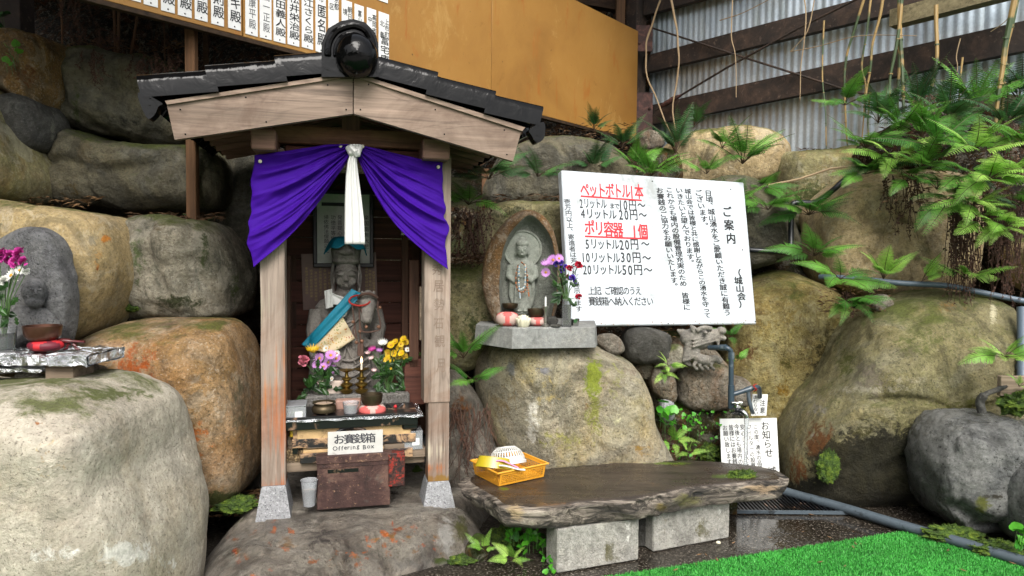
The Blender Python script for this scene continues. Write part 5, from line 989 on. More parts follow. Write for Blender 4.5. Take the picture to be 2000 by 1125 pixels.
    for a in ([(700, 590), (706, 612), (712, 630)], [(734, 584), (733, 600), (738, 632), (728, 640), (705, 640), (700, 620)], [(686, 588), (690, 620), (694, 650)], [(699, 592), (700, 630), (702, 660)], [(692, 625), (688, 640), (696, 655)]):
        part('cord', tube(crom([L(x, y, -.20) - off for x, y in a], 5, False), .0038, 6), rope, st)
    for x, y in ((712, 632), (700, 640), (734, 632), (737, 596), (694, 660), (704, 658), (688, 622)): part('wooden_bead', ell(L(x, y, -.205) - off, (.009, .009, .009), 10, 8), plain('bead_brown', '#6b4a36', .6) if 'bead_brown' not in bpy.data.materials else bpy.data.materials['bead_brown'], st)
    for x in (699, 704): part('tassel', tube([L(x, 660, -.20) - off, L(x, 668, -.20) - off, L(x, 685, -.20) - off], [.006, .009, .010], 8), rope, st)
    # teal hat cloth
    def hat(u, v):
        th = PI * (1.0 + 1.0 * u); e = abs(u - .5) * 2; y0 = 463 + (17 + 17 * e ** 1.2 + 2.5 * math.sin(u * 21)) * v ** 1.3; k_ = .35 + .68 * v ** .55
        return L(676, y0, 0) + Vector((math.cos(th) * (.106 + .006 * math.sin(u * 25)) * k_, math.sin(th) * .112 * k_, 0)) - off
    o = part('teal_cap', grid(hat, 40, 12), M['teal'], st, smooth='all', fix=False); o.modifiers.new('t', 'SOLIDIFY').thickness = .003
    def hat2(u, v): th = 2 * PI * u; return L(676, 470 - 5 * math.cos(v * PI / 2), 0) + Vector((math.cos(th) * .075 * v * 1.1, math.sin(th) * .06 * v, 0)) - off
    part('cap_top', grid(hat2, 30, 6), M['teal'], st, smooth='all')
    return st
mk_statue()
# ------------------------------------------------------------------ altar furniture inside the shrine
def hroot(name, label, cat, px, py, yl, group=None): return root(name, label, cat, hw(px, py, yl), AL, group)
def hs(px_, yl): return px_ * (3.16 + yl) / F
M['lacquer'] = plain('black_lacquer', '#0d0c0e', .3, var=.1, dirt=('#7f6450', 9, .57)); M['goldpanel'] = plain('peeling_gold', '#b5966a', .6, .1, var=.25, dirt=('#2a2320', 12, .6))
n = NT('peeling_lacquer', .5); c = n.ramp(n.noise(9, 8, .75, .8, vec=n.map((1, 1, 1.6))), [(.40, '#0d0c0e'), (.49, '#1a1614'), (.52, '#6e5644'), (.60, '#a58663')], 'LINEAR'); M['peel'] = n.done(c, None, n.bump(n.noise(30, 5), .3, .003))
M['brass'] = plain('old_brass', '#7a6330', .35, .9, var=.2); M['bronze'] = plain('dark_bronze', '#4a4030', .45, .8, var=.2); M['silver'] = plain('old_silver', '#8b8880', .35, .8, var=.2)
M['foil'] = foil('aluminium_foil'); M['clear'] = glass('clear_plastic', (.9, .93, .96), .08, .25); M['glassm'] = glass('clear_glass', (.95, .97, .97), .02, .06)
M['ceramic'] = plain('stained_ceramic', '#a5968a', .7, var=.25)
# stone block behind
hk = lambda y0, y1, a, b, name, mat, lab, cat, bev=.006: None
def hthing_box(name, a, b, y0, y1, mat, lab, cat, bev=.004, group=None):
    p = hl(a[0], a[1], y0); q = hl(b[0], b[1], y0); c_ = Vector(((p.x + q.x) / 2, (y0 + y1) / 2, min(p.z, q.z))); r_ = box(0, 0, abs(p.z - q.z) / 2, abs(q.x - p.x), abs(y1 - y0), abs(p.z - q.z), bev)
    o = bpy.data.objects.new(name, mesh(name, r_, M[mat] if isinstance(mat, str) else mat, smooth=False)); C.objects.link(o); o.location = HM @ c_; o.rotation_euler = (0, 0, AL); return tag(o, lab, cat, group)
M['altarstone'] = stone('altar_stone', ['#65625e', '#7d7a76', '#888580'], 5, .8, 120, .85, .6, spl='#b5b2ab', rust='#77726a', mot=.5)
hthing_box('altar_block', (596, 775), (800, 822), .26, .52, 'altarstone', 'grey speckled stone block carrying the statue and the flower vases', 'stone block', .008)
# black and gold low table
tb = hroot('lacquer_table', 'low black table with peeling gold panels and a foil covered top', 'table', 688, 895, .10)
TB = Matrix.Translation(hl(688, 895, .10)).inverted()
def tpart(name, a, b, y0, y1, mat, par=None, bev=.002):
    p = hl(a[0], a[1], y0); q = hl(b[0], b[1], y0); mb = box((p.x + q.x) / 2, (y0 + y1) / 2, (p.z + q.z) / 2, abs(q.x - p.x), abs(y1 - y0), abs(p.z - q.z), bev); mb.xf(TB); return part(name, mb, M[mat], par or tb, smooth=False)
tpart('table_top', (556, 817), (816, 829), .02, .26, 'lacquer'); 
p0 = hl(556, 816, .018); p1 = hl(806, 810, .018)
mb = grid(lambda u, v: TB @ Vector((p0.x + (p1.x - p0.x + .05) * u, .012 + .25 * v, hl(688, 815.5, .02).z + .0015 + .002 * noise.noise(Vector((u * 30, v * 9, 1))))), 60, 16); part('foil_cover', mb, M['foil'], tb, smooth=False)
mb = grid(lambda u, v: TB @ Vector((p0.x + (p1.x - p0.x + .05) * u, .010 - .003 * abs(noise.noise(Vector((u * 40, v * 3, 4)))), hl(688, 815, .02).z - v * (.010 + .008 * noise.noise(Vector((u * 9, 2, 4)))))), 80, 4); part('foil_edge', mb, M['foil'], tb, smooth=False)
tpart('apron', (572, 829), (806, 856), .05, .07, 'peel'); tpart('gold_panel', (580, 831), (662, 855), .044, .049, 'goldpanel'); tpart('gold_panel', (714, 831), (802, 855), .044, .049, 'goldpanel')
tpart('shelf_board', (570, 859), (812, 863), .04, .24, 'peel'); tpart('waist_panel', (590, 864), (800, 880), .075, .10, 'oldplank'); tpart('gold_strip', (592, 880), (802, 885), .05, .06, 'goldpanel'); tpart('gold_strip', (592, 868), (802, 872), .07, .078, 'goldpanel'); tpart('base_board', (586, 888), (806, 893), .03, .24, 'peel')
for x in (576, 798): tpart('leg', (x - 5, 856), (x + 7, 887), .05, .08, 'lacquer'); tpart('leg', (x - 5, 856), (x + 7, 887), .2, .23, 'lacquer')
mb = tube(crom([TB @ hl(x, y, .046) for x, y in ((655, 846), (670, 838), (688, 836), (706, 838), (722, 846))], 4, False), .008, 8); part('carved_arch', mb, M['lacquer'], tb)
for i, (a, b, y0, y1, lab) in enumerate((((556, 900), (645, 918), .06, .11, 'grey plank under the left end of the lacquer table'), ((775, 878), (831, 892), .05, .2, 'upper grey plank right of the offering box'), ((780, 892), (829, 903), .08, .2, 'lower grey plank right of the offering box'), ((562, 853), (600, 878), .09, .2, 'thick weathered wood block left of the gold table'), ((785, 848), (822, 858), .08, .2, 'short weathered plank under the black tray'))):
    hthing_box('plank', a, b, y0, y1, 'oldplank', lab, 'plank', .002, 'loose planks under the altar')
hthing_box('paper_bundle', (600, 866), (640, 874), .045, .15, M['ceramic'], 'stack of faded papers on the lower shelf, left of the offering sign', 'papers', .002)
hthing_box('paper_bundle', (750, 868), (790, 876), .045, .15, 'oldplank', 'brown bundle on the lower shelf, right of the offering sign', 'bundle', .002)
hthing_box('wood_piece', (792, 772), (812, 796), .33, .36, 'goldpanel', 'stained wooden piece behind the right flower vase', 'panel')
# offering sign
P = Plate(hw(640, 893, -.005), hw(748, 887, -.005), hw(639, 844, .012), .008); os_ = root('offering_sign', 'small white sign reading Offering Box above the rusty metal box', 'sign', P.o + P.u * P.W / 2)
part('plate', P.slab(.001), plain('old_white_plate', '#a7a5a0', .6, var=.1, dirt=('#7e7a72', 12, .6)), os_, world=True, smooth=False)
mb = MB(); P.row(mb, 'お賽銭箱', (650, 869), (731, 865), 18, .022); part('lettering', mb, plain('dark_grey_ink', '#24242a', .6), os_, world=True, smooth=False, fix=False, kind='stuff')
mb = MB(); P.row(mb, 'Offering Box', (649, 881), (731, 877), 9.5, .014, wgt=[.95, .5, .5, .6, .45, .4, .65, .65, .4, .8, .65, .65]); part('english_lettering', mb, bpy.data.materials['dark_grey_ink'], os_, world=True, smooth=False, fix=False, kind='stuff')
# offering box
n = NT('rusty_box', .75, .3); c = n.ramp(n.noise(9, 7, .7, .5), [(.3, '#241a18'), (.5, '#3f2a26'), (.7, '#654c42')]); c = n.mix(n.ramp(n.noise(50, 4, .7), [(.6, 0.), (.68, .7)]), c, '#9a7a60'); c = n.mix(n.ramp(n.noise(6, 6, .7), [(.6, 0.), (.68, .7)]), c, '#55504a'); M['rustbox'] = n.done(c, None, n.bump(n.noise(60, 5, .7), .9, .004))
n = NT('red_rust_box', .6, .3); c = n.ramp(n.noise(30, 7, .75, .5), [(.4, '#1c1416'), (.5, '#4a2a22'), (.56, '#8c2018'), (.7, '#6e4030')]); M['redbox'] = n.done(c, None, n.bump(n.noise(60, 5), .9, .004))
ob = hroot('offering_box', 'rusty dark red metal offering box standing on the ledge under the sign', 'offering box', 690, 985, -.02); OB = Matrix.Translation(hl(690, 985, -.02)).inverted()
def opart(name, a, b, y0, y1, mat, bev=.002, par=None):
    p = hl(a[0], a[1], y0); q = hl(b[0], b[1], y0); mb = box((p.x + q.x) / 2, (y0 + y1) / 2, (p.z + q.z) / 2, abs(q.x - p.x), abs(y1 - y0), abs(p.z - q.z), bev); mb.xf(OB); return part(name, mb, M[mat], par or ob, smooth=False)
opart('body', (619, 900), (762, 986), -.02, .16, 'rustbox', .003); opart('lid', (617, 893), (766, 899), -.026, .17, 'rustbox', .002); opart('lid_ridge', (624, 891), (764, 893), -.0, .15, 'rustbox', .001)
lk = opart('lock_box', (759, 886), (791, 949), -.03, .10, 'redbox', .003); opart('front_rim', (624, 905), (757, 907), -.0225, -.0205, 'rustbox', .0)
opart('coin_slot', (640, 918), (700, 921), -.0215, -.0203, 'lacquer', 0)
for x in (762, 787): mb = ell(hl(x, 893, -.032), (.004, .003, .004), 8, 5); mb.xf(OB); part('rivet', mb, M['rustbox'], ob)
hb = plain('white_stroke', '#a59a8c', .7)
# candle stands
def cstand(px, lit):
    yl = .30; b = hl(px, 777, yl); t = hl(px, 722 if not lit else 720, yl); H_ = t.z - b.z; s_ = H_
    r_ = hroot('candle_stand', 'brass candle stand with a lit candle between the two flower vases' if lit else 'brass candle stand without a candle, left of the lit one', 'candle stand', px, 777, yl, 'pair of brass candle stands')
    prof = [(0, 0), (.30, 0), (.31, .04), (.24, .09), (.13, .14), (.22, .22), (.24, .28), (.12, .33), (.12, .36), (.22, .44), (.22, .50), (.10, .55), (.09, .60), (.18, .66), (.18, .70), (.08, .74), (.06, .84), (.06, .9), (.26, .985), (.27, 1.0), (.23, .985), (0, .96)]
    part('stand', lathe([(r * s_ * .95, z * s_) for r, z in prof], 24), M['brass'], r_)
    if lit:
        wax = NT('wax', .5); wax.b.inputs['Subsurface Weight'].default_value = 0; cd = part('candle', lathe([(0, s_ * .97), (.0055, s_ * .97), (.005, s_ * 1.0 + hs(11, yl)), (0, s_ * 1.0 + hs(11.5, yl))], 12), wax.done(wax.mix(wax.noise(20, 3), '#d8cfc0', '#c9bca8')), r_)
        fl = NT('flame', .5); fl.b.inputs['Emission Color'].default_value = (1, .5, .16, 1); fl.b.inputs['Emission Strength'].default_value = 7
        z = s_ + hs(11, yl); part('flame', lathe([(0, z), (.0035, z + .004), (.0052, z + .011), (.003, z + .022), (0, z + .034)], 10), fl.m, cd)
    else: part('spike', lathe([(.0014, s_ * .96), (.0003, s_ * 1.10)], 6), M['brass'], r_)
cstand(677, False); cstand(706, True)
# incense burner, cup, singing bowl on cushion
r_ = hroot('incense_burner', 'round dark bronze incense burner with tripod feet and a single stick', 'incense burner', 633, 812, .10); s_ = hs(48, .1) / 2
part('bowl', lathe([(0, .012), (s_ * .6, .012), (s_ * .95, .022), (s_ * 1.0, .036), (s_ * .9, .05), (s_ * .78, .054), (s_ * .78, .058), (s_ * .94, .064), (s_ * .92, .067), (s_ * .72, .062), (s_ * .7, .056), (0, .055)], 32), M['bronze'], r_)
part('ash', lathe([(0, .0605), (s_ * .7, .0595)], 24), plain('ash', '#8f7c6a', .95), r_)
for k in range(3): a = 2 * PI * k / 3 - PI / 2 + .3; part('foot', tube([(s_ * .7 * math.cos(a), s_ * .7 * math.sin(a), .02), (s_ * .78 * math.cos(a), s_ * .78 * math.sin(a), .01), (s_ * .75 * math.cos(a), s_ * .75 * math.sin(a), 0)], [.007, .005, .003], 6), M['bronze'], r_)
part('incense_stick', tube([(.012, 0, .058), (.012, 0, .105)], .0009, 5), M['steel'], r_)
r_ = hroot('glass_tumbler', 'faceted glass tumbler between the incense burner and the singing bowl', 'glass', 685, 814, .08)
part('glass', lathe([(0, 0), (.028, 0), (.031, .02), (.036, .062), (.038, .072), (.035, .070), (.030, .02), (.027, .006), (0, .006)], 20, lob=10, la=.02), plain('misty_glass', '#a38c82', .2, var=.15) if 0 else M['clear'], r_)
part('pink_lining', lathe([(0, .008), (.026, .008), (.029, .022), (.032, .060), (0, .060)], 20), plain('pink_paper', '#b08a7a', .7, var=.3), r_)
hthing_box('rough_stone', (640, 745), (672, 776), .32, .36, M['ceramic'], 'pale rough stone tablet behind the left candle stand', 'tablet', .006)
hthing_box('rough_stone', (655, 783), (705, 800), .16, .22, plain('pink_marble', '#8f6f62', .6, var=.3), 'pinkish slab behind the glass tumbler', 'slab', .006)
def cushion(w_, d_, h_, n_=4):
    V = []; fc = []; mi = []; N_ = 32; K = 12
    mb = MB()
    for j in range(K + 1):
        ph = -PI / 2 + PI * j / K; r = abs(math.cos(ph)) ** .55
        for k in range(N_): th = 2 * PI * k / N_; V.append((w_ / 2 * r * math.cos(th), d_ / 2 * r * math.sin(th), h_ / 2 + h_ / 2 * math.sin(ph) * (1 + .0 * math.cos(4 * th))))
    for j in range(K):
        for k in range(N_):
            mb.f.append((j * N_ + k, j * N_ + (k + 1) % N_, (j + 1) * N_ + (k + 1) % N_, (j + 1) * N_ + k)); q = (k % 8) - 3.5; dia = abs(q) / 4 + abs(j - K / 2 + .5) / (K / 2) < .95; mb.m.append(1 if dia else 0)
    mb.v = V; return mb
M['pinkc'] = plain('pink_cushion_cloth', '#b5524e', .85, var=.12); M['creamc'] = plain('cream_cushion_cloth', '#a88f86', .85, var=.1); M['redc'] = plain('red_cushion_cloth', '#a81f26', .6, var=.25)
r_ = hroot('bell_cushion', 'pink and cream diamond patterned cushion under the dark singing bowl', 'cushion', 727, 812, .10); o = part('cushion', cushion(hs(54, .1), hs(54, .1), hs(24, .1)), [M['creamc'], M['pinkc']], r_, fix=False, smooth='all')
def singing_bowl(loc, rz, w_, h_, lab, mat='bronze', grp=None):
    r_ = root('singing_bowl', lab, 'singing bowl', loc, rz, grp); part('bowl', lathe([(0, 0), (w_ * .36, .001), (w_ * .46, h_ * .3), (w_ * .5, h_ * .95), (w_ * .5, h_), (w_ * .46, h_), (w_ * .44, h_ * .4), (0, h_ * .15)], 36), M[mat], r_); return r_
singing_bowl(hw(726, 790, .10) + Vector((0, 0, -.003)), AL, hs(43, .1), hs(22, .1), 'dark metal singing bowl on the pink and cream cushion in the shrine')
# small iron striker rest with red bead
r_ = hroot('striker_rest', 'curly black iron rest with a red bead right of the singing bowl', 'striker rest', 772, 813, .14); k_ = hs(1, .14)
for sx in (-1, 1): part('scroll', tube(crom([(sx * x * k_, 0, z * k_) for x, z in ((2, 12), (8, 17), (15, 24), (18, 20), (14, 15), (9, 8), (13, 1), (18, 2))], 4, False), .0045, 7), M['lacquer'], r_)
part('saddle', tube([(-8 * k_, 0, 12 * k_), (0, 0, 8 * k_), (8 * k_, 0, 12 * k_)], .006, 8), M['lacquer'], r_); part('red_bead', ell((0, -.002, 20 * k_), (.009, .009, .009), 10, 8), M['redc'], r_)
hthing_box('black_tray', (786, 824), (817, 838), .03, .2, 'lacquer', 'small black tray edge at the right end of the table', 'tray', .006)
# plastic boxes
def pbox(a, b, y0, y1, lab, content, cc):
    p = hl(a[0], a[1], y0); q = hl(b[0], b[1], y0); r_ = root('plastic_box', lab, 'plastic box', HM @ Vector(((p.x + q.x) / 2, (y0 + y1) / 2, q.z)), AL, 'clear plastic boxes'); W_, H_, D_ = q.x - p.x, p.z - q.z, y1 - y0; t = .002
    mb = MB()
    for cx_, cy_, cz_, sx, sy, sz in ((0, 0, t / 2, W_ * .9, D_ * .9, t), (0, -D_ / 2 * .94, H_ / 2, W_ * .94, t, H_), (0, D_ / 2 * .94, H_ / 2, W_ * .94, t, H_), (-W_ / 2 * .95, 0, H_ / 2, t, D_ * .92, H_), (W_ / 2 * .95, 0, H_ / 2, t, D_ * .92, H_)): box(cx_, cy_, cz_, sx, sy, sz, 0, mb)
    part('box', mb, M['clear'], r_, smooth=False); part('lid', box(0, 0, H_ + .003, W_, D_, .005, .002), M['clear'], r_, smooth=False)
    part(content, box(-W_ * .1, -.01, H_ * .25, W_ * .35, D_ * .4, H_ * .4, .004), M[cc], r_, smooth=False); part('paper_label', box(W_ * .15, -D_ / 2 * .94 - .002, H_ * .45, W_ * .35, .0015, H_ * .42), M['white'], r_, smooth=False)
    part('contents', box(W_ * .2, .02, H_ * .2, W_ * .4, D_ * .5, H_ * .35, .004), M['ceramic'], r_, smooth=False)
pbox((556, 796), (598, 822), .03, .17, 'clear plastic box on the left end of the altar table', 'green_packet', 'moss'); pbox((786, 846), (826, 877), .045, .16, 'clear plastic box with a pink thing, right under the altar', 'pink_packet', 'pinkc')
hthing_box('paper_pack', (566, 836), (600, 853), .055, .12, plain('yellow_pack', '#a88a22', .4), 'folded yellow packet tucked under the left end of the table', 'packet', .004)
n = NT('wicker', .8); ch = n.vor(110); M['wicker'] = n.done(n.mix(n.ramp(ch.outputs['Distance'], [(.2, 0.), (.6, 1.)]), '#8a7452', '#4a3a24'), None, n.bump(ch.outputs['Distance'], .9, .004))
hthing_box('wicker_basket', (557, 881), (592, 905), .06, .16, 'wicker', 'small wicker basket on the plank left under the altar', 'basket', .006)
hthing_box('glass_jar', (596, 884), (618, 898), .05, .09, M['clear'], 'clear glass dish beside the wicker basket', 'glass dish', .006)
r_ = hroot('glass_cup', 'ribbed clear cup on the ledge left of the offering box', 'cup', 604, 987, -.03); k_ = hs(1, 0)
part('cup', lathe([(0, 0), (11 * k_, 0), (15.5 * k_, 48 * k_), (16.5 * k_, 50 * k_), (15 * k_, 49 * k_), (10.5 * k_, 2 * k_), (0, 2 * k_)], 36, lob=18, la=.02), M['clear'], r_); part('coins', lathe([(0, 3 * k_), (10 * k_, 3 * k_), (13 * k_, 30 * k_), (0, 31 * k_)], 20), M['ceramic'], r_)

# ------------------------------------------------------------------ flowers
def fl_mat(name, c, c2=None): return plain(name, c, .6, var=.12, bump=0) if not c2 else plain(name, c, .6, var=.12, dirt=(c2, 30, .5))
FM = {k: fl_mat('petal_' + k, v) for k, v in dict(yellow='#c9a400', lilac='#b077b8', pink='#c06a7a', white='#cfcfc8', magenta='#ad2f84', red='#a8122e', violet='#4a2f9a', palepink='#cfb0b0', gold='#a87c10').items()}
M['leafd'] = leafmat('bouquet_leaf', '#17330f', '#2a4d1a'); M['stemg'] = plain('flower_stem', '#3d5a2a', .6)
def daisy(r, n=16, cup=.25, mb=None):
    mb = MB()
    for k in range(n):
        a = 2 * PI * k / n; w_ = PI / n * .95; c_, s_ = math.cos, math.sin
        pts = [(r * .15 * c_(a - w_ * .4), r * .15 * s_(a - w_ * .4), 0), (r * .15 * c_(a + w_ * .4), r * .15 * s_(a + w_ * .4), 0), (r * .75 * c_(a + w_ * .9), r * .75 * s_(a + w_ * .9), r * cup * .6), (r * c_(a), r * s_(a), r * cup * (1 + .3 * (k % 2))), (r * .75 * c_(a - w_ * .9), r * .75 * s_(a - w_ * .9), r * cup * .6)]
        mb.add(pts, [(0, 1, 2, 4), (4, 2, 3)])
    return mb
def carn(r, seed=0):
    rr = random.Random(seed); mb = MB()
    for k in range(46):
        a = rr.uniform(0, 2 * PI); e = rr.uniform(.1, 1.4); d = Vector((math.cos(a) * math.cos(e), math.sin(a) * math.cos(e), math.sin(e) * .8)); t = d.cross(Vector((rr.uniform(-1, 1), rr.uniform(-1, 1), rr.uniform(-1, 1)))).normalized() * r * .33; L_ = r * rr.uniform(.75, 1.05)
        mb.add([d * r * .2, d * L_ * .8 + t, d * L_ + t * .45, d * L_ * .93, d * L_ - t * .45, d * L_ * .8 - t], [(0, 1, 2, 3), (0, 3, 4, 5)])
    return mb
DA = {}
def bouquet(r_, base, yl, heads, k_, leafs=(), conv=None):
    """heads: (px, py, radius px, kind, colour) seen from the front; stems meet at the vase mouth"""
    for i, (px, py, rp, kind, colr) in enumerate(heads):
        p = conv(px, py, yl + random.uniform(-.03, .03)); key = (kind, colr, round(rp)); r = rp * k_
        if key not in DA:
            mb = daisy(r, 18 if rp > 7 else 12) if kind == 'd' else daisy(r, 26, .8) if kind == 'm' else carn(r, len(DA)); DA[key] = (mesh('flower', mb, FM[colr], smooth=False, fix=False), mesh('flower_centre', ell((0, 0, r * .03), (r * .26, r * .26, r * .16), 10, 6), FM['gold']))
        me, mc = DA[key]; o = bpy.data.objects.new('flower', me); C.objects.link(o); o.parent = r_; o.location = p - base
        o.rotation_euler = (R(random.uniform(45, 85)) if kind != 'm' else R(random.uniform(10, 30)), random.uniform(-.3, .3), random.uniform(-.5, .5))
        if kind == 'd': c2 = bpy.data.objects.new('flower_centre', mc); C.objects.link(c2); c2.parent = o
        q = p - base; part('stem', tube([Vector((random.uniform(-.008, .008), random.uniform(-.008, .008), .0)), Vector((q.x * .35, q.y * .3, q.z * .55)), q], .0017, 5), M['stemg'], r_)
    lm = MB()
    for (px, py, ln, ang) in leafs:
        p = conv(px, py, yl + random.uniform(-.035, .01)) - base; d = Vector((math.cos(ang), random.uniform(-.3, .3), math.sin(ang))); t = Vector((-d.z, 0, d.x)); L_ = ln * k_; w_ = L_ * .28
        mb = MB(); mb.add([p, p + d * L_ * .3 + t * w_, p + d * L_ * .45 + t * w_ * .5, p + d * L_ * .65 + t * w_ * .9, p + d * L_, p + d * L_ * .65 - t * w_ * .9, p + d * L_ * .45 - t * w_ * .5, p + d * L_ * .3 - t * w_, p + d * L_ * .5 + Vector((0, -.004, 0))], [(0, 1, 2, 8), (2, 3, 4, 8), (4, 5, 6, 8), (6, 7, 0, 8)])
        part('leaf', mb, M['leafd'], r_, smooth=False, fix=False)
def rl(n, x0, x1, y0, y1, ln, seed): rr = random.Random(seed); return [(rr.uniform(x0, x1), rr.uniform(y0, y1), rr.uniform(.7, 1.3) * ln, rr.uniform(-.6, PI + .6) if rr.random() < .6 else rr.uniform(-2.5, -.6)) for _ in range(n)]
def pot(name, lab, loc, rz, prof, mat): r_ = root(name, lab, 'vase', loc, rz); part('body', lathe(prof, 28), M[mat], r_); return r_
kk = hs(1, .32)
pot('metal_vase', 'small silver vase holding the pink and yellow flowers, left on the stone block', hw(625, 778, .33), AL, [(0, 0), (14 * kk, 0), (12 * kk, 3 * kk), (9 * kk, 5 * kk), (13 * kk, 9 * kk), (14 * kk, 15 * kk), (15 * kk, 17 * kk), (12 * kk, 16 * kk), (8 * kk, 6 * kk), (0, 6 * kk)], 'silver')
pot('metal_vase', 'small silver vase holding the yellow chrysanthemums, right on the stone block', hw(759, 779, .33), AL, [(0, 0), (14 * kk, 0), (12 * kk, 3 * kk), (9 * kk, 5 * kk), (13 * kk, 9 * kk), (14 * kk, 15 * kk), (15 * kk, 17 * kk), (12 * kk, 16 * kk), (8 * kk, 6 * kk), (0, 6 * kk)], 'silver')
def hconv(px, py, yl): return hw(px, py, yl)
b_ = hw(625, 764, .33); r_ = root('flower_bunch', 'bunch of pink daisies, a yellow chrysanthemum and carnations, left in the shrine', 'flowers', b_)
bouquet(r_, b_, .33, [(612, 689, 15, 'm', 'yellow'), (593, 704, 13, 'c', 'pink'), (637, 680, 7, 'd', 'white'), (624, 700, 12, 'd', 'lilac'), (646, 694, 12, 'd', 'lilac'), (641, 708, 12, 'd', 'lilac'), (619, 713, 10, 'd', 'lilac'), (648, 722, 12, 'd', 'lilac'), (657, 700, 11, 'd', 'lilac'), (632, 716, 9, 'd', 'lilac'), (628, 740, 13, 'c', 'palepink'), (658, 690, 7, 'd', 'white'), (655, 728, 6, 'd', 'white'), (648, 740, 6, 'd', 'white')], kk, rl(30, 600, 650, 715, 765, 20, 1) + [(650, 760, 22, .1), (600, 770, 22, 3.6)], hconv)
b_ = hw(759, 764, .33); r_ = root('flower_bunch', 'bunch of yellow chrysanthemums with purple and white ones, right in the shrine', 'flowers', b_)
yl_ = [(764, 674, 9), (772, 668, 8), (758, 690, 9), (770, 690, 8), (780, 680, 9), (788, 662, 8), (792, 668, 8), (784, 690, 8), (790, 696, 8), (777, 697, 7), (757, 703, 9), (766, 707, 7), (783, 672, 7), (762, 720, 4)]
bouquet(r_, b_, .33, [(x, y, r, 'd', 'yellow') for x, y, r in yl_] + [(748, 674, 11, 'm', 'white'), (728, 686, 9, 'm', 'magenta'), (740, 688, 8, 'm', 'lilac'), (720, 692, 7, 'm', 'palepink'), (726, 702, 6, 'm', 'palepink'), (730, 726, 6, 'm', 'palepink'), (796, 683, 6, 'd', 'white'), (791, 706, 6, 'd', 'white')], kk, rl(60, 738, 792, 705, 765, 18, 2), hconv)

# ------------------------------------------------------------------ cement plinth and egg shaped stone
a = at(1000, 640, 3.42); zt_ = a.z; 
def zat(px, Y): return Vector((at(px, 640, Y).x, Y, 0))
pl = [zat(1002, 3.42), zat(1160, 3.50), zat(1163, 3.62), zat(1160, 4.0), zat(945, 4.0), zat(931, 3.62)]
mb = MB(); n_ = len(pl)
for z, e in ((-.02, .01), (.0, .0), (.0001, 0)): pass
V = []
for z, e in ((zt_ - .105, .012), (zt_ - .006, .004), (zt_, -.004)):
    c_ = sum(pl, Vector()) / n_
    for p in pl: d = (p - c_).normalized(); V.append((p.x + d.x * e, p.y + d.y * e, z))
mb.add(V, [tuple(range(n_))[::-1], tuple(2 * n_ + k for k in range(n_))] + [(j * n_ + k, j * n_ + (k + 1) % n_, (j + 1) * n_ + (k + 1) % n_, (j + 1) * n_ + k) for j in (0, 1) for k in range(n_)])
solo('cement_plinth', mb, M['cement'], 'grey cement plinth on top of the broad pale boulder', 'plinth', smooth=False)
YE = 3.66
eo = crom([Vector(p) for p in [(978, 640), (955, 605), (942, 560), (943, 515), (955, 475), (975, 445), (1000, 420), (1030, 408), (1058, 418), (1078, 445), (1090, 490), (1094, 550), (1088, 595), (1066, 640)]], 6)
no = crom([Vector(p) for p in [(984, 640), (978, 600), (976, 550), (980, 500), (993, 462), (1012, 438), (1034, 420), (1056, 436), (1074, 466), (1084, 510), (1087, 555), (1080, 595), (1062, 640)]], 6)
def rp(poly, Y, N_, cxy=(1030, 545)):
    P_ = [at(p.x, p.y, Y) for p in poly]; c_ = at(*cxy, Y); return radial([(p.x, p.z) for p in P_], (c_.x, c_.z), N_), c_
N_ = 96; ro, c_ = rp(eo, YE, N_); rn, _ = rp(no, YE, N_)
es = root('egg_stone', 'brown egg shaped boulder with a pointed niche holding a carved buddha', 'shrine stone', Vector((c_.x, YE, zt_)))
V = []; st_ = [(0, .16, 'o', .0), (.5, .15, 'o', 0), (.85, .09, 'o', 0), (1, .0, 'o', 0), (.995, -.035, 'o', 0), (.965, -.065, 'o', 0), (1.02, -.08, 'n', 0), (1, -.075, 'n', 0)]
for s_, dy, w_, _ in st_:
    for k in range(N_):
        th = 2 * PI * k / N_; r = (ro if w_ == 'o' else rn)[k] * s_; rr_ = min(r, ro[k] * .99) if w_ == 'n' else r
        jj = .006 * noise.noise(Vector((math.cos(th) * 4, dy * 30, math.sin(th) * 4))); V.append((c_.x + (rr_ + jj) * math.cos(th), YE + dy * (1 if not (w_ == 'n') else 1), c_.z + (rr_ + jj) * math.sin(th)))
mb = MB(); mb.add(V, [(j * N_ + k, j * N_ + (k + 1) % N_, (j + 1) * N_ + (k + 1) % N_, (j + 1) * N_ + k) for j in range(len(st_) - 1) for k in range(N_)])
o = part('shell', mb, M['eggskin'], es, world=True, smooth='all'); m = o.modifiers.new('s', 'SUBSURF'); m.levels = m.render_levels = 1
V = []; st2 = [(1, -.075), (.97, -.06), (.93, -.02), (.88, .0), (.6, .012), (.25, .014), (0, .014)]
for s_, dy in st2:
    for k in range(N_): th = 2 * PI * k / N_; V.append((c_.x + rn[k] * s_ * math.cos(th), YE + dy, c_.z + rn[k] * s_ * math.sin(th)))
mb = MB(); mb.add(V, [(j * N_ + k, j * N_ + (k + 1) % N_, (j + 1) * N_ + (k + 1) % N_, (j + 1) * N_ + k) for j in range(len(st2) - 1) for k in range(N_)])
part('niche', mb, M['niche'], es, world=True, smooth='all')
def ef(x, y, d=0.0): return at(x, y, YE + .01 - d)
ks = S(1, YE)
h_ = MB(); q = ef(1021, 487, .012); 
mbh = lathe([(0, .004), (33 * ks, .004), (34.5 * ks, .010), (37 * ks, .010), (38 * ks, 0)], 48); mbh.xf(Matrix.Translation(q) @ Matrix.Rotation(R(90), 4, 'X')); part('halo', mbh, M['buddha'], es, world=True)
mb = MB()
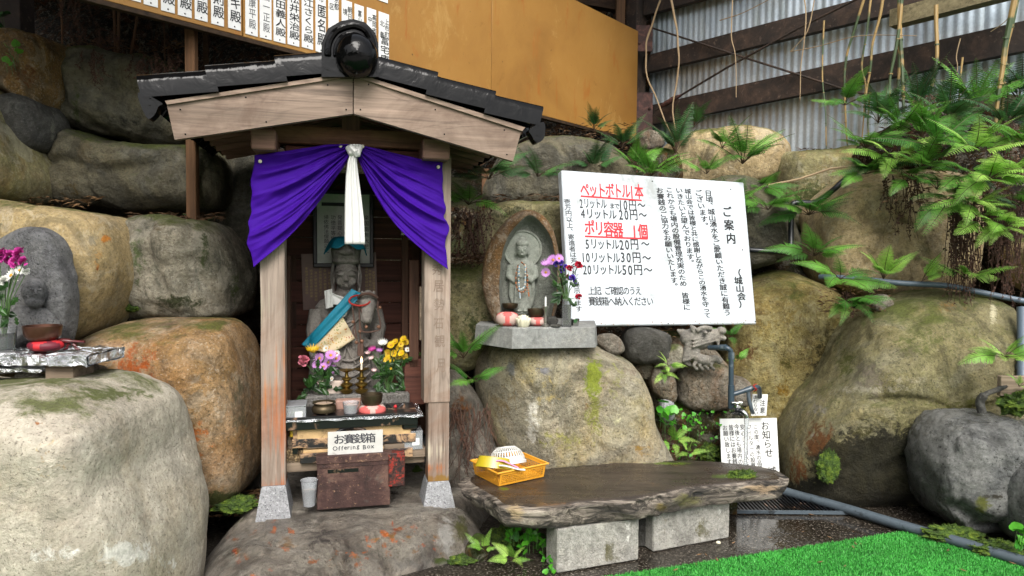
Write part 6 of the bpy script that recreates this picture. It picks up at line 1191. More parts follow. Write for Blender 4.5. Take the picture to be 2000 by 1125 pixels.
body = [(612, 17, .02), (600, 18, .03), (585, 20, .032), (560, 22, .035), (540, 23, .038), (525, 25, .036), (514, 23, .03), (508, 12, .02), (500, 8, .02)]
V = []; nn = 24
for y, hw_, dp in body:
    c2 = ef(1020, y, .012)
    for k in range(nn): th = 2 * PI * k / nn; V.append(c2 + Vector((math.cos(th) * hw_ * ks, math.sin(th) * dp, 0)))
mb.add(V, [(j * nn + k, j * nn + (k + 1) % nn, (j + 1) * nn + (k + 1) % nn, (j + 1) * nn + k) for j in range(len(body) - 1) for k in range(nn)] + [tuple(range(nn)), tuple((len(body) - 1) * nn + k for k in range(nn))])
ell(ef(1020, 488, .03), (12 * ks, .03, 15 * ks), 18, 14, mb); ell(ef(1020, 476, .03), (13 * ks, .032, 9 * ks), 16, 10, mb); ell(ef(1020, 467, .03), (6 * ks, .018, 5 * ks), 12, 8, mb)
for sx in (-1, 1):
    tube([ef(1020 + sx * 22, 518, .012), ef(1020 + sx * 25, 540, .02), ef(1020 + sx * 16, 548, .045), ef(1020 + sx * 5, 538, .06)], [.022, .022, .018, .013], 10, mb)
    tube([ef(1020 + sx * 19, 548, .03), ef(1020 + sx * 22, 575, .02), ef(1020 + sx * 18, 598, .015)], [.016, .014, .006], 8, mb)
    ell(ef(1020 + sx * 12.5, 492, .025), (2 * ks, .008, 8 * ks), 8, 8, mb); ell(ef(1020 + sx * 5, 487, .058), (4 * ks, .004, 1.6 * ks), 8, 6, mb); tube([ef(1020 + sx * 2, 485, .060), ef(1020 + sx * 6, 482.5, .059), ef(1020 + sx * 9.5, 485, .052)], .002, 5, mb)
tube([ef(1020, 486, .058), ef(1020, 492, .064)], [.002, .004], 6, mb); ell(ef(1020, 497.5, .056), (3.4 * ks, .004, 1.3 * ks), 8, 6, mb)
for k in range(4): tube(crom([ef(1020 - 8 - k, 522 + 8 * k, .035), ef(1020, 530 + 11 * k, .047), ef(1020 + 8 + k, 522 + 8 * k, .035)], 4, False), .003, 5, mb)
for k in range(5): tube([ef(1006 + 7 * k, 560, .04), ef(1005 + 7.5 * k, 605, .032)], .003, 5, mb)
for sx in (-1, 1): ell(ef(1020 + sx * 6, 607, .05), (5 * ks, .02, 2.5 * ks), 10, 6, mb)
bo = remesh(mb, .0026, 1); part('carved_buddha', bo, M['buddha'], es, world=True, smooth='all')
lp = MB(); c2 = ef(1020, 618, .03)
prof = [(0, -.02), (14 * ks, -.02), (12 * ks, -.005), (17 * ks, .012), (20 * ks, .022), (0, .022)]; lo = lathe(prof, 48, lob=12, la=.05); lo.xf(Matrix.Translation(c2)); part('lotus_base', lo, M['buddha'], es, world=True)
# prayer beads on the buddha
pr = root('prayer_beads', 'strings of coloured prayer beads hanging on the carved buddha hands', 'prayer beads', ef(1020, 575, .08)); cols_ = [plain('bead_brown2', '#5a3a22', .4), plain('bead_blue', '#7fa0b8', .2), plain('bead_white', '#b9b4a8', .3), plain('bead_orange', '#a05a2a', .4)]
bm_ = [mesh('bead', ell((0, 0, 0), (.0042, .0042, .0042), 8, 6), m) for m in cols_]
def beads(path, n_, ci, off_=.08):
    cv = crom([Vector(p) for p in path], 8, False); L_ = len(cv)
    for k in range(n_):
        p = cv[int(k * (L_ - 1) / (n_ - 1))]; o = bpy.data.objects.new('bead', bm_[ci[k % len(ci)]]); C.objects.link(o); o.parent = pr; o.location = ef(p.x, p.y, off_) - pr.location
beads([(1012, 518), (1008, 535), (1008, 555), (1013, 568), (1022, 570), (1029, 560), (1030, 540), (1026, 520), (1018, 512)], 46, (0, 0, 3)); beads([(1014, 520), (1013, 545), (1015, 572), (1016, 582)], 22, (1, 2)); beads([(1026, 518), (1026, 540), (1024, 560), (1014, 566)], 22, (2, 2, 1), .084); beads([(1030, 555), (1032, 570), (1033, 578)], 8, (3,))
# offerings on the plinth
def pz(px, Y): p = at(px, 640, Y); return Vector((p.x, Y, zt_))
r_ = root('bell_cushion', 'larger faded pink cushion on the cement plinth, left of the lotus cup', 'cushion', pz(991, 3.50)); part('cushion', cushion(S(46, 3.5), .10, S(28, 3.5)), [M['pinkc'], M['creamc']], r_, fix=False, smooth='all')
r_ = root('bell_cushion', 'smaller pink cushion on the cement plinth, right of the lotus cup', 'cushion', pz(1050, 3.53)); part('cushion', cushion(S(42, 3.53), .09, S(17, 3.53)), [M['pinkc'], M['creamc']], r_, fix=False, smooth='all')
singing_bowl(pz(996, 3.6) + Vector((0, 0, S(31, 3.5))), 0, S(32, 3.6), S(11, 3.6), 'shallow grey metal bowl behind the larger pink cushion', 'bronze'); singing_bowl(pz(1047, 3.55) + Vector((0, 0, S(17, 3.5))), 0, S(35, 3.55), S(16, 3.55), 'brown metal bowl on the smaller pink cushion', 'bronze')
r_ = root('lotus_cup', 'ivory lotus shaped candle cup between the two pink cushions', 'lotus cup', pz(1022, 3.46)); ls = S(16, 3.46)
for ring, (n_, rr_, h_, tl) in enumerate(((10, .82, 1.1, .35), (9, .62, 1.25, .15), (7, .36, 1.35, 0.05))):
    for k in range(n_):
        a = 2 * PI * (k + ring * .5) / n_; q = Vector((math.cos(a), math.sin(a), 0)); mb = ell((0, 0, ls * h_ * .5), (ls * .3, ls * .16, ls * h_ * .62), 8, 8, rot=None); mb.xf(Matrix.Translation(q * ls * rr_ * .62) @ Matrix.Rotation(a - PI / 2, 4, 'Z') @ Matrix.Rotation(-tl, 4, 'X')); part('petal', mb, M['ivory'], r_)
r_ = root('candle_stand', 'small pewter candle stand with a white candle beside the egg shaped stone', 'candle stand', pz(1065, 3.49)); k_ = S(1, 3.49)
part('stand', lathe([(0, 0), (8 * k_, 0), (8 * k_, 3 * k_), (2.5 * k_, 7 * k_), (3.5 * k_, 14 * k_), (2 * k_, 22 * k_), (3 * k_, 30 * k_), (6 * k_, 38 * k_), (6 * k_, 40 * k_), (0, 40 * k_)], 18), M['silver'], r_); part('candle', lathe([(0, 40 * k_), (2 * k_, 40 * k_), (1.8 * k_, 58 * k_), (0, 59 * k_)], 12), M['white'], r_)
pebble('stone', 'thin dark flat pebble lying beside the egg shaped stone', 1085, 636, 26, 6, 3.46, M['darkgrey'], 5, cat='stone')
r_ = root('glass_vase', 'slim square glass vase with green water in front of the sign edge', 'vase', pz(1106, 3.50)); k_ = S(1, 3.5)
mb = MB(); w_ = 17 * k_; hgt = 55 * k_
for cx_, cy_ in ((0, -w_ / 2), (0, w_ / 2)): box(cx_, cy_, hgt / 2, w_, .002, hgt, 0, mb)
for cx_ in (-w_ / 2, w_ / 2): box(cx_, 0, hgt / 2, .002, w_ * .96, hgt, 0, mb)
box(0, 0, .004, w_ * .96, w_ * .96, .007, 0, mb); part('glass', mb, M['glassm'], r_, smooth=False); part('water', box(0, 0, hgt * .42, w_ * .85, w_ * .85, hgt * .75), glass('green_water', (.45, .5, .3), .05, .3), r_, smooth=False)
b_ = pz(1106, 3.50) + Vector((0, 0, 50 * k_)); r2 = root('flower_bunch', 'loose bunch of lilac daisies, purple statice and red carnations before the sign', 'flowers', b_)
bouquet(r2, b_, 3.5, [(1070, 520, 13, 'm', 'lilac'), (1080, 508, 12, 'd', 'lilac'), (1092, 505, 10, 'd', 'lilac'), (1066, 532, 10, 'd', 'lilac'), (1086, 516, 7, 'c', 'violet'), (1096, 514, 7, 'c', 'violet'), (1098, 528, 7, 'c', 'violet'), (1104, 520, 5, 'c', 'violet'), (1112, 524, 8, 'c', 'red'), (1130, 518, 10, 'c', 'red'), (1110, 541, 6, 'c', 'red'), (1118, 543, 8, 'c', 'violet'), (1124, 550, 6, 'c', 'violet'), (1130, 580, 8, 'c', 'red')], k_, rl(16, 1085, 1125, 540, 595, 12, 5) + [(1098, 560, 22, 2.9), (1100, 572, 24, 3.3), (1112, 590, 16, -.6), (1096, 578, 26, 3.7)], lambda x, y, Y: at(x, y, Y))
for o in list(r2.children):
    if o.name.startswith('flower'): pass
r_ = root('metal_cup', 'small shiny metal cup at the foot of the sign edge', 'cup', pz(1122, 3.55) + Vector((.0, 0, 0))); part('cup', lathe([(0, 0), (8 * k_, 0), (10 * k_, 14 * k_), (9.4 * k_, 14 * k_), (7.6 * k_, 1.5 * k_), (0, 1.5 * k_)], 24), M['chrome'], r_)
# ------------------------------------------------------------------ left altar
YA = 2.5
def fshelf(name, x0, x1, y0, y1, Y, dep, lab):
    a = at(x0, y0, Y); b = at(x1, y1, Y); r_ = root(name, lab, 'shelf', Vector(((a.x + b.x) / 2, Y + dep / 2, b.z))); rr = random.Random(x1)
    W_ = b.x - a.x; H_ = a.z - b.z
    def f(u, v):
        per = 2 * (dep + H_); s_ = v * per; x = -W_ / 2 + W_ * u
        if s_ < H_: y, z = -dep / 2, s_
        elif s_ < H_ + dep: y, z = -dep / 2 + (s_ - H_), H_
        elif s_ < 2 * H_ + dep: y, z = dep / 2, H_ - (s_ - H_ - dep)
        else: y, z = dep / 2 - (s_ - 2 * H_ - dep), 0
        nn_ = noise.noise(Vector((x * 40, y * 35, z * 50))) * .006 + noise.noise(Vector((x * 14, y * 9, z * 20))) * .006
        return (x + nn_ * .5, y + nn_, z + nn_)
    part('foil_wrap', grid(f, 120, 60), M['foil'], r_, smooth=False); part('end_fold', box(W_ / 2 - .004, 0, H_ / 2, .006, dep * .9, H_ * .8, .002), M['foil'], r_, smooth=False); return r_
fshelf('foil_shelf', -60, 171, 692, 716, YA, .24, 'board wrapped in crumpled foil in front of the small stone relief')
fshelf('foil_shelf', -60, 82, 717, 727, YA + .02, .22, 'thinner lower board wrapped in foil at the left edge')
a = at(86, 714, YA + .03); b = at(141, 743, YA + .03); r_ = solo('wood_block', box((a.x + b.x) / 2, YA + .10, (a.z + b.z) / 2, b.x - a.x, .13, a.z - b.z, .002), M['oldplank'], 'short weathered wood block under the foil covered board', 'wood block', smooth=False)
zsh = at(60, 692, YA).z
def sz(px, Y): return Vector((at(px, 690, Y).x, Y, zsh + .002))
r_ = root('bell_cushion', 'shiny red cushion under the copper bowl on the foil shelf', 'cushion', sz(90, YA + .08)); part('cushion', cushion(S(66, 2.58), .11, S(22, 2.58)), [M['redc'], plain('dark_red_cloth', '#5a1020', .6)], r_, fix=False, smooth='all')
M['copper'] = plain('copper_bowl_metal', '#5e4034', .35, .8, var=.15); singing_bowl(sz(84, YA + .08) + Vector((0, 0, S(22, 2.58))), 0, S(67, 2.58), S(28, 2.58), 'copper coloured singing bowl on the red cushion, far left', 'copper')
r_ = root('striker_stand', 'dark red lacquered striker lying on its little stand beside the copper bowl', 'striker stand', sz(140, YA + .1)); k_ = S(1, 2.6); dr = plain('dark_red_lacquer', '#4a0f12', .3)
part('striker', tube([(-26 * k_, 0, 19 * k_), (-5 * k_, 0, 18 * k_), (0, 0, 18 * k_), (26 * k_, 0, 17 * k_)], [5 * k_, 5 * k_, 2.5 * k_, 2.5 * k_], 10), dr, r_)
for sx in (-1, 1): part('rest_leg', tube(crom([(sx * 3 * k_, 0, 12 * k_), (sx * 8 * k_, 0, 9 * k_), (sx * 9 * k_, 0, 4 * k_), (sx * 16 * k_, 0, 1.5 * k_)], 4, False), 2.4 * k_, 7), dr, r_)
r_ = root('glass_vase', 'clear glass of water with flower stems at the left edge', 'vase', sz(8, YA + .06)); part('glass', lathe([(0, 0), (19 * k_, 0), (22 * k_, 46 * k_), (23.5 * k_, 48 * k_), (21 * k_, 47 * k_), (17.5 * k_, 3 * k_), (0, 3 * k_)], 28), M['glassm'], r_); part('water', lathe([(0, 3.5 * k_), (17 * k_, 3.5 * k_), (20 * k_, 36 * k_), (0, 36 * k_)], 24), glass('vase_water', (.7, .78, .76), .02, .2), r_)
b_ = sz(8, YA + .06) + Vector((0, 0, 30 * k_)); r2 = root('flower_bunch', 'bunch of magenta and white carnations at the left edge of the photo', 'flowers', b_)
bouquet(r2, b_, YA + .06, [(-2, 497, 17, 'c', 'magenta'), (20, 502, 17, 'c', 'magenta'), (40, 496, 16, 'c', 'magenta'), (30, 513, 14, 'c', 'magenta'), (46, 512, 12, 'c', 'magenta'), (-8, 515, 15, 'c', 'magenta'), (22, 538, 15, 'd', 'white'), (8, 548, 10, 'c', 'white'), (38, 528, 9, 'd', 'white'), (-5, 536, 12, 'c', 'white'), (33, 545, 8, 'c', 'white'), (52, 531, 8, 'c', 'white')], k_, rl(14, -15, 40, 530, 650, 24, 9), lambda x, y, Y: at(x, y, Y))
# relief stone
ro_ = rock('stone_relief', 'grey stone slab carved with a small seated figure behind the foil shelf', [(-90, 490), (-10, 478), (20, 462), (55, 446), (85, 447), (112, 465), (126, 490), (131, 520), (141, 550), (143, 600), (136, 650), (124, 690), (100, 715), (-90, 715)], 2.85, .07, M['relief'], 51, e=.35, amp=.006, fr=6, cat='stone carving', N=120, Mr=60)
mb = MB(); YR = 2.765; k_ = S(1, YR); rf = lambda x, y, d=0.0: at(x, y, YR - d)
ell(rf(67, 570, .02), (20 * k_, .05, 27 * k_), 18, 14, mb); ell(rf(68, 590, .03), (15 * k_, .04, 12 * k_), 14, 10, mb); tube([rf(66, 600, .0), rf(62, 640, .0), rf(60, 690, .0)], [.055, .10, .12], 18, mb, flat=.5)
for sx in (-1, 1):
    ell(rf(58 + sx * 30, 630, .0), (22 * k_, .05, 24 * k_), 14, 10, mb); tube([rf(58 + sx * 40, 630, .0), rf(58 + sx * 44, 665, .03), rf(58 + sx * 20, 672, .07), rf(62 + sx * 4, 655, .09)], [.038, .036, .03, .02], 10, mb); ell(rf(68 + sx * 20, 573, .0), (4 * k_, .015, 11 * k_), 8, 8, mb)
    ell(rf(69 + sx * 9, 566, .062), (6 * k_, .006, 2.4 * k_), 8, 6, mb); tube([rf(69 + sx * 3, 561, .068), rf(69 + sx * 9, 558, .067), rf(69 + sx * 16, 562, .05)], .003, 6, mb)
tube([rf(69, 564, .066), rf(70, 576, .078)], [.004, .008], 7, mb); tube(crom([rf(60, 585, .062), rf(70, 589, .068), rf(80, 585, .060)], 4, False), .003, 6, mb)
rm = remesh(mb, .004, 3); part('carved_figure', rm, M['relief'], ro_, world=True, smooth='all')
# ------------------------------------------------------------------ stone bench: wet wooden slab on concrete blocks
def cblock(c0, c1, zt_, lab, hollow=False):
    a = gp(*c0); b = gp(*c1); d = (b - a); L_ = d.length; d.normalize(); nrm = Vector((-d.y, d.x, 0)); M0 = Matrix.Translation(a) @ Matrix.Rotation(math.atan2(d.y, d.x), 4, 'Z')
    n_ = 24; mb = MB()
    bm = bmesh.new(); bmesh.ops.create_cube(bm, size=1)
    for v in bm.verts: v.co = Vector(((v.co.x + .5) * L_, (v.co.y + .5) * .12, (v.co.z + .5) * zt_))
    bmesh.ops.bevel(bm, geom=list(bm.edges), offset=.004, segments=2, affect='EDGES'); bmesh.ops.subdivide_edges(bm, edges=[e for e in bm.edges if e.calc_length() > .08], cuts=14, use_grid_fill=True)
    for v in bm.verts: v.co += Vector((0, 1, 0)) * .0025 * noise.noise(v.co * 30)
    bm.transform(M0); bm.verts.index_update(); mb.add([v.co.copy() for v in bm.verts], [[v.index for v in f.verts] for f in bm.faces]); bm.free()
    o = solo('concrete_block', mb, M['block'], lab, 'concrete block', 'concrete blocks under the bench slab', smooth=False)
    q = [proj(a), proj(b)]; x0, y0 = q[0]; x1, y1 = q[1]
    tint(o.data, Matrix.Translation(o.location), [((x0 * .4 + x1 * .6), y0 - 30 - 20, 8, 40, '#5a5638', .7), (x0 + 20, y0 - 60, 5, 40, '#6a5c3c', .6), ((x0 + x1) / 2, y0 - 8, 70, 9, '#5f5c52', .6), ((x0 + x1) / 2 + 30, (y0 + y1) / 2 - 30, 14, 34, '#63604f', .62), (x1 - 20, y1 - 60, 10, 30, '#dad8d0', .6)])
    return o
cblock((1088, 1120), (1247, 1093), .19, 'left concrete block under the wet wooden slab'); cblock((1275, 1078), (1424, 1050), .19, 'right concrete block under the wet wooden slab')
a = gp(1262, 1075); solo('concrete_block', box(a.x + .02, a.y + .18, .093, .10, .28, .186, .005), M['darkgrey'], 'dark block standing back in the gap under the slab', 'concrete block', 'concrete blocks under the bench slab', smooth=False)
a = gp(1462, 1035); solo('concrete_block', box(a.x - .06, a.y + .30, .093, .14, .20, .186, .005), M['mossy'], 'dark mossy block under the far right end of the slab', 'concrete block', 'concrete blocks under the bench slab', smooth=False)
n = NT('wet_slab_top', .25); c = n.ramp(n.noise(1, 6, .7, .5, sx=(1.5, 14, 14)), [(.3, '#1f1a16'), (.5, '#352d26'), (.7, '#473e34')]); c = n.mix(n.ramp(n.noise(9, 6, .75, .5), [(.60, 0.), (.7, .7)]), c, '#5c4a30')
ti = n.attr('tint'); th = n.math('ADD', ti.outputs['Alpha'], n.math('MULTIPLY', n.math('SUBTRACT', n.noise(26, 6, .75), .5), 1.2)); c = n.mix(n.ramp(th, [(.38, 0.), (.55, .95)]), c, ti.outputs['Color'])
rr = n.ramp(n.noise(4, 6, .7, .5), [(.40, .07), (.52, .38)]); M['slab'] = n.done(c, rr, n.bump(n.math('ADD', n.noise(1, 6, .75, .3, sx=(5, 60, 60)), n.noise(30, 5, .7)), .55, .006))
n = NT('slab_edge_wood', .55); g_ = n.noise(1, 7, .75, .8, sx=(3, 30, 26)); c = n.ramp(g_, [(.34, '#13110e'), (.46, '#413a32'), (.54, '#7a7065'), (.66, '#b5aa9a')]); ti = n.attr('tint'); th = n.math('ADD', ti.outputs['Alpha'], n.math('MULTIPLY', n.math('SUBTRACT', g_, .5), 1.6)); c = n.mix(n.ramp(th, [(.38, 0.), (.62, .9)]), c, ti.outputs['Color'])
M['slabedge'] = n.done(c, None, n.bump(g_, 1.0, .03))
def slab():
    zt_, zb_ = .30, .19
    edge = [(905, 938), (955, 968), (980, 985), (1050, 990), (1150, 978), (1250, 972), (1340, 952), (1400, 945), (1460, 940), (1500, 932), (1532, 936), (1528, 925), (1500, 912), (1440, 902), (1350, 897), (1230, 900), (1120, 908), (1060, 914), (990, 918), (930, 922)]
    pl = [gp(x, y, zt_) for x, y in edge]; cx = sum(p.x for p in pl) / len(pl); cy = sum(p.y for p in pl) / len(pl); N_ = 220; r = radial(crom([(p.x, p.y) for p in pl], 5), (cx, cy), N_)
    V = []; K = 26; F_ = []; mi = []
    rows = [(t / K, 0) for t in range(K + 1)] + [(1.0, .012), (1.0, .03), (.995, .05), (.985, .075), (.95, .10), (.85, .108), (.0, .108)]
    for t, dz in rows:
        for k in range(N_):
            th = 2 * PI * k / N_; ra = r[k] * t; x = cx + ra * math.cos(th); y = cy + ra * math.sin(th)
            h = zt_ - dz + .004 * noise.fractal(Vector((x * 4, y * 9, 2)), .9, 2, 4)
            if dz: e = .035 * noise.fractal(Vector((x * 5, y * 5, dz * 30)), .8, 2.1, 4) + .022 * abs(noise.noise(Vector((x * 14, y * 14, dz * 90)))); x += e * math.cos(th); y += e * math.sin(th)
            elif t > .9: h -= (t - .9) ** 2 * 1.2 + .01 * abs(noise.noise(Vector((x * 16, y * 16, 7)))) * (t - .9) * 10
            if dz >= .1: h = max(h, zb_ + .001)
            V.append((x, y, h))
    mb = MB(); mb.v = V; R_ = len(rows)
    for j in range(R_ - 1):
        for k in range(N_): mb.f.append((j * N_ + k, j * N_ + (k + 1) % N_, (j + 1) * N_ + (k + 1) % N_, (j + 1) * N_ + k)); mb.m.append(1 if j >= K - 1 else 0)
    o = solo('bench_slab', mb, [M['slab'], M['slabedge']], 'thick wet dark wooden slab with ragged edge forming a bench on concrete blocks', 'bench', smooth='all')
    tint(o.data, Matrix.Translation(o.location), [(1005, 1000, 24, 30, '#b39c78', .62), (1490, 955, 50, 16, '#b39878', .68), (1330, 1000, 60, 30, '#2a2420', .6), (1345, 975, 50, 20, '#5c5a24', .62), (1290, 990, 20, 14, '#6a5a1c', .6), (1430, 930, 60, 6, '#43551a', .7), (1300, 905, 60, 4, '#4a5a1a', .7), (985, 955, 16, 6, '#4a5a1a', .7), (1200, 1000, 90, 14, '#3c362f', .6), (1080, 985, 80, 12, '#5c4630', .5), (930, 960, 20, 14, '#6a5a44', .5)])
slab()
def mosspatch(px, py, Y, wpx, hpx, lab, seed=1, z=None, n_=900, dp=.06, mat='moss'):
    c_ = at(px, py, Y); rr = random.Random(seed); mb = MB(); W_ = S(wpx, Y) / 2; H_ = S(hpx, Y) / 2
    def f(u, v):
        th = 2 * PI * u; ph = PI * v - PI / 2; p = Vector((math.cos(ph) * math.cos(th), math.cos(ph) * math.sin(th), math.sin(ph))); e = 1 + .35 * noise.fractal(p * 3 + Vector((seed, 0, 0)), .8, 2, 3)
        return Vector((c_.x + p.x * W_ * e, c_.y + p.y * dp * e, c_.z + p.z * H_ * e))
    g_ = grid(f, 40, 24); mb.v = [tuple(x) for x in g_.v]; mb.f = g_.f; mb.m = g_.m; k = len(g_.v)
    for i in range(n_):
        p = Vector(g_.v[rr.randrange(k)]); d = (p - c_).normalized(); t = Vector((rr.uniform(-1, 1), rr.uniform(-1, 1), rr.uniform(-1, 1))) * .003; L_ = rr.uniform(.003, .009); mb.add([p - t, p + t, p + (d + Vector((0, 0, .4))) * L_ + t * rr.uniform(-2, 2)], [(0, 1, 2)])
    return solo('moss', mb, M[mat], lab, 'moss', kind='stuff', smooth=False, fix=False)
mosspatch(1450, 930, 3.30, 54, 20, 'bright green moss cushion on the right end of the bench slab', 1, dp=.04)
mosspatch(1618, 912, 3.66, 42, 60, 'green moss patch hanging on the very large mossy boulder', 2, dp=.03)
mosspatch(1385, 885, 4.02, 34, 36, 'bright moss tuft beside the water notice', 3, dp=.05); mosspatch(1860, 1045, 3.25, 110, 34, 'mossy ground under the dark grey lumpy boulder, left part', 4, dp=.06); mosspatch(1950, 1072, 3.1, 90, 30, 'mossy ground under the dark grey lumpy boulder, right part', 5, dp=.06)
mosspatch(255, 600, 3.38, 40, 16, 'dark moss in the joint below the grey boulder', 6, dp=.03); mosspatch(900, 1092, 3.0, 60, 14, 'moss on the lower right corner of the shrine ledge', 7, dp=.05); mosspatch(460, 985, 3.1, 80, 26, 'moss in the hollow between the pale boulder and the shrine', 8, dp=.08); mosspatch(990, 1050, 3.2, 60, 40, 'dark moss at the foot of the bench, left of the concrete block', 9, dp=.08)

# basket, colander, scoops
def basket():
    zt_ = .304; A_ = gp(912, 938, zt_); B_ = gp(974, 950, zt_); C_ = gp(1062, 931, zt_); u = (C_ - B_).normalized(); L_ = (C_ - B_).length; v = Vector((-u.y, u.x, 0)); W_ = .21; H_ = .066
    r_ = root('plastic_basket', 'orange plastic mesh basket on the left end of the wet slab', 'basket', B_ + u * L_ / 2 + v * W_ / 2)
    m = NT('orange_plastic', .4); M['orangep'] = m.done(m.mix(m.noise(20, 3), '#c98a20', '#d69a34'))
    def side(P0, d, L0, out, n_):
        h0 = .008; rows_ = 5; xs = [0.]; sp = (L0 - .02) / n_; bar = .0022; 
        for i in range(n_): xs += [.01 + sp * i + bar / 2, .01 + sp * (i + 1) - bar / 2]
        xs.append(L0); zs_ = [0.]; sz_ = (H_ - .022) / rows_
        for j in range(rows_): zs_ += [.008 + sz_ * j + bar / 2, .008 + sz_ * (j + 1) - bar / 2]
        zs_.append(H_); mb = MB(); nx = len(xs); nz = len(zs_)
        for lay in (0, .0022):
            k0 = len(mb.v)
            for z in zs_:
                for x in xs: mb.v.append(tuple(P0 + d * x + Vector((0, 0, z)) + out * (z * .22 - lay)))
            for j in range(nz - 1):
                for i in range(nx - 1):
                    if i % 2 == 1 and j % 2 == 1: continue
                    q = [k0 + j * nx + i, k0 + j * nx + i + 1, k0 + (j + 1) * nx + i + 1, k0 + (j + 1) * nx + i]; mb.f.append(tuple(q if lay == 0 else q[::-1])); mb.m.append(0)
        part('lattice_side', mb, M['orangep'], r_, world=True, smooth=False, fix=False)
    side(B_, u, L_, -v, 19); side(B_ + v * W_, -v, W_, -u, 14); side(B_ + u * L_, v, W_, u, 14); side(B_ + u * L_ + v * W_, -u, L_, v, 19)
    part('bottom', prism([B_ + Vector((0, 0, .001)), B_ + u * L_ + Vector((0, 0, .001)), B_ + u * L_ + v * W_ + Vector((0, 0, .001)), B_ + v * W_ + Vector((0, 0, .001))], (0, 0, .003)), M['orangep'], r_, world=True, smooth=False)
    e = H_ * .22; z_ = Vector((0, 0, H_)); P_ = [B_ - u * e - v * e + z_, B_ + u * (L_ + e) - v * e + z_, B_ + u * (L_ + e) + v * (W_ + e) + z_, B_ - u * e + v * (W_ + e) + z_]
    for i in range(4): d = (P_[(i + 1) % 4] - P_[i]).normalized(); part('rim', tube([P_[i] - d * .003, P_[(i + 1) % 4] + d * .003], .0045, 6), M['orangep'], r_, world=True)
    # colander lying upside down
    c_ = B_ + u * (L_ * .52) + v * W_ * .62 + Vector((0, 0, .062)); cr = root('colander', 'white plastic colander lying upside down in the orange basket', 'colander', c_, 0, ry=-.12, rx=-.25); Rb = .088
    prof = [(Rb * 1.05, -.012), (Rb * 1.06, 0), (Rb, .002), (Rb * .97, .02)]; mb = lathe(prof, 64); part('rim', mb, M['whitep'], cr)
    mb = MB(); N_ = 72; zz = [.02, .023, .046, .050, .066, .070, .072]; rrs = [.97, .955, .82, .78, .56, .5, 0]
    for z, r0 in zip(zz, rrs):
        for k in range(N_): th = 2 * PI * k / N_; mb.v.append((Rb * r0 * math.cos(th), Rb * r0 * math.sin(th), z))
    for j in range(len(zz) - 1):
        for k in range(N_):
            if j in (1, 3) and k % 2 == 0: continue
            mb.f.append((j * N_ + k, j * N_ + (k + 1) % N_, (j + 1) * N_ + (k + 1) % N_, (j + 1) * N_ + k)); mb.m.append(0)
    o = part('bowl', mb, M['whitep'], cr, fix=False); o.modifiers.new('t', 'SOLIDIFY').thickness = .002
    # yellow scoop
    c_ = B_ + u * (L_ * .12) + v * W_ * .45 + Vector((0, 0, .058)); ys = root('water_scoop', 'translucent yellow plastic scoop resting in the orange basket', 'scoop', c_, 0, ry=.1, rx=-.3); ym = NT('yellow_plastic', .3); yw = ym.done(ym.mix(ym.noise(10, 2), '#a89412', '#c2ae2a')); ym.b.inputs['Transmission Weight'].default_value = .25
    mb = lathe([(0, .050), (.045, .05), (.056, .046), (.066, .0), (.070, -.002), (.068, .004), (.058, .048)], 40); mb.v = [(x * 1.25, y * .85, z) for x, y, z in mb.v]; part('cup', mb, yw, ys); part('handle', box(.10, 0, .0, .06, .022, .006, .002), yw, ys, smooth=False)
    c_ = B_ + u * (L_ * .22) + v * W_ * .12 + Vector((0, 0, .082)); ps = root('scrub_brush', 'pink and white plastic ladle lying across the orange basket', 'ladle', c_, -.1, ry=.16)
    part('handle', tube(crom([(-.05, 0, .012), (-.02, 0, .018), (.02, .0, .010), (.06, 0, .0)], 5, False), [.009] * 5 + [.008] * 5 + [.006] * 6, 8, flat=.5), plain('pink_plastic', '#cf7fa0', .4), ps); part('white_part', tube(crom([(-.03, -.02, 0), (0, -.022, .004), (.06, -.02, 0), (.09, -.01, 0)], 5, False), .009, 8, flat=.4), M['whitep'], ps)
M['whitep'] = plain('white_plastic', '#bfbfba', .4, var=.05, bump=.02)
basket()

# ------------------------------------------------------------------ pipes, tap and falling water
def pipe(name, lab, pts, r, mat, cat='pipe', n_=12, couplers=(), k=5): 
    P_ = crom(pts, k, False) if k else [Vector(p) for p in pts]; mb = tube(P_, r, n_); r_ = root(name, lab, cat, min((Vector(p) for p in P_), key=lambda p: p.z)); part('tube', mb, M[mat], r_, world=True)
    for a, b in couplers: part('coupler', tube([a, b], r * 1.25, n_), M[mat], r_, world=True)
    return r_
YP = 3.82; A_ = lambda x, y, d=0.0: at(x, y, YP + d)
wpz = pipe('water_pipe', 'dark slate grey pipe leading from the dragon mouth down to the tap', [A_(1385, 679, .10), A_(1408, 679, .03), A_(1420, 680), A_(1427, 686), A_(1428, 700), A_(1428, 740), A_(1428, 780), A_(1429, 796), A_(1433, 806)], S(5, YP), 'pvc', couplers=[(A_(1407, 679, .03), A_(1419, 679, .0)), (A_(1428, 688), A_(1428, 702)), (A_(1428, 752), A_(1428, 797))], k=3)
pipe('water_pipe', 'weathered branch pipe with a red cord right of the tap', [A_(1430, 770), A_(1445, 766), A_(1462, 760), A_(1474, 757), A_(1482, 758, .03), A_(1484, 775, .10)], S(4.6, YP), 'pvc', couplers=[(A_(1455, 763), A_(1468, 758))], k=3)
pipe('water_pipe', 'short pale pipe dropping from the branch pipe behind the tap', [A_(1461, 762), A_(1463, 780), A_(1468, 800), A_(1470, 806, .05)], S(4, YP), 'alum', k=3)
solo('red_cord', tube([A_(1473 + 3 * math.cos(t * 3) + t * .2, 757 - 7 * math.cos(t), -.02 - .015 * math.sin(t)) for t in [k * .5 for k in range(36)]], .0016, 5).add([], []), M['redcord'], 'red cord wound round the branch pipe', 'cord')
tp = root('water_tap', 'chrome water tap with a cross handle and wrapped neck', 'tap', A_(1442, 800)); k_ = S(1, YP)
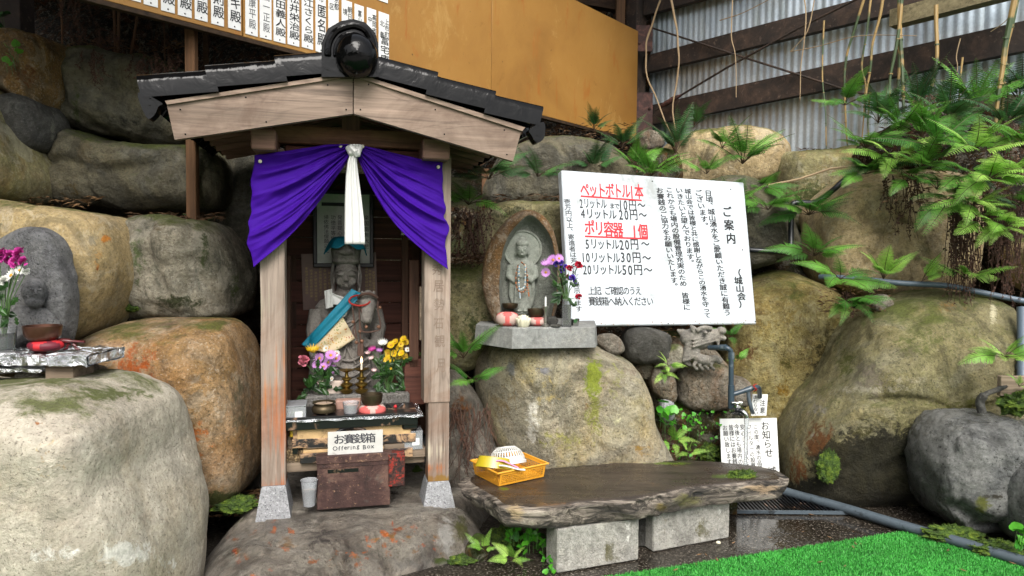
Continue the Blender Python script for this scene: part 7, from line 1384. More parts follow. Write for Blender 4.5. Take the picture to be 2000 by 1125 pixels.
part('body', tube(crom([A_(1430, 802), A_(1438, 800, -.03), A_(1448, 803, -.05), A_(1455, 808, -.06), A_(1458, 815, -.06)], 4, False), [7 * k_] * 6 + [5.2 * k_] * 8 + [5.5 * k_] * 3, 14), M['chrome'], tp, world=True)
part('stem', tube([A_(1440, 800, -.035), A_(1439, 790, -.035)], [6 * k_, 4 * k_], 12), M['chrome'], tp, world=True)
part('bonnet', tube([A_(1440, 797, -.035), A_(1439.5, 792, -.035)], [7 * k_, 6 * k_], 6), M['chrome'], tp, world=True)
part('handle', tube([A_(1429, 787, -.035), A_(1435, 786, -.035), A_(1439, 788, -.035), A_(1444, 786, -.035), A_(1449, 787, -.035)], [3.4 * k_, 2 * k_, 3.2 * k_, 2 * k_, 3.4 * k_], 10), M['chrome'], tp, world=True)
for q in range(6): part('tape', tube([A_(1433 + q * 3 + 4 * math.cos(t), 802 + q * .6 - 7 * math.sin(t), -.03 - q * .005 - .02 * abs(math.cos(t))) for t in [j * .7 for j in range(10)]], .0022, 5), M['blackhose'], tp, world=True)
wm = NT('falling_water', .04); wm.b.inputs['Transmission Weight'].default_value = .85; wm.b.inputs['IOR'].default_value = 1.33; M['water'] = wm.done(wm.mix(wm.noise(20, 2), '#dfe8ee', '#ffffff'), None, wm.bump(wm.noise(1, 4, .6, sx=(60, 60, 6)), .8, .01))
tz = A_(1458, 815, -.06); gz = gp(1463, 985, .0); L_ = []
for j in range(30):
    t = j / 29; L_.append(Vector((tz.x + .004 * t, tz.y + .01 * t, tz.z * (1 - t) + .0 * t)))
solo('water_stream', tube(L_, [S(4.2 - 1.6 * (j / 29) + .6 * math.sin(j * 1.3), YP) for j in range(30)], 12), M['water'], 'thin clear stream of water falling from the tap', 'water stream')
pipe('gutter_pipe', 'long grey drain pipe lying on the ground along the boulders', [gp(1500, 950, .03), gp(1540, 962, .03), gp(1640, 990, .03), gp(1740, 1020, .03), gp(1850, 1052, .03), gp(2010, 1100, .03), gp(2150, 1145, .03)], .026, 'alum')
pipe('grey_pipe', 'blue grey pipe running over the mossy boulders on the right', [at(1600, 540, 4.35), at(1680, 545, 4.2), at(1760, 553, 4.12), at(1850, 558, 4.05), at(1910, 570, 3.98), at(2010, 590, 3.9), at(2100, 605, 3.85)], S(5.5, 4.1), 'pvcgrey')
pipe('black_hose', 'dark pipe coming out behind the sign and rising over the rocks', [at(1445, 487, 4.5), at(1490, 490, 4.45), at(1535, 492, 4.45), at(1544, 480, 4.45), at(1545, 440, 4.5), at(1546, 405, 4.5), at(1555, 396, 4.5), at(1590, 396, 4.5), at(1610, 385, 4.5), at(1640, 360, 4.45), at(1660, 340, 4.5)], S(5.5, 4.4), 'blackhose', couplers=[(at(1505, 490.5, 4.45), at(1532, 491.5, 4.45))])
pipe('grey_pipe', 'short vertical grey pipe at the right edge behind the planter', [at(1996, 600, 3.75), at(1997, 680, 3.7), at(1996, 740, 3.65)], S(9, 3.7), 'pvcgrey', couplers=[(at(1997, 712, 3.68), at(1996.5, 722, 3.68))], k=0)
# drain grate
g0 = gp(1432, 1000); g1 = gp(1595, 972); gr = root('drain_grate', 'black steel drain grate below the water tap', 'grate', gp(1510, 985, .008)); Lg = 1.0
gx0, gx1, gy0, gy1 = gp(1430, 1003).x, gp(1560, 1003).x + .25, gp(1430, 1003).y, gp(1430, 1003).y + .42
part('pit', box((gx0 + gx1) / 2, (gy0 + gy1) / 2, .001, gx1 - gx0, gy1 - gy0, .002), M['lacquer'], gr, world=True, smooth=False)
nb2 = 30
for k in range(nb2): x = gx0 + (gx1 - gx0) * (k + .5) / nb2; part('bar', box(x, (gy0 + gy1) / 2, .012, .006, gy1 - gy0 - .012, .012), M['lacquer'], gr, world=True, smooth=False)
for y in (gy0, gy1): part('frame', box((gx0 + gx1) / 2, y, .0105, gx1 - gx0 + .02, .012, .017), M['alum'], gr, world=True, smooth=False)
for x in (gx0 - .004, gx1 + .004): part('frame', box(x, (gy0 + gy1) / 2, .0105, .012, gy1 - gy0 - .013, .017), M['alum'], gr, world=True, smooth=False)

# ------------------------------------------------------------------ dragon head spout
def dragon():
    YD = 3.98; s_ = S(1, YD); D = lambda x, y, d=0.0: at(x, y, YD - d); mb = MB()
    ell(D(1362, 662, .0), (34 * s_, .085, 22 * s_), 20, 14, mb); tube(crom([D(1372, 662, .03), D(1390, 656, .04), D(1410, 652, .05)], 4, False), [17 * s_, 17 * s_, 16 * s_, 15 * s_, 14 * s_, 13 * s_, 12 * s_, 11 * s_, 10 * s_], 16, mb)
    ell(D(1409, 646, .055), (9 * s_, .04, 8 * s_), 14, 10, mb); ell(D(1410, 660, .055), (8 * s_, .04, 6 * s_), 12, 8, mb); tube([D(1402, 664, .07), D(1403, 679, .07)], [4.5 * s_, 1 * s_], 8, mb)
    tube(crom([D(1352, 680, .02), D(1360, 697, .04), D(1378, 703, .045), D(1396, 700, .05), D(1408, 706, .05)], 4, False), [13 * s_] * 4 + [10 * s_] * 6 + [7 * s_] * 7, 12, mb)
    tube([D(1362, 652, .06), D(1354, 642, .05), D(1348, 634, .02)], [7 * s_, 6 * s_, 1.5 * s_], 8, mb); tube([D(1345, 655, -.02), D(1332, 650, -.03), D(1322, 644, -.05)], [11 * s_, 8 * s_, 2 * s_], 8, mb)
    tube(crom([D(1360, 646, .08), D(1374, 640, .085), D(1390, 642, .07)], 4, False), 4.5 * s_, 8, mb); ell(D(1378, 650, .10), (5 * s_, .018, 4 * s_), 10, 8, mb)
    for k in range(3): tube(crom([D(1352, 664 + 7 * k, .085), D(1372, 660 + 6 * k, .08), D(1396, 657 + 4 * k, .07)], 4, False), 2.6 * s_, 6, mb)
    for k in range(6): y = 668 + k * 6; tube(crom([D(1362 - k, y - 4, .06), D(1350 - k, y + 2, .06), D(1340 - k, y + 8, .04), D(1334 + k * 4, y + 18, .01)], 4, False), [4.4 * s_] * 8 + [3 * s_] * 4 + [1 * s_], 8, mb)
    for k in range(4): tube(crom([D(1360 + k * 11, 706, .05), D(1355 + k * 11, 714, .05), D(1362 + k * 11, 722, .03)], 3, False), 3.6 * s_, 7, mb)
    out = remesh(mb, .0042, 1); solo('dragon_spout', out, M['dragon'], 'carved grey stone dragon head with open jaws holding the water pipe', 'dragon head', smooth='all')
M['dragon'] = stone('dragon_stone', ['#6b665f', '#88837b', '#959087', '#757067'], 5, .4, 150, .8, .5, mid=.3, rust='#7a6a5a', mot=.4); dragon()

# ------------------------------------------------------------------ planter at the right edge
a = at(1957, 735, 3.4); b = at(2060, 775, 3.4); solo('planter_board', box((a.x + b.x) / 2, 3.42, (a.z + b.z) / 2, b.x - a.x, .03, a.z - b.z, .003), M['oldplank'], 'dark weathered planter board at the right edge above the wet grey boulder', 'board', smooth=False)
mosspatch(1990, 785, 3.42, 80, 50, 'moss and small plants in the planter at the right edge', 12, dp=.06)
solo('driftwood', tube(crom([at(1918, 805, 3.4), at(1914, 785, 3.4), at(1925, 770, 3.38), at(1945, 762, 3.4), at(1968, 752, 3.42)], 5, False), [S(8, 3.4)] * 10 + [S(5, 3.4)] * 11, 10), M['darkgrey'], 'bent piece of dark driftwood against the mossy boulder at right', 'driftwood')

# ------------------------------------------------------------------ ferns
M['fern'] = leafmat('fern_green', '#386c26', '#6ca43e', .45, .35); M['fernd'] = leafmat('fern_dark', '#1f4420', '#44703a', .45, .3); M['fernl'] = leafmat('fern_light', '#6ca43a', '#a8cc62', .5, .4); M['fernb'] = leafmat('fern_brown', '#3a1f12', '#5a3420', .8, .1)
M['stalk'] = plain('fern_stalk', '#3a2a16', .7)
def frond_mesh(seed, L_=1.0, n_=22, wid=.30, droop=.5, mat='fern', lobes=7, curl=.0):
    rr = random.Random(seed); mb = MB(); ax = []
    for i in range(25):
        t = i / 24; ax.append(Vector((t * (1 - .12 * droop * t), curl * t * t, .28 * t - droop * .62 * t * t)) * L_)
    tube(ax, [.008 * L_ * (1 - .8 * i / 24) + .001 * L_ for i in range(25)], 4, mb, cap=False); ms = len(mb.f); mb.m = [0] * ms
    t0 = .22
    for k in range(n_):
        t = t0 + (1 - t0) * (k + .3) / n_; f = t * 24; i = min(23, int(f)); p = ax[i].lerp(ax[i + 1], f - i); tg = (ax[i + 1] - ax[i]).normalized(); sidev = Vector((0, 1, 0)); up = tg.cross(sidev) * -1
        w_ = wid * L_ * (min(1, (t - t0) * 7 + .6) * (1 - (t - t0) / (1 - t0)) ** .75 + .04) * rr.uniform(.9, 1.08)
        for sd in (-1, 1):
            d = (sidev * sd + tg * .42 + Vector((0, 0, rr.uniform(-.22, -.02)))).normalized(); nn = d.cross(tg) * sd; nn = nn if nn.z > 0 else -nn; q = d.cross(nn).normalized()
            for j in range(lobes):
                a0 = p + d * w_ * j / lobes - nn * w_ * .12 * (j / lobes) ** 2; a1 = p + d * w_ * (j + 1) / lobes - nn * w_ * .12 * ((j + 1) / lobes) ** 2; lw = min(w_ * .10, .024 * L_) * (1 - (j / lobes) ** 1.6 * .8) + .001
                am = a0.lerp(a1, .75)
                mb.add([a0, a1, am + q * lw + d * lw * .35, a0.lerp(a1, .25) + q * lw * .8], [(0, 1, 2, 3)], 1); mb.add([a1, a0, a0.lerp(a1, .25) - q * lw * .8, am - q * lw + d * lw * .35], [(0, 1, 2, 3)], 1)
    return mesh('frond', mb, [M['stalk'], M[mat]], smooth=False, fix=False)
FR = {m: [frond_mesh(i * 5 + s_, 1.12, 20 + i % 3 * 2, .19 + .025 * (i % 3), .35 + .22 * (i % 4), m, 7, .15 * ((i % 3) - 1)) for i in range(6)] for s_, m in enumerate(('fern', 'fernd', 'fernl', 'fernb'))}
def fern(px, py, Y, size, lab, mat='fern', n_=6, a0=-170, a1=-10, el=(-10, 35), seed=0, group='ferns growing between the boulders', cat='fern', name='fern'):
    """fronds fan out between azimuths a0..a1 (0 = right, -90 = towards the viewer)"""
    rr = random.Random(seed + int(px)); L_ = S(size * (.84 if size >= 100 else 1), Y); r_ = root(name, lab, cat, at(px, py, Y), group=group)
    for k in range(n_ + 2):
        az_ = R(a0 + (a1 - a0) * (k + rr.uniform(.1, .9)) / (n_ + 2)); e = R(rr.uniform(*el)); o = bpy.data.objects.new('frond', rr.choice(FR[mat])); C.objects.link(o); o.parent = r_
        M0 = Matrix.Rotation(az_, 4, 'Z') @ Matrix.Rotation(-e, 4, 'Y'); side = math.cos(az_); M1 = M0 @ Matrix.Rotation(R(38) * side * (1 if True else 0), 4, 'X')
        s_ = L_ * rr.uniform(.6, 1.1); o.matrix_basis = M1 @ Matrix.Scale(s_, 4)
    return r_
fl = [
 (1900, 400, 3.8, 110, 'bright fern over the top of the hanging roots', 'fernl', 8, -180, -20, (-20, 30)), (1960, 440, 3.7, 100, 'lowest bright fern over the roots at the right edge', 'fernl', 7, -180, -30, (-30, 20)), (1830, 370, 4.0, 105, 'fern spilling over the right shoulder of the sandstone', 'fern', 8, -180, -20, (-20, 30)), (1430, 400, 4.6, 90, 'fern spreading on the rock just right of the sign', 'fern', 7, -190, 0, (0, 45)), (1240, 330, 4.8, 80, 'fern on the ledge behind the sign, left of the leafy mass', 'fern', 7, -190, 10, (10, 60)), (1410, 290, 5.2, 75, 'fern against the face of the sand coloured boulder', 'fern', 6, -180, 0, (0, 50)),
 (1715, 240, 4.5, 130, 'dark fern behind the left end of the thicket', 'fernd', 9, -200, 20, (20, 75)), (1790, 215, 4.5, 130, 'dark fern rising behind the centre of the thicket', 'fernd', 9, -200, 20, (20, 75)), (1830, 290, 4.1, 135, 'green fern in the dense centre of the thicket', 'fern', 10, -190, 10, (-5, 50)), (1900, 215, 4.4, 135, 'fern rising at the foot of the cut bamboo', 'fern', 10, -200, 20, (15, 70)),
 (1740, 310, 4.2, 110, 'light fern low in the left part of the thicket', 'fernl', 8, -180, -10, (-20, 30)), (1930, 350, 3.75, 130, 'large bright fern hanging forward at the right', 'fernl', 9, -170, -20, (-25, 25)), (1880, 340, 3.9, 120, 'fern drooping over the edge in the middle right', 'fern', 8, -170, -20, (-30, 20)), (2000, 290, 3.9, 140, 'fern cut by the right edge above the bright one', 'fern', 9, -200, -30, (0, 50)), (1990, 200, 4.4, 120, 'dark fern in the extreme upper right', 'fernd', 9, -200, 0, (10, 70)), (1800, 270, 4.2, 110, 'shaggy fern between the bamboo canes', 'fern', 9, -200, 10, (0, 60)), (1690, 340, 4.3, 100, 'fern hanging beside the end of the long stick', 'fern', 7, -180, -40, (-20, 30)),

 (905, 700, 3.55, 95, 'fern with upright fronds beside the right post of the shrine', 'fern', 7, -200, 10, (5, 60)), (925, 745, 3.5, 70, 'lower fern before the left flank of the broad pale boulder', 'fern', 4, -160, 0, (0, 35)),
 (955, 350, 4.3, 95, 'fern just right of the shrine roof eave', 'fernd', 7, -180, 20, (0, 40)), (915, 400, 4.0, 85, 'bright fern hanging under the right eave boards', 'fern', 5, -170, -20, (0, 30)), (1050, 345, 4.4, 90, 'fern left of the top left corner of the white sign', 'fernd', 6, -180, 0, (0, 45)),
 (1160, 330, 4.6, 66, 'small fern sticking up behind the top of the white sign', 'fernd', 6, -190, 10, (20, 60)), (1215, 290, 5.2, 70, 'fern under the right end of the ochre board', 'fernd', 7, -200, 20, (20, 70)), (1160, 255, 5.6, 60, 'little fern against the ochre board bottom edge', 'fernd', 5, -190, 10, (30, 70)),
 (1270, 345, 4.7, 85, 'leafy fern mass behind the middle of the white sign', 'fern', 9, -190, 10, (10, 60)), (1320, 300, 5.3, 95, 'tall thin fern before the sand coloured boulder', 'fernd', 6, -200, 20, (30, 80)), (1380, 340, 4.8, 60, 'sparse fern at the top right of the sign', 'fern', 5, -180, 0, (20, 70)), (1355, 250, 5.8, 60, 'small fern hanging at the foot of the corrugated wall', 'fernd', 5, -150, -30, (20, 60)),
 (1450, 320, 4.9, 120, 'large fern drooping over the dark boulder right of the sign', 'fern', 8, -170, 0, (0, 45)), (1480, 370, 4.7, 100, 'fern hanging down below the large drooping one', 'fern', 5, -120, -20, (-20, 20)), (1500, 410, 4.5, 90, 'fern with spread fronds above the black hose', 'fern', 7, -200, 0, (0, 40)), (1580, 420, 4.45, 110, 'fern at the left end of the sandstone boulder', 'fern', 8, -190, 0, (0, 40)),
 (1690, 290, 4.4, 115, 'fern at the left end of the thicket', 'fern', 9, -200, 0, (0, 50)), (1755, 255, 4.3, 125, 'fern in the left centre of the thicket', 'fern', 9, -190, 0, (0, 55)), (1800, 330, 4.1, 120, 'fern low in the middle of the thicket', 'fern', 8, -170, -10, (-10, 35)), (1850, 240, 4.3, 130, 'dark fern at the top of the thicket', 'fernd', 10, -200, 20, (10, 65)),
 (1900, 300, 3.9, 130, 'bright fern in the right part of the thicket', 'fernl', 9, -190, -10, (0, 45)), (1960, 250, 4.1, 130, 'dark fern at the upper right corner of the thicket', 'fernd', 9, -200, 20, (10, 60)), (1970, 340, 3.8, 125, 'fern at the right edge of the photo', 'fernl', 8, -180, -20, (-5, 40)), (1990, 400, 3.8, 110, 'lowest fern at the right edge above the roots', 'fern', 7, -180, -40, (-10, 30)),
 (1850, 390, 3.95, 120, 'fern hanging over the dead roots', 'fern', 7, -170, -60, (-30, 20)), (1775, 350, 4.15, 70, 'fern drooping onto the face of the sandstone', 'fern', 6, -160, -20, (-20, 25)), (1920, 430, 3.8, 110, 'light green fern frond tips over the brown roots', 'fernl', 5, -160, -60, (-25, 15)), (1650, 205, 5.0, 80, 'airy fern floating in front of the corrugated wall', 'fern', 7, -200, 20, (0, 50)), (1700, 330, 4.3, 90, 'fern under the left end of the thicket', 'fernd', 6, -190, -40, (-10, 30)),
 (1590, 500, 4.25, 110, 'spreading fern above the lichen boulder', 'fern', 8, -200, 0, (0, 45)), (1640, 545, 4.05, 95, 'fern before the blue grey pipe, left of the brightest', 'fern', 7, -190, 0, (-10, 40)), (1725, 545, 4.0, 115, 'brightest yellow green fern before the sandstone', 'fernl', 8, -180, 10, (20, 70)), (1650, 590, 3.95, 95, 'fern hanging in the gap between the two mossy boulders', 'fern', 7, -150, -30, (-30, 15)), (1800, 550, 4.0, 75, 'thin upright fern fronds beside the sandstone', 'fernl', 4, -60, 20, (20, 60)), (1885, 545, 3.95, 80, 'small fern over the blue grey pipe', 'fernl', 5, -190, 0, (0, 40)),
 (1960, 700, 3.5, 110, 'yellowish fern with reddish tips at the right edge', 'fernl', 9, -200, -20, (0, 45)), (1990, 755, 3.35, 50, 'tiny fern in the planter', 'fernl', 5, -180, 0, (10, 60)), (395, 440, 3.9, 60, 'small dark fern tucked behind the left drape', 'fernd', 4, -180, -20, (0, 40)),
 (1305, 715, 3.85, 38, 'small bright fern between the stones left of the dragon', 'fernl', 6, -180, 0, (-10, 60)), (1295, 730, 3.85, 34, 'tiny fern under the small bright one', 'fernl', 4, -140, -40, (-30, 20)), (1425, 660, 4.0, 44, 'little fern just right of the dragon head', 'fern', 5, -200, 20, (0, 60)), (1440, 705, 4.1, 34, 'little fern right of the vertical pipe', 'fern', 4, -180, 20, (0, 50)),
 (1315, 865, 3.85, 50, 'pale fern above the back of the bench, left one', 'fernl', 6, -190, 10, (-20, 70)), (1345, 885, 3.8, 36, 'pale fern above the back of the bench, small right one', 'fernl', 5, -190, 10, (0, 70)), (945, 1075, 2.98, 46, 'small fern at the right corner of the shrine ledge', 'fernl', 4, -200, 20, (20, 80)), (1000, 1095, 2.95, 50, 'small fern at the left foot of the concrete block', 'fernl', 5, -200, 10, (10, 70)), (0, 450, 3.0, 40, 'tiny leafy sprig on the tan boulder at the left edge', 'fernd', 5, -200, 0, (0, 60)),
]
for i, a in enumerate(fl): fern(a[0], a[1], a[2], a[3], a[4], a[5], a[6], a[7], a[8], a[9], seed=i * 3)
litter_later = 1
# dead hanging fronds and roots
def hang(px0, px1, y0, y1, Y, n_, lab, seed, mat='deadroot', name='dead_roots', cat='dead roots', spread=12, leafy=True):
    rr = random.Random(seed); mb = MB()
    for k in range(n_):
        x = rr.uniform(px0, px1); ya = y0 + rr.uniform(-8, 14); yb = y1 - rr.random() ** .7 * (.15 + 1.1 * abs((x - (px0 + px1) / 2) / (px1 - px0 + 1))) * 1.2 * (y1 - y0); yb = max(yb, ya + 14); yy = Y + rr.uniform(-.08, .08); pts = []; m_ = 7
        for j in range(m_): t = j / (m_ - 1); pts.append(at(x + rr.uniform(-5, 5) + (rr.uniform(-14, 14) if j == m_ - 1 else 0) + spread * (t ** 1.5) * math.sin(k), ya + (yb - ya) * t, yy - .05 * t))
        tube(pts, [.0028 * (1 - .6 * j / m_) for j in range(m_)], 3, mb, cap=False)
        if leafy:
            for j in range(24):
                t = rr.random(); i = min(m_ - 2, int(t * (m_ - 1))); p = pts[i].lerp(pts[i + 1], t * (m_ - 1) - i); d = Vector((rr.uniform(-1, 1), rr.uniform(-.6, .3), rr.uniform(-.8, .3))) * rr.uniform(.006, .018); s_ = Vector((-d.z, d.y, d.x)) * .4; mb.add([p, p + d * .6 + s_, p + d, p + d * .5 - s_], [(0, 1, 2, 3)])
    return solo(name, mb, M[mat], lab, cat, kind='stuff', smooth=False, fix=False)
hang(1850, 1925, 395, 640, 4.0, 60, 'thick curtain of brown dead roots under the right ferns', 1); hang(1925, 2005, 380, 610, 3.95, 60, 'brown dead fern roots at the right edge', 2); hang(1725, 1760, 345, 440, 4.3, 10, 'short bunch of dead brown fronds on the sandstone', 3); hang(1755, 1800, 340, 480, 4.28, 18, 'longer bunch of dead brown fronds on the sandstone', 4, spread=-30); hang(1862, 1885, 360, 560, 4.1, 24, 'narrow strip of dead brown roots on the right of the sandstone', 5)
hang(1180, 1240, 300, 350, 5.2, 20, 'dead brown leaves under the ochre board', 6); hang(885, 960, 410, 540, 4.0, 50, 'dead brown fronds between the shrine and the egg shaped stone', 7, spread=20); hang(880, 960, 790, 960, 3.55, 40, 'long dead fern stalks left of the broad pale boulder', 8, spread=40, leafy=False); hang(890, 930, 800, 930, 3.6, 18, 'brown shrivelled leaves among the dead stalks beside the shrine', 9); hang(140, 230, 60, 120, 4.1, 14, 'brown twigs hanging at the top left', 10, spread=-30); hang(160, 200, 100, 180, 3.85, 10, 'dry cedar sprig hanging on the large dark boulder', 11); hang(250, 350, 110, 165, 3.9, 40, 'dry brown twigs on top of the large dark boulder', 12); hang(1640, 1720, 570, 620, 4.1, 20, 'brown dead bits under the blue grey pipe', 13); hang(110, 190, -10, 90, 4.05, 10, 'thin brown twigs in the dark opening at the top left', 14, spread=40); hang(1785, 1830, 190, 260, 4.4, 14, 'dark red dead fern leaves before the corrugated wall', 15)
# leaf litter
def litter(x0, x1, y0, y1, Ya, Yb, n_, lab, seed, ln=(.02, .08)):
    rr = random.Random(seed); mb = MB()
    for k in range(n_):
        u, v = rr.random(), rr.random(); p = at(x0 + (x1 - x0) * u, y0 + (y1 - y0) * v, Yb + (Ya - Yb) * v); az_ = rr.uniform(0, PI); L_ = rr.uniform(*ln); d = Vector((math.cos(az_), math.sin(az_) * .7, rr.uniform(-.35, .35))) * L_; s_ = Vector((-d.y, d.x, rr.uniform(-.01, .01))) * rr.uniform(.06, .16); u_ = Vector((0, 0, L_ * .12))
        mb.add([p - d * .5, p + s_ + u_, p + d * .5, p - s_ + u_ * .4], [(0, 1, 2, 3)])
    return solo('leaf_litter', mb, M['litter'], lab, 'leaf litter', kind='stuff', smooth=False, fix=False)
litter(1040, 1240, 240, 300, 5.4, 6.2, 500, 'dry bamboo leaves on the ground under the ochre board', 1); litter(250, 440, 415, 432, 3.55, 3.85, 160, 'dry bamboo leaves on top of the grey green stained boulder', 2); litter(400, 510, 950, 1010, 3.1, 3.5, 160, 'dry leaves in the hollow left of the shrine', 3); litter(960, 1110, 380, 412, 4.3, 4.6, 260, 'brown litter above the egg shaped stone', 4); litter(880, 960, 495, 515, 3.8, 4.0, 120, 'brown litter on the greenish boulder beside the drape', 5); litter(1560, 1700, 290, 300, 5.3, 5.6, 120, 'litter at the foot of the corrugated wall', 6); litter(120, 370, 78, 112, 4.1, 4.4, 150, 'dry litter on top of the left boulders', 7); litter(1600, 1750, 560, 610, 4.0, 4.3, 200, 'dead stalks under the blue grey pipe', 8); litter(1720, 2000, 250, 400, 4.1, 4.55, 600, 'dry leaves inside the fern thicket', 9); litter(20, 200, 385, 405, 3.4, 3.6, 80, 'litter behind the tan boulder', 10); litter(150, 210, 700, 745, 2.7, 2.9, 40, 'dry leaves right of the foil shelf', 11); litter(1240, 1320, 640, 660, 4.0, 4.1, 40, 'dry bits under the white sign', 12)

# ------------------------------------------------------------------ bamboo canes and vines in front of the corrugated wall
n = NT('bamboo', .45); zc = n.t.nodes.new('ShaderNodeSeparateXYZ'); n.L(n.tc.outputs['Object'], zc.inputs[0]); M['bamboo'] = n.done(n.mix(n.ramp(n.noise(1, 2, .5, sx=(2, 2, 5)), [(.46, 0.), (.5, 1.)], 'LINEAR'), '#8f7648', '#3a4a2c')); M['vine'] = plain('dry_vine', '#8a765a', .8)
def cane(pts, r, lab, mat='bamboo', off=.35, name='bamboo_cane', cat='bamboo cane', grp='bamboo canes before the corrugated wall', nodes_=True):
    P_ = [wp(x, y, off) for x, y in pts]; Yv = P_[0].y; rd = S(r, Yv) * .74; r_ = root(name, lab, cat, min(P_, key=lambda p: p.z), group=grp); cv_ = crom(P_, 6, False); m_ = len(cv_); cv_ = [p + Vector((noise.noise(p * 5), 0, 0)) * rd * (1.6 if not nodes_ else .5) for p in cv_]; part('stem', tube(cv_, [rd * (1.15 - .5 * j / m_ + (0 if nodes_ else .25 * noise.noise(cv_[j] * 9))) for j in range(m_)], 8), M[mat], r_, world=True)
    if nodes_:
        L_ = (P_[-1] - P_[0]).length; k_ = max(2, int(L_ / .22)); cv = crom(P_, 8, False)
        for j in range(1, k_): p = cv[int(j * (len(cv) - 1) / k_)]; q = cv[min(len(cv) - 1, int(j * (len(cv) - 1) / k_) + 1)]; d = (q - p).normalized() * rd * .35; part('node', tube([p - d, p + d], rd * 1.28, 8), M[mat], r_, world=True)
    return r_
cs = [([(1690, -10), (1672, 50), (1655, 105), (1650, 150), (1650, 200), (1652, 250), (1655, 288)], 3.2, 'bamboo cane leaning right at its top, beside the crossed braces'), ([(1702, -10), (1692, 70), (1683, 130), (1690, 165), (1688, 210), (1682, 285)], 2.6, 'thin green bamboo stem in the middle group'), ([(1725, -10), (1718, 30), (1705, 85), (1700, 130), (1692, 180), (1690, 230)], 3.4, 'bamboo cane meeting the brace, right in the middle group'),
      ([(1762, -10), (1756, 60), (1745, 120), (1738, 160), (1738, 222)], 4.2, 'bamboo cane just left of the thick yellow one'), ([(1758, 60), (1756, 130), (1754, 180), (1756, 225)], 4.0, 'dark green bamboo cane behind the thick yellow one'), ([(1756, -10), (1758, 60), (1762, 130), (1765, 180), (1766, 222)], 5.0, 'thick yellow bamboo cane reaching the top edge'),
      ([(1828, 10), (1828, 50), (1830, 110), (1822, 160), (1812, 200), (1806, 225)], 4.6, 'bamboo cane with a cut top right of the timber beam'), ([(1985, -10), (1970, 50), (1962, 90), (1956, 150), (1948, 200), (1944, 240)], 6.5, 'thickest bamboo cane at the right edge'), ([(1988, -10), (1978, 40), (1966, 90), (1962, 150), (1958, 215)], 5.5, 'second bamboo cane close beside the thickest one'), ([(1610, 40), (1606, 140), (1612, 220), (1614, 295)], 2.0, 'thin cane standing on the low mossy rock'), ([(1700, 180), (1695, 240), (1700, 290)], 2.4, 'short cane between the fern and the wall'), ([(1880, 112), (1876, 150), (1872, 210)], 2.4, 'short brown cane crossing below the lower beam')]
for i, (p, r, l) in enumerate(cs): cane(p, r, l, off=.3 + .05 * (i % 4))
vs_ = [([(1310, -10), (1318, 40), (1326, 110), (1316, 190), (1318, 268)], 2.8, 'pale climbing stem hanging before the steel column, right one'), ([(1290, 0), (1268, 60), (1262, 100), (1265, 150), (1285, 200), (1312, 268)], 2.5, 'bent pale climbing stem looping past the steel column, left one'), ([(1430, 0), (1428, 70), (1436, 110), (1438, 190)], 1.4, 'thin dry tendril left of the brace crossing'), ([(1570, -10), (1574, 50), (1565, 130), (1562, 195)], 1.6, 'long dry tendril over the upper beam'), ([(1590, 0), (1578, 60), (1550, 95), (1548, 100), (1600, 90), (1680, 70), (1790, 70)], 1.3, 'curling dry vine crossing the middle bamboo group'), ([(1876, 75), (1868, 110), (1870, 135), (1860, 180)], 1.3, 'white dry tendril right of the cut bamboo'), ([(1985, 10), (1965, 40), (1935, 62)], 1.5, 'dark curved twig at the top right corner'), ([(1406, 40), (1450, 25), (1500, 0)], 1.3, 'fine dry twig near the top of the wall'), ([(1500, 362), (1560, 350), (1620, 330), (1680, 322)], 2.2, 'long dry stick lying over the low mossy rock')]
for p, r, l in vs_: 
    if r == 2.2: solo('dry_stick', tube([at(x, y, 4.9) for x, y in p], S(2.4, 4.9), 6), M['vine'], l, 'stick')
    else: cane(p, r, l, 'vine', .4, 'dry_vine', 'vine', 'dry vines before the corrugated wall', False)
rr = random.Random(77); mb = MB()
for k in range(26):
    p = gp(rr.uniform(1300, 1990), rr.uniform(1055, 1115), .022) if k < 14 else gp(rr.uniform(1450, 1900), rr.uniform(1000, 1050), .004); a_ = rr.uniform(0, PI); L_ = rr.uniform(.006, .02); d = Vector((math.cos(a_), math.sin(a_), 0)) * L_; s_ = Vector((-d.y, d.x, 0)) * .3; mb.add([p - d, p + s_, p + d + Vector((0, 0, .003)), p - s_], [(0, 1, 2, 3)])
solo('fallen_leaf_bits', mb, M['litter'], 'few tiny dry leaf bits scattered on the turf and wet ground', 'leaf litter', kind='stuff', smooth=False, fix=False)
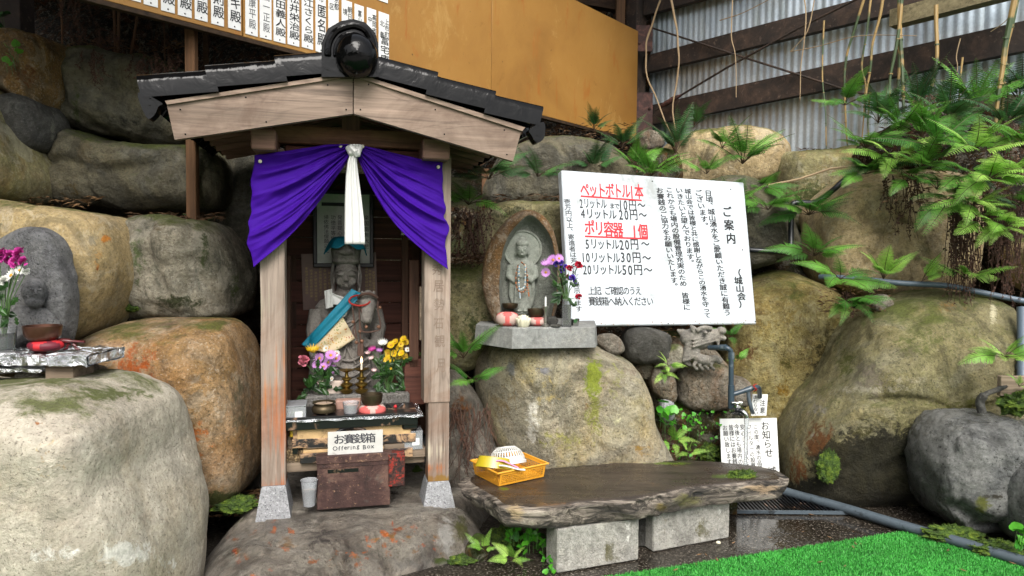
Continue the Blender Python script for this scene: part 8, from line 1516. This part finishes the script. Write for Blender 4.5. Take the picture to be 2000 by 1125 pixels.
# ------------------------------------------------------------------ broad leaved plants
M['heart'] = leafmat('heart_leaf', '#2f7a1a', '#5aa82e', .4, .3)
def plant(px0, px1, py0, py1, Ya, Yb, n_, sz_, lab, seed, mat='heart', name='leafy_plant'):
    rr = random.Random(seed); b_ = at((px0 + px1) / 2, py1, Ya); r_ = root(name, lab, 'plant', b_); st_ = MB()
    mb = MB(); s_ = 1.0; pts = [(0, 0, 0), (.35, -.15, .05), (.55, .15, .08), (.5, .5, .04), (.2, .85, -.02), (0, 1.0, -.1), (-.2, .85, -.02), (-.5, .5, .04), (-.55, .15, .08), (-.35, -.15, .05), (0, .45, -.04)]; mb.add(pts, [(0, 1, 2, 10), (10, 2, 3, 4), (10, 4, 5), (10, 5, 6), (10, 6, 7, 8), (10, 8, 9, 0)]); me = mesh('leaf', mb, M[mat], smooth='all', fix=False)
    for k in range(n_):
        u, v = rr.random(), rr.random(); p = at(px0 + (px1 - px0) * u, py0 + (py1 - py0) * v, Ya + (Yb - Ya) * rr.random()) - b_; o = bpy.data.objects.new('leaf', me); C.objects.link(o); o.parent = r_; o.location = p
        o.rotation_euler = (R(rr.uniform(20, 75)), rr.uniform(-.4, .4), rr.uniform(-2.6, 2.6)); o.scale = [S(sz_, Ya) * rr.uniform(.7, 1.2)] * 3; tube([p + Vector((0, .012, -S(sz_, Ya) * 1.6)), p + Vector((0, .006, -S(sz_, Ya) * .6)), p], .0012, 4, st_)
    part('stems', st_, M['stemg'], r_, fix=False, kind='stuff')
plant(995, 1065, 1030, 1100, 2.95, 3.15, 46, 17, 'round leaved green plant left of the concrete block', 1); plant(1290, 1320, 785, 830, 3.8, 3.95, 10, 20, 'heart leaved ivy beside the small speckled stone', 2); plant(1335, 1375, 810, 850, 3.85, 3.95, 26, 8, 'tiny pale leaved creeper in the mossy hollow', 3); plant(1980, 2010, 1030, 1075, 2.95, 3.0, 8, 20, 'bright leafy sprig at the lower right edge', 4); plant(5, 40, 85, 130, 3.5, 3.6, 12, 12, 'small leafy sprig on the top left boulder', 5, 'fern'); plant(1060, 1085, 1085, 1120, 2.86, 2.9, 12, 9, 'small seedlings at the bottom left corner of the concrete block', 6); plant(-5, 15, 25, 75, 3.9, 4.0, 8, 16, 'dark leaves at the top left corner', 7, 'fernd')
plant(1300, 1420, 800, 900, 3.9, 4.05, 60, 6, 'scattered tiny leaves over the mossy hollow behind the bench', 8)
# red and white scrap by the blocks, bits on the ground
a = gp(1403, 1063); solo('shell_fragment', ell((a.x, a.y, .008), (.012, .009, .008), 10, 6), M['ivory'], 'small pale shell fragment at the foot of the right concrete block', 'shell')
# ------------------------------------------------------------------ surfaces without painted stains
for me in bpy.data.meshes:
    if 'tint' not in me.attributes and len(me.vertices) < 400000:
        me.attributes.new('tint', 'FLOAT_COLOR', 'POINT').data.foreach_set('color', np.zeros(len(me.vertices) * 4))
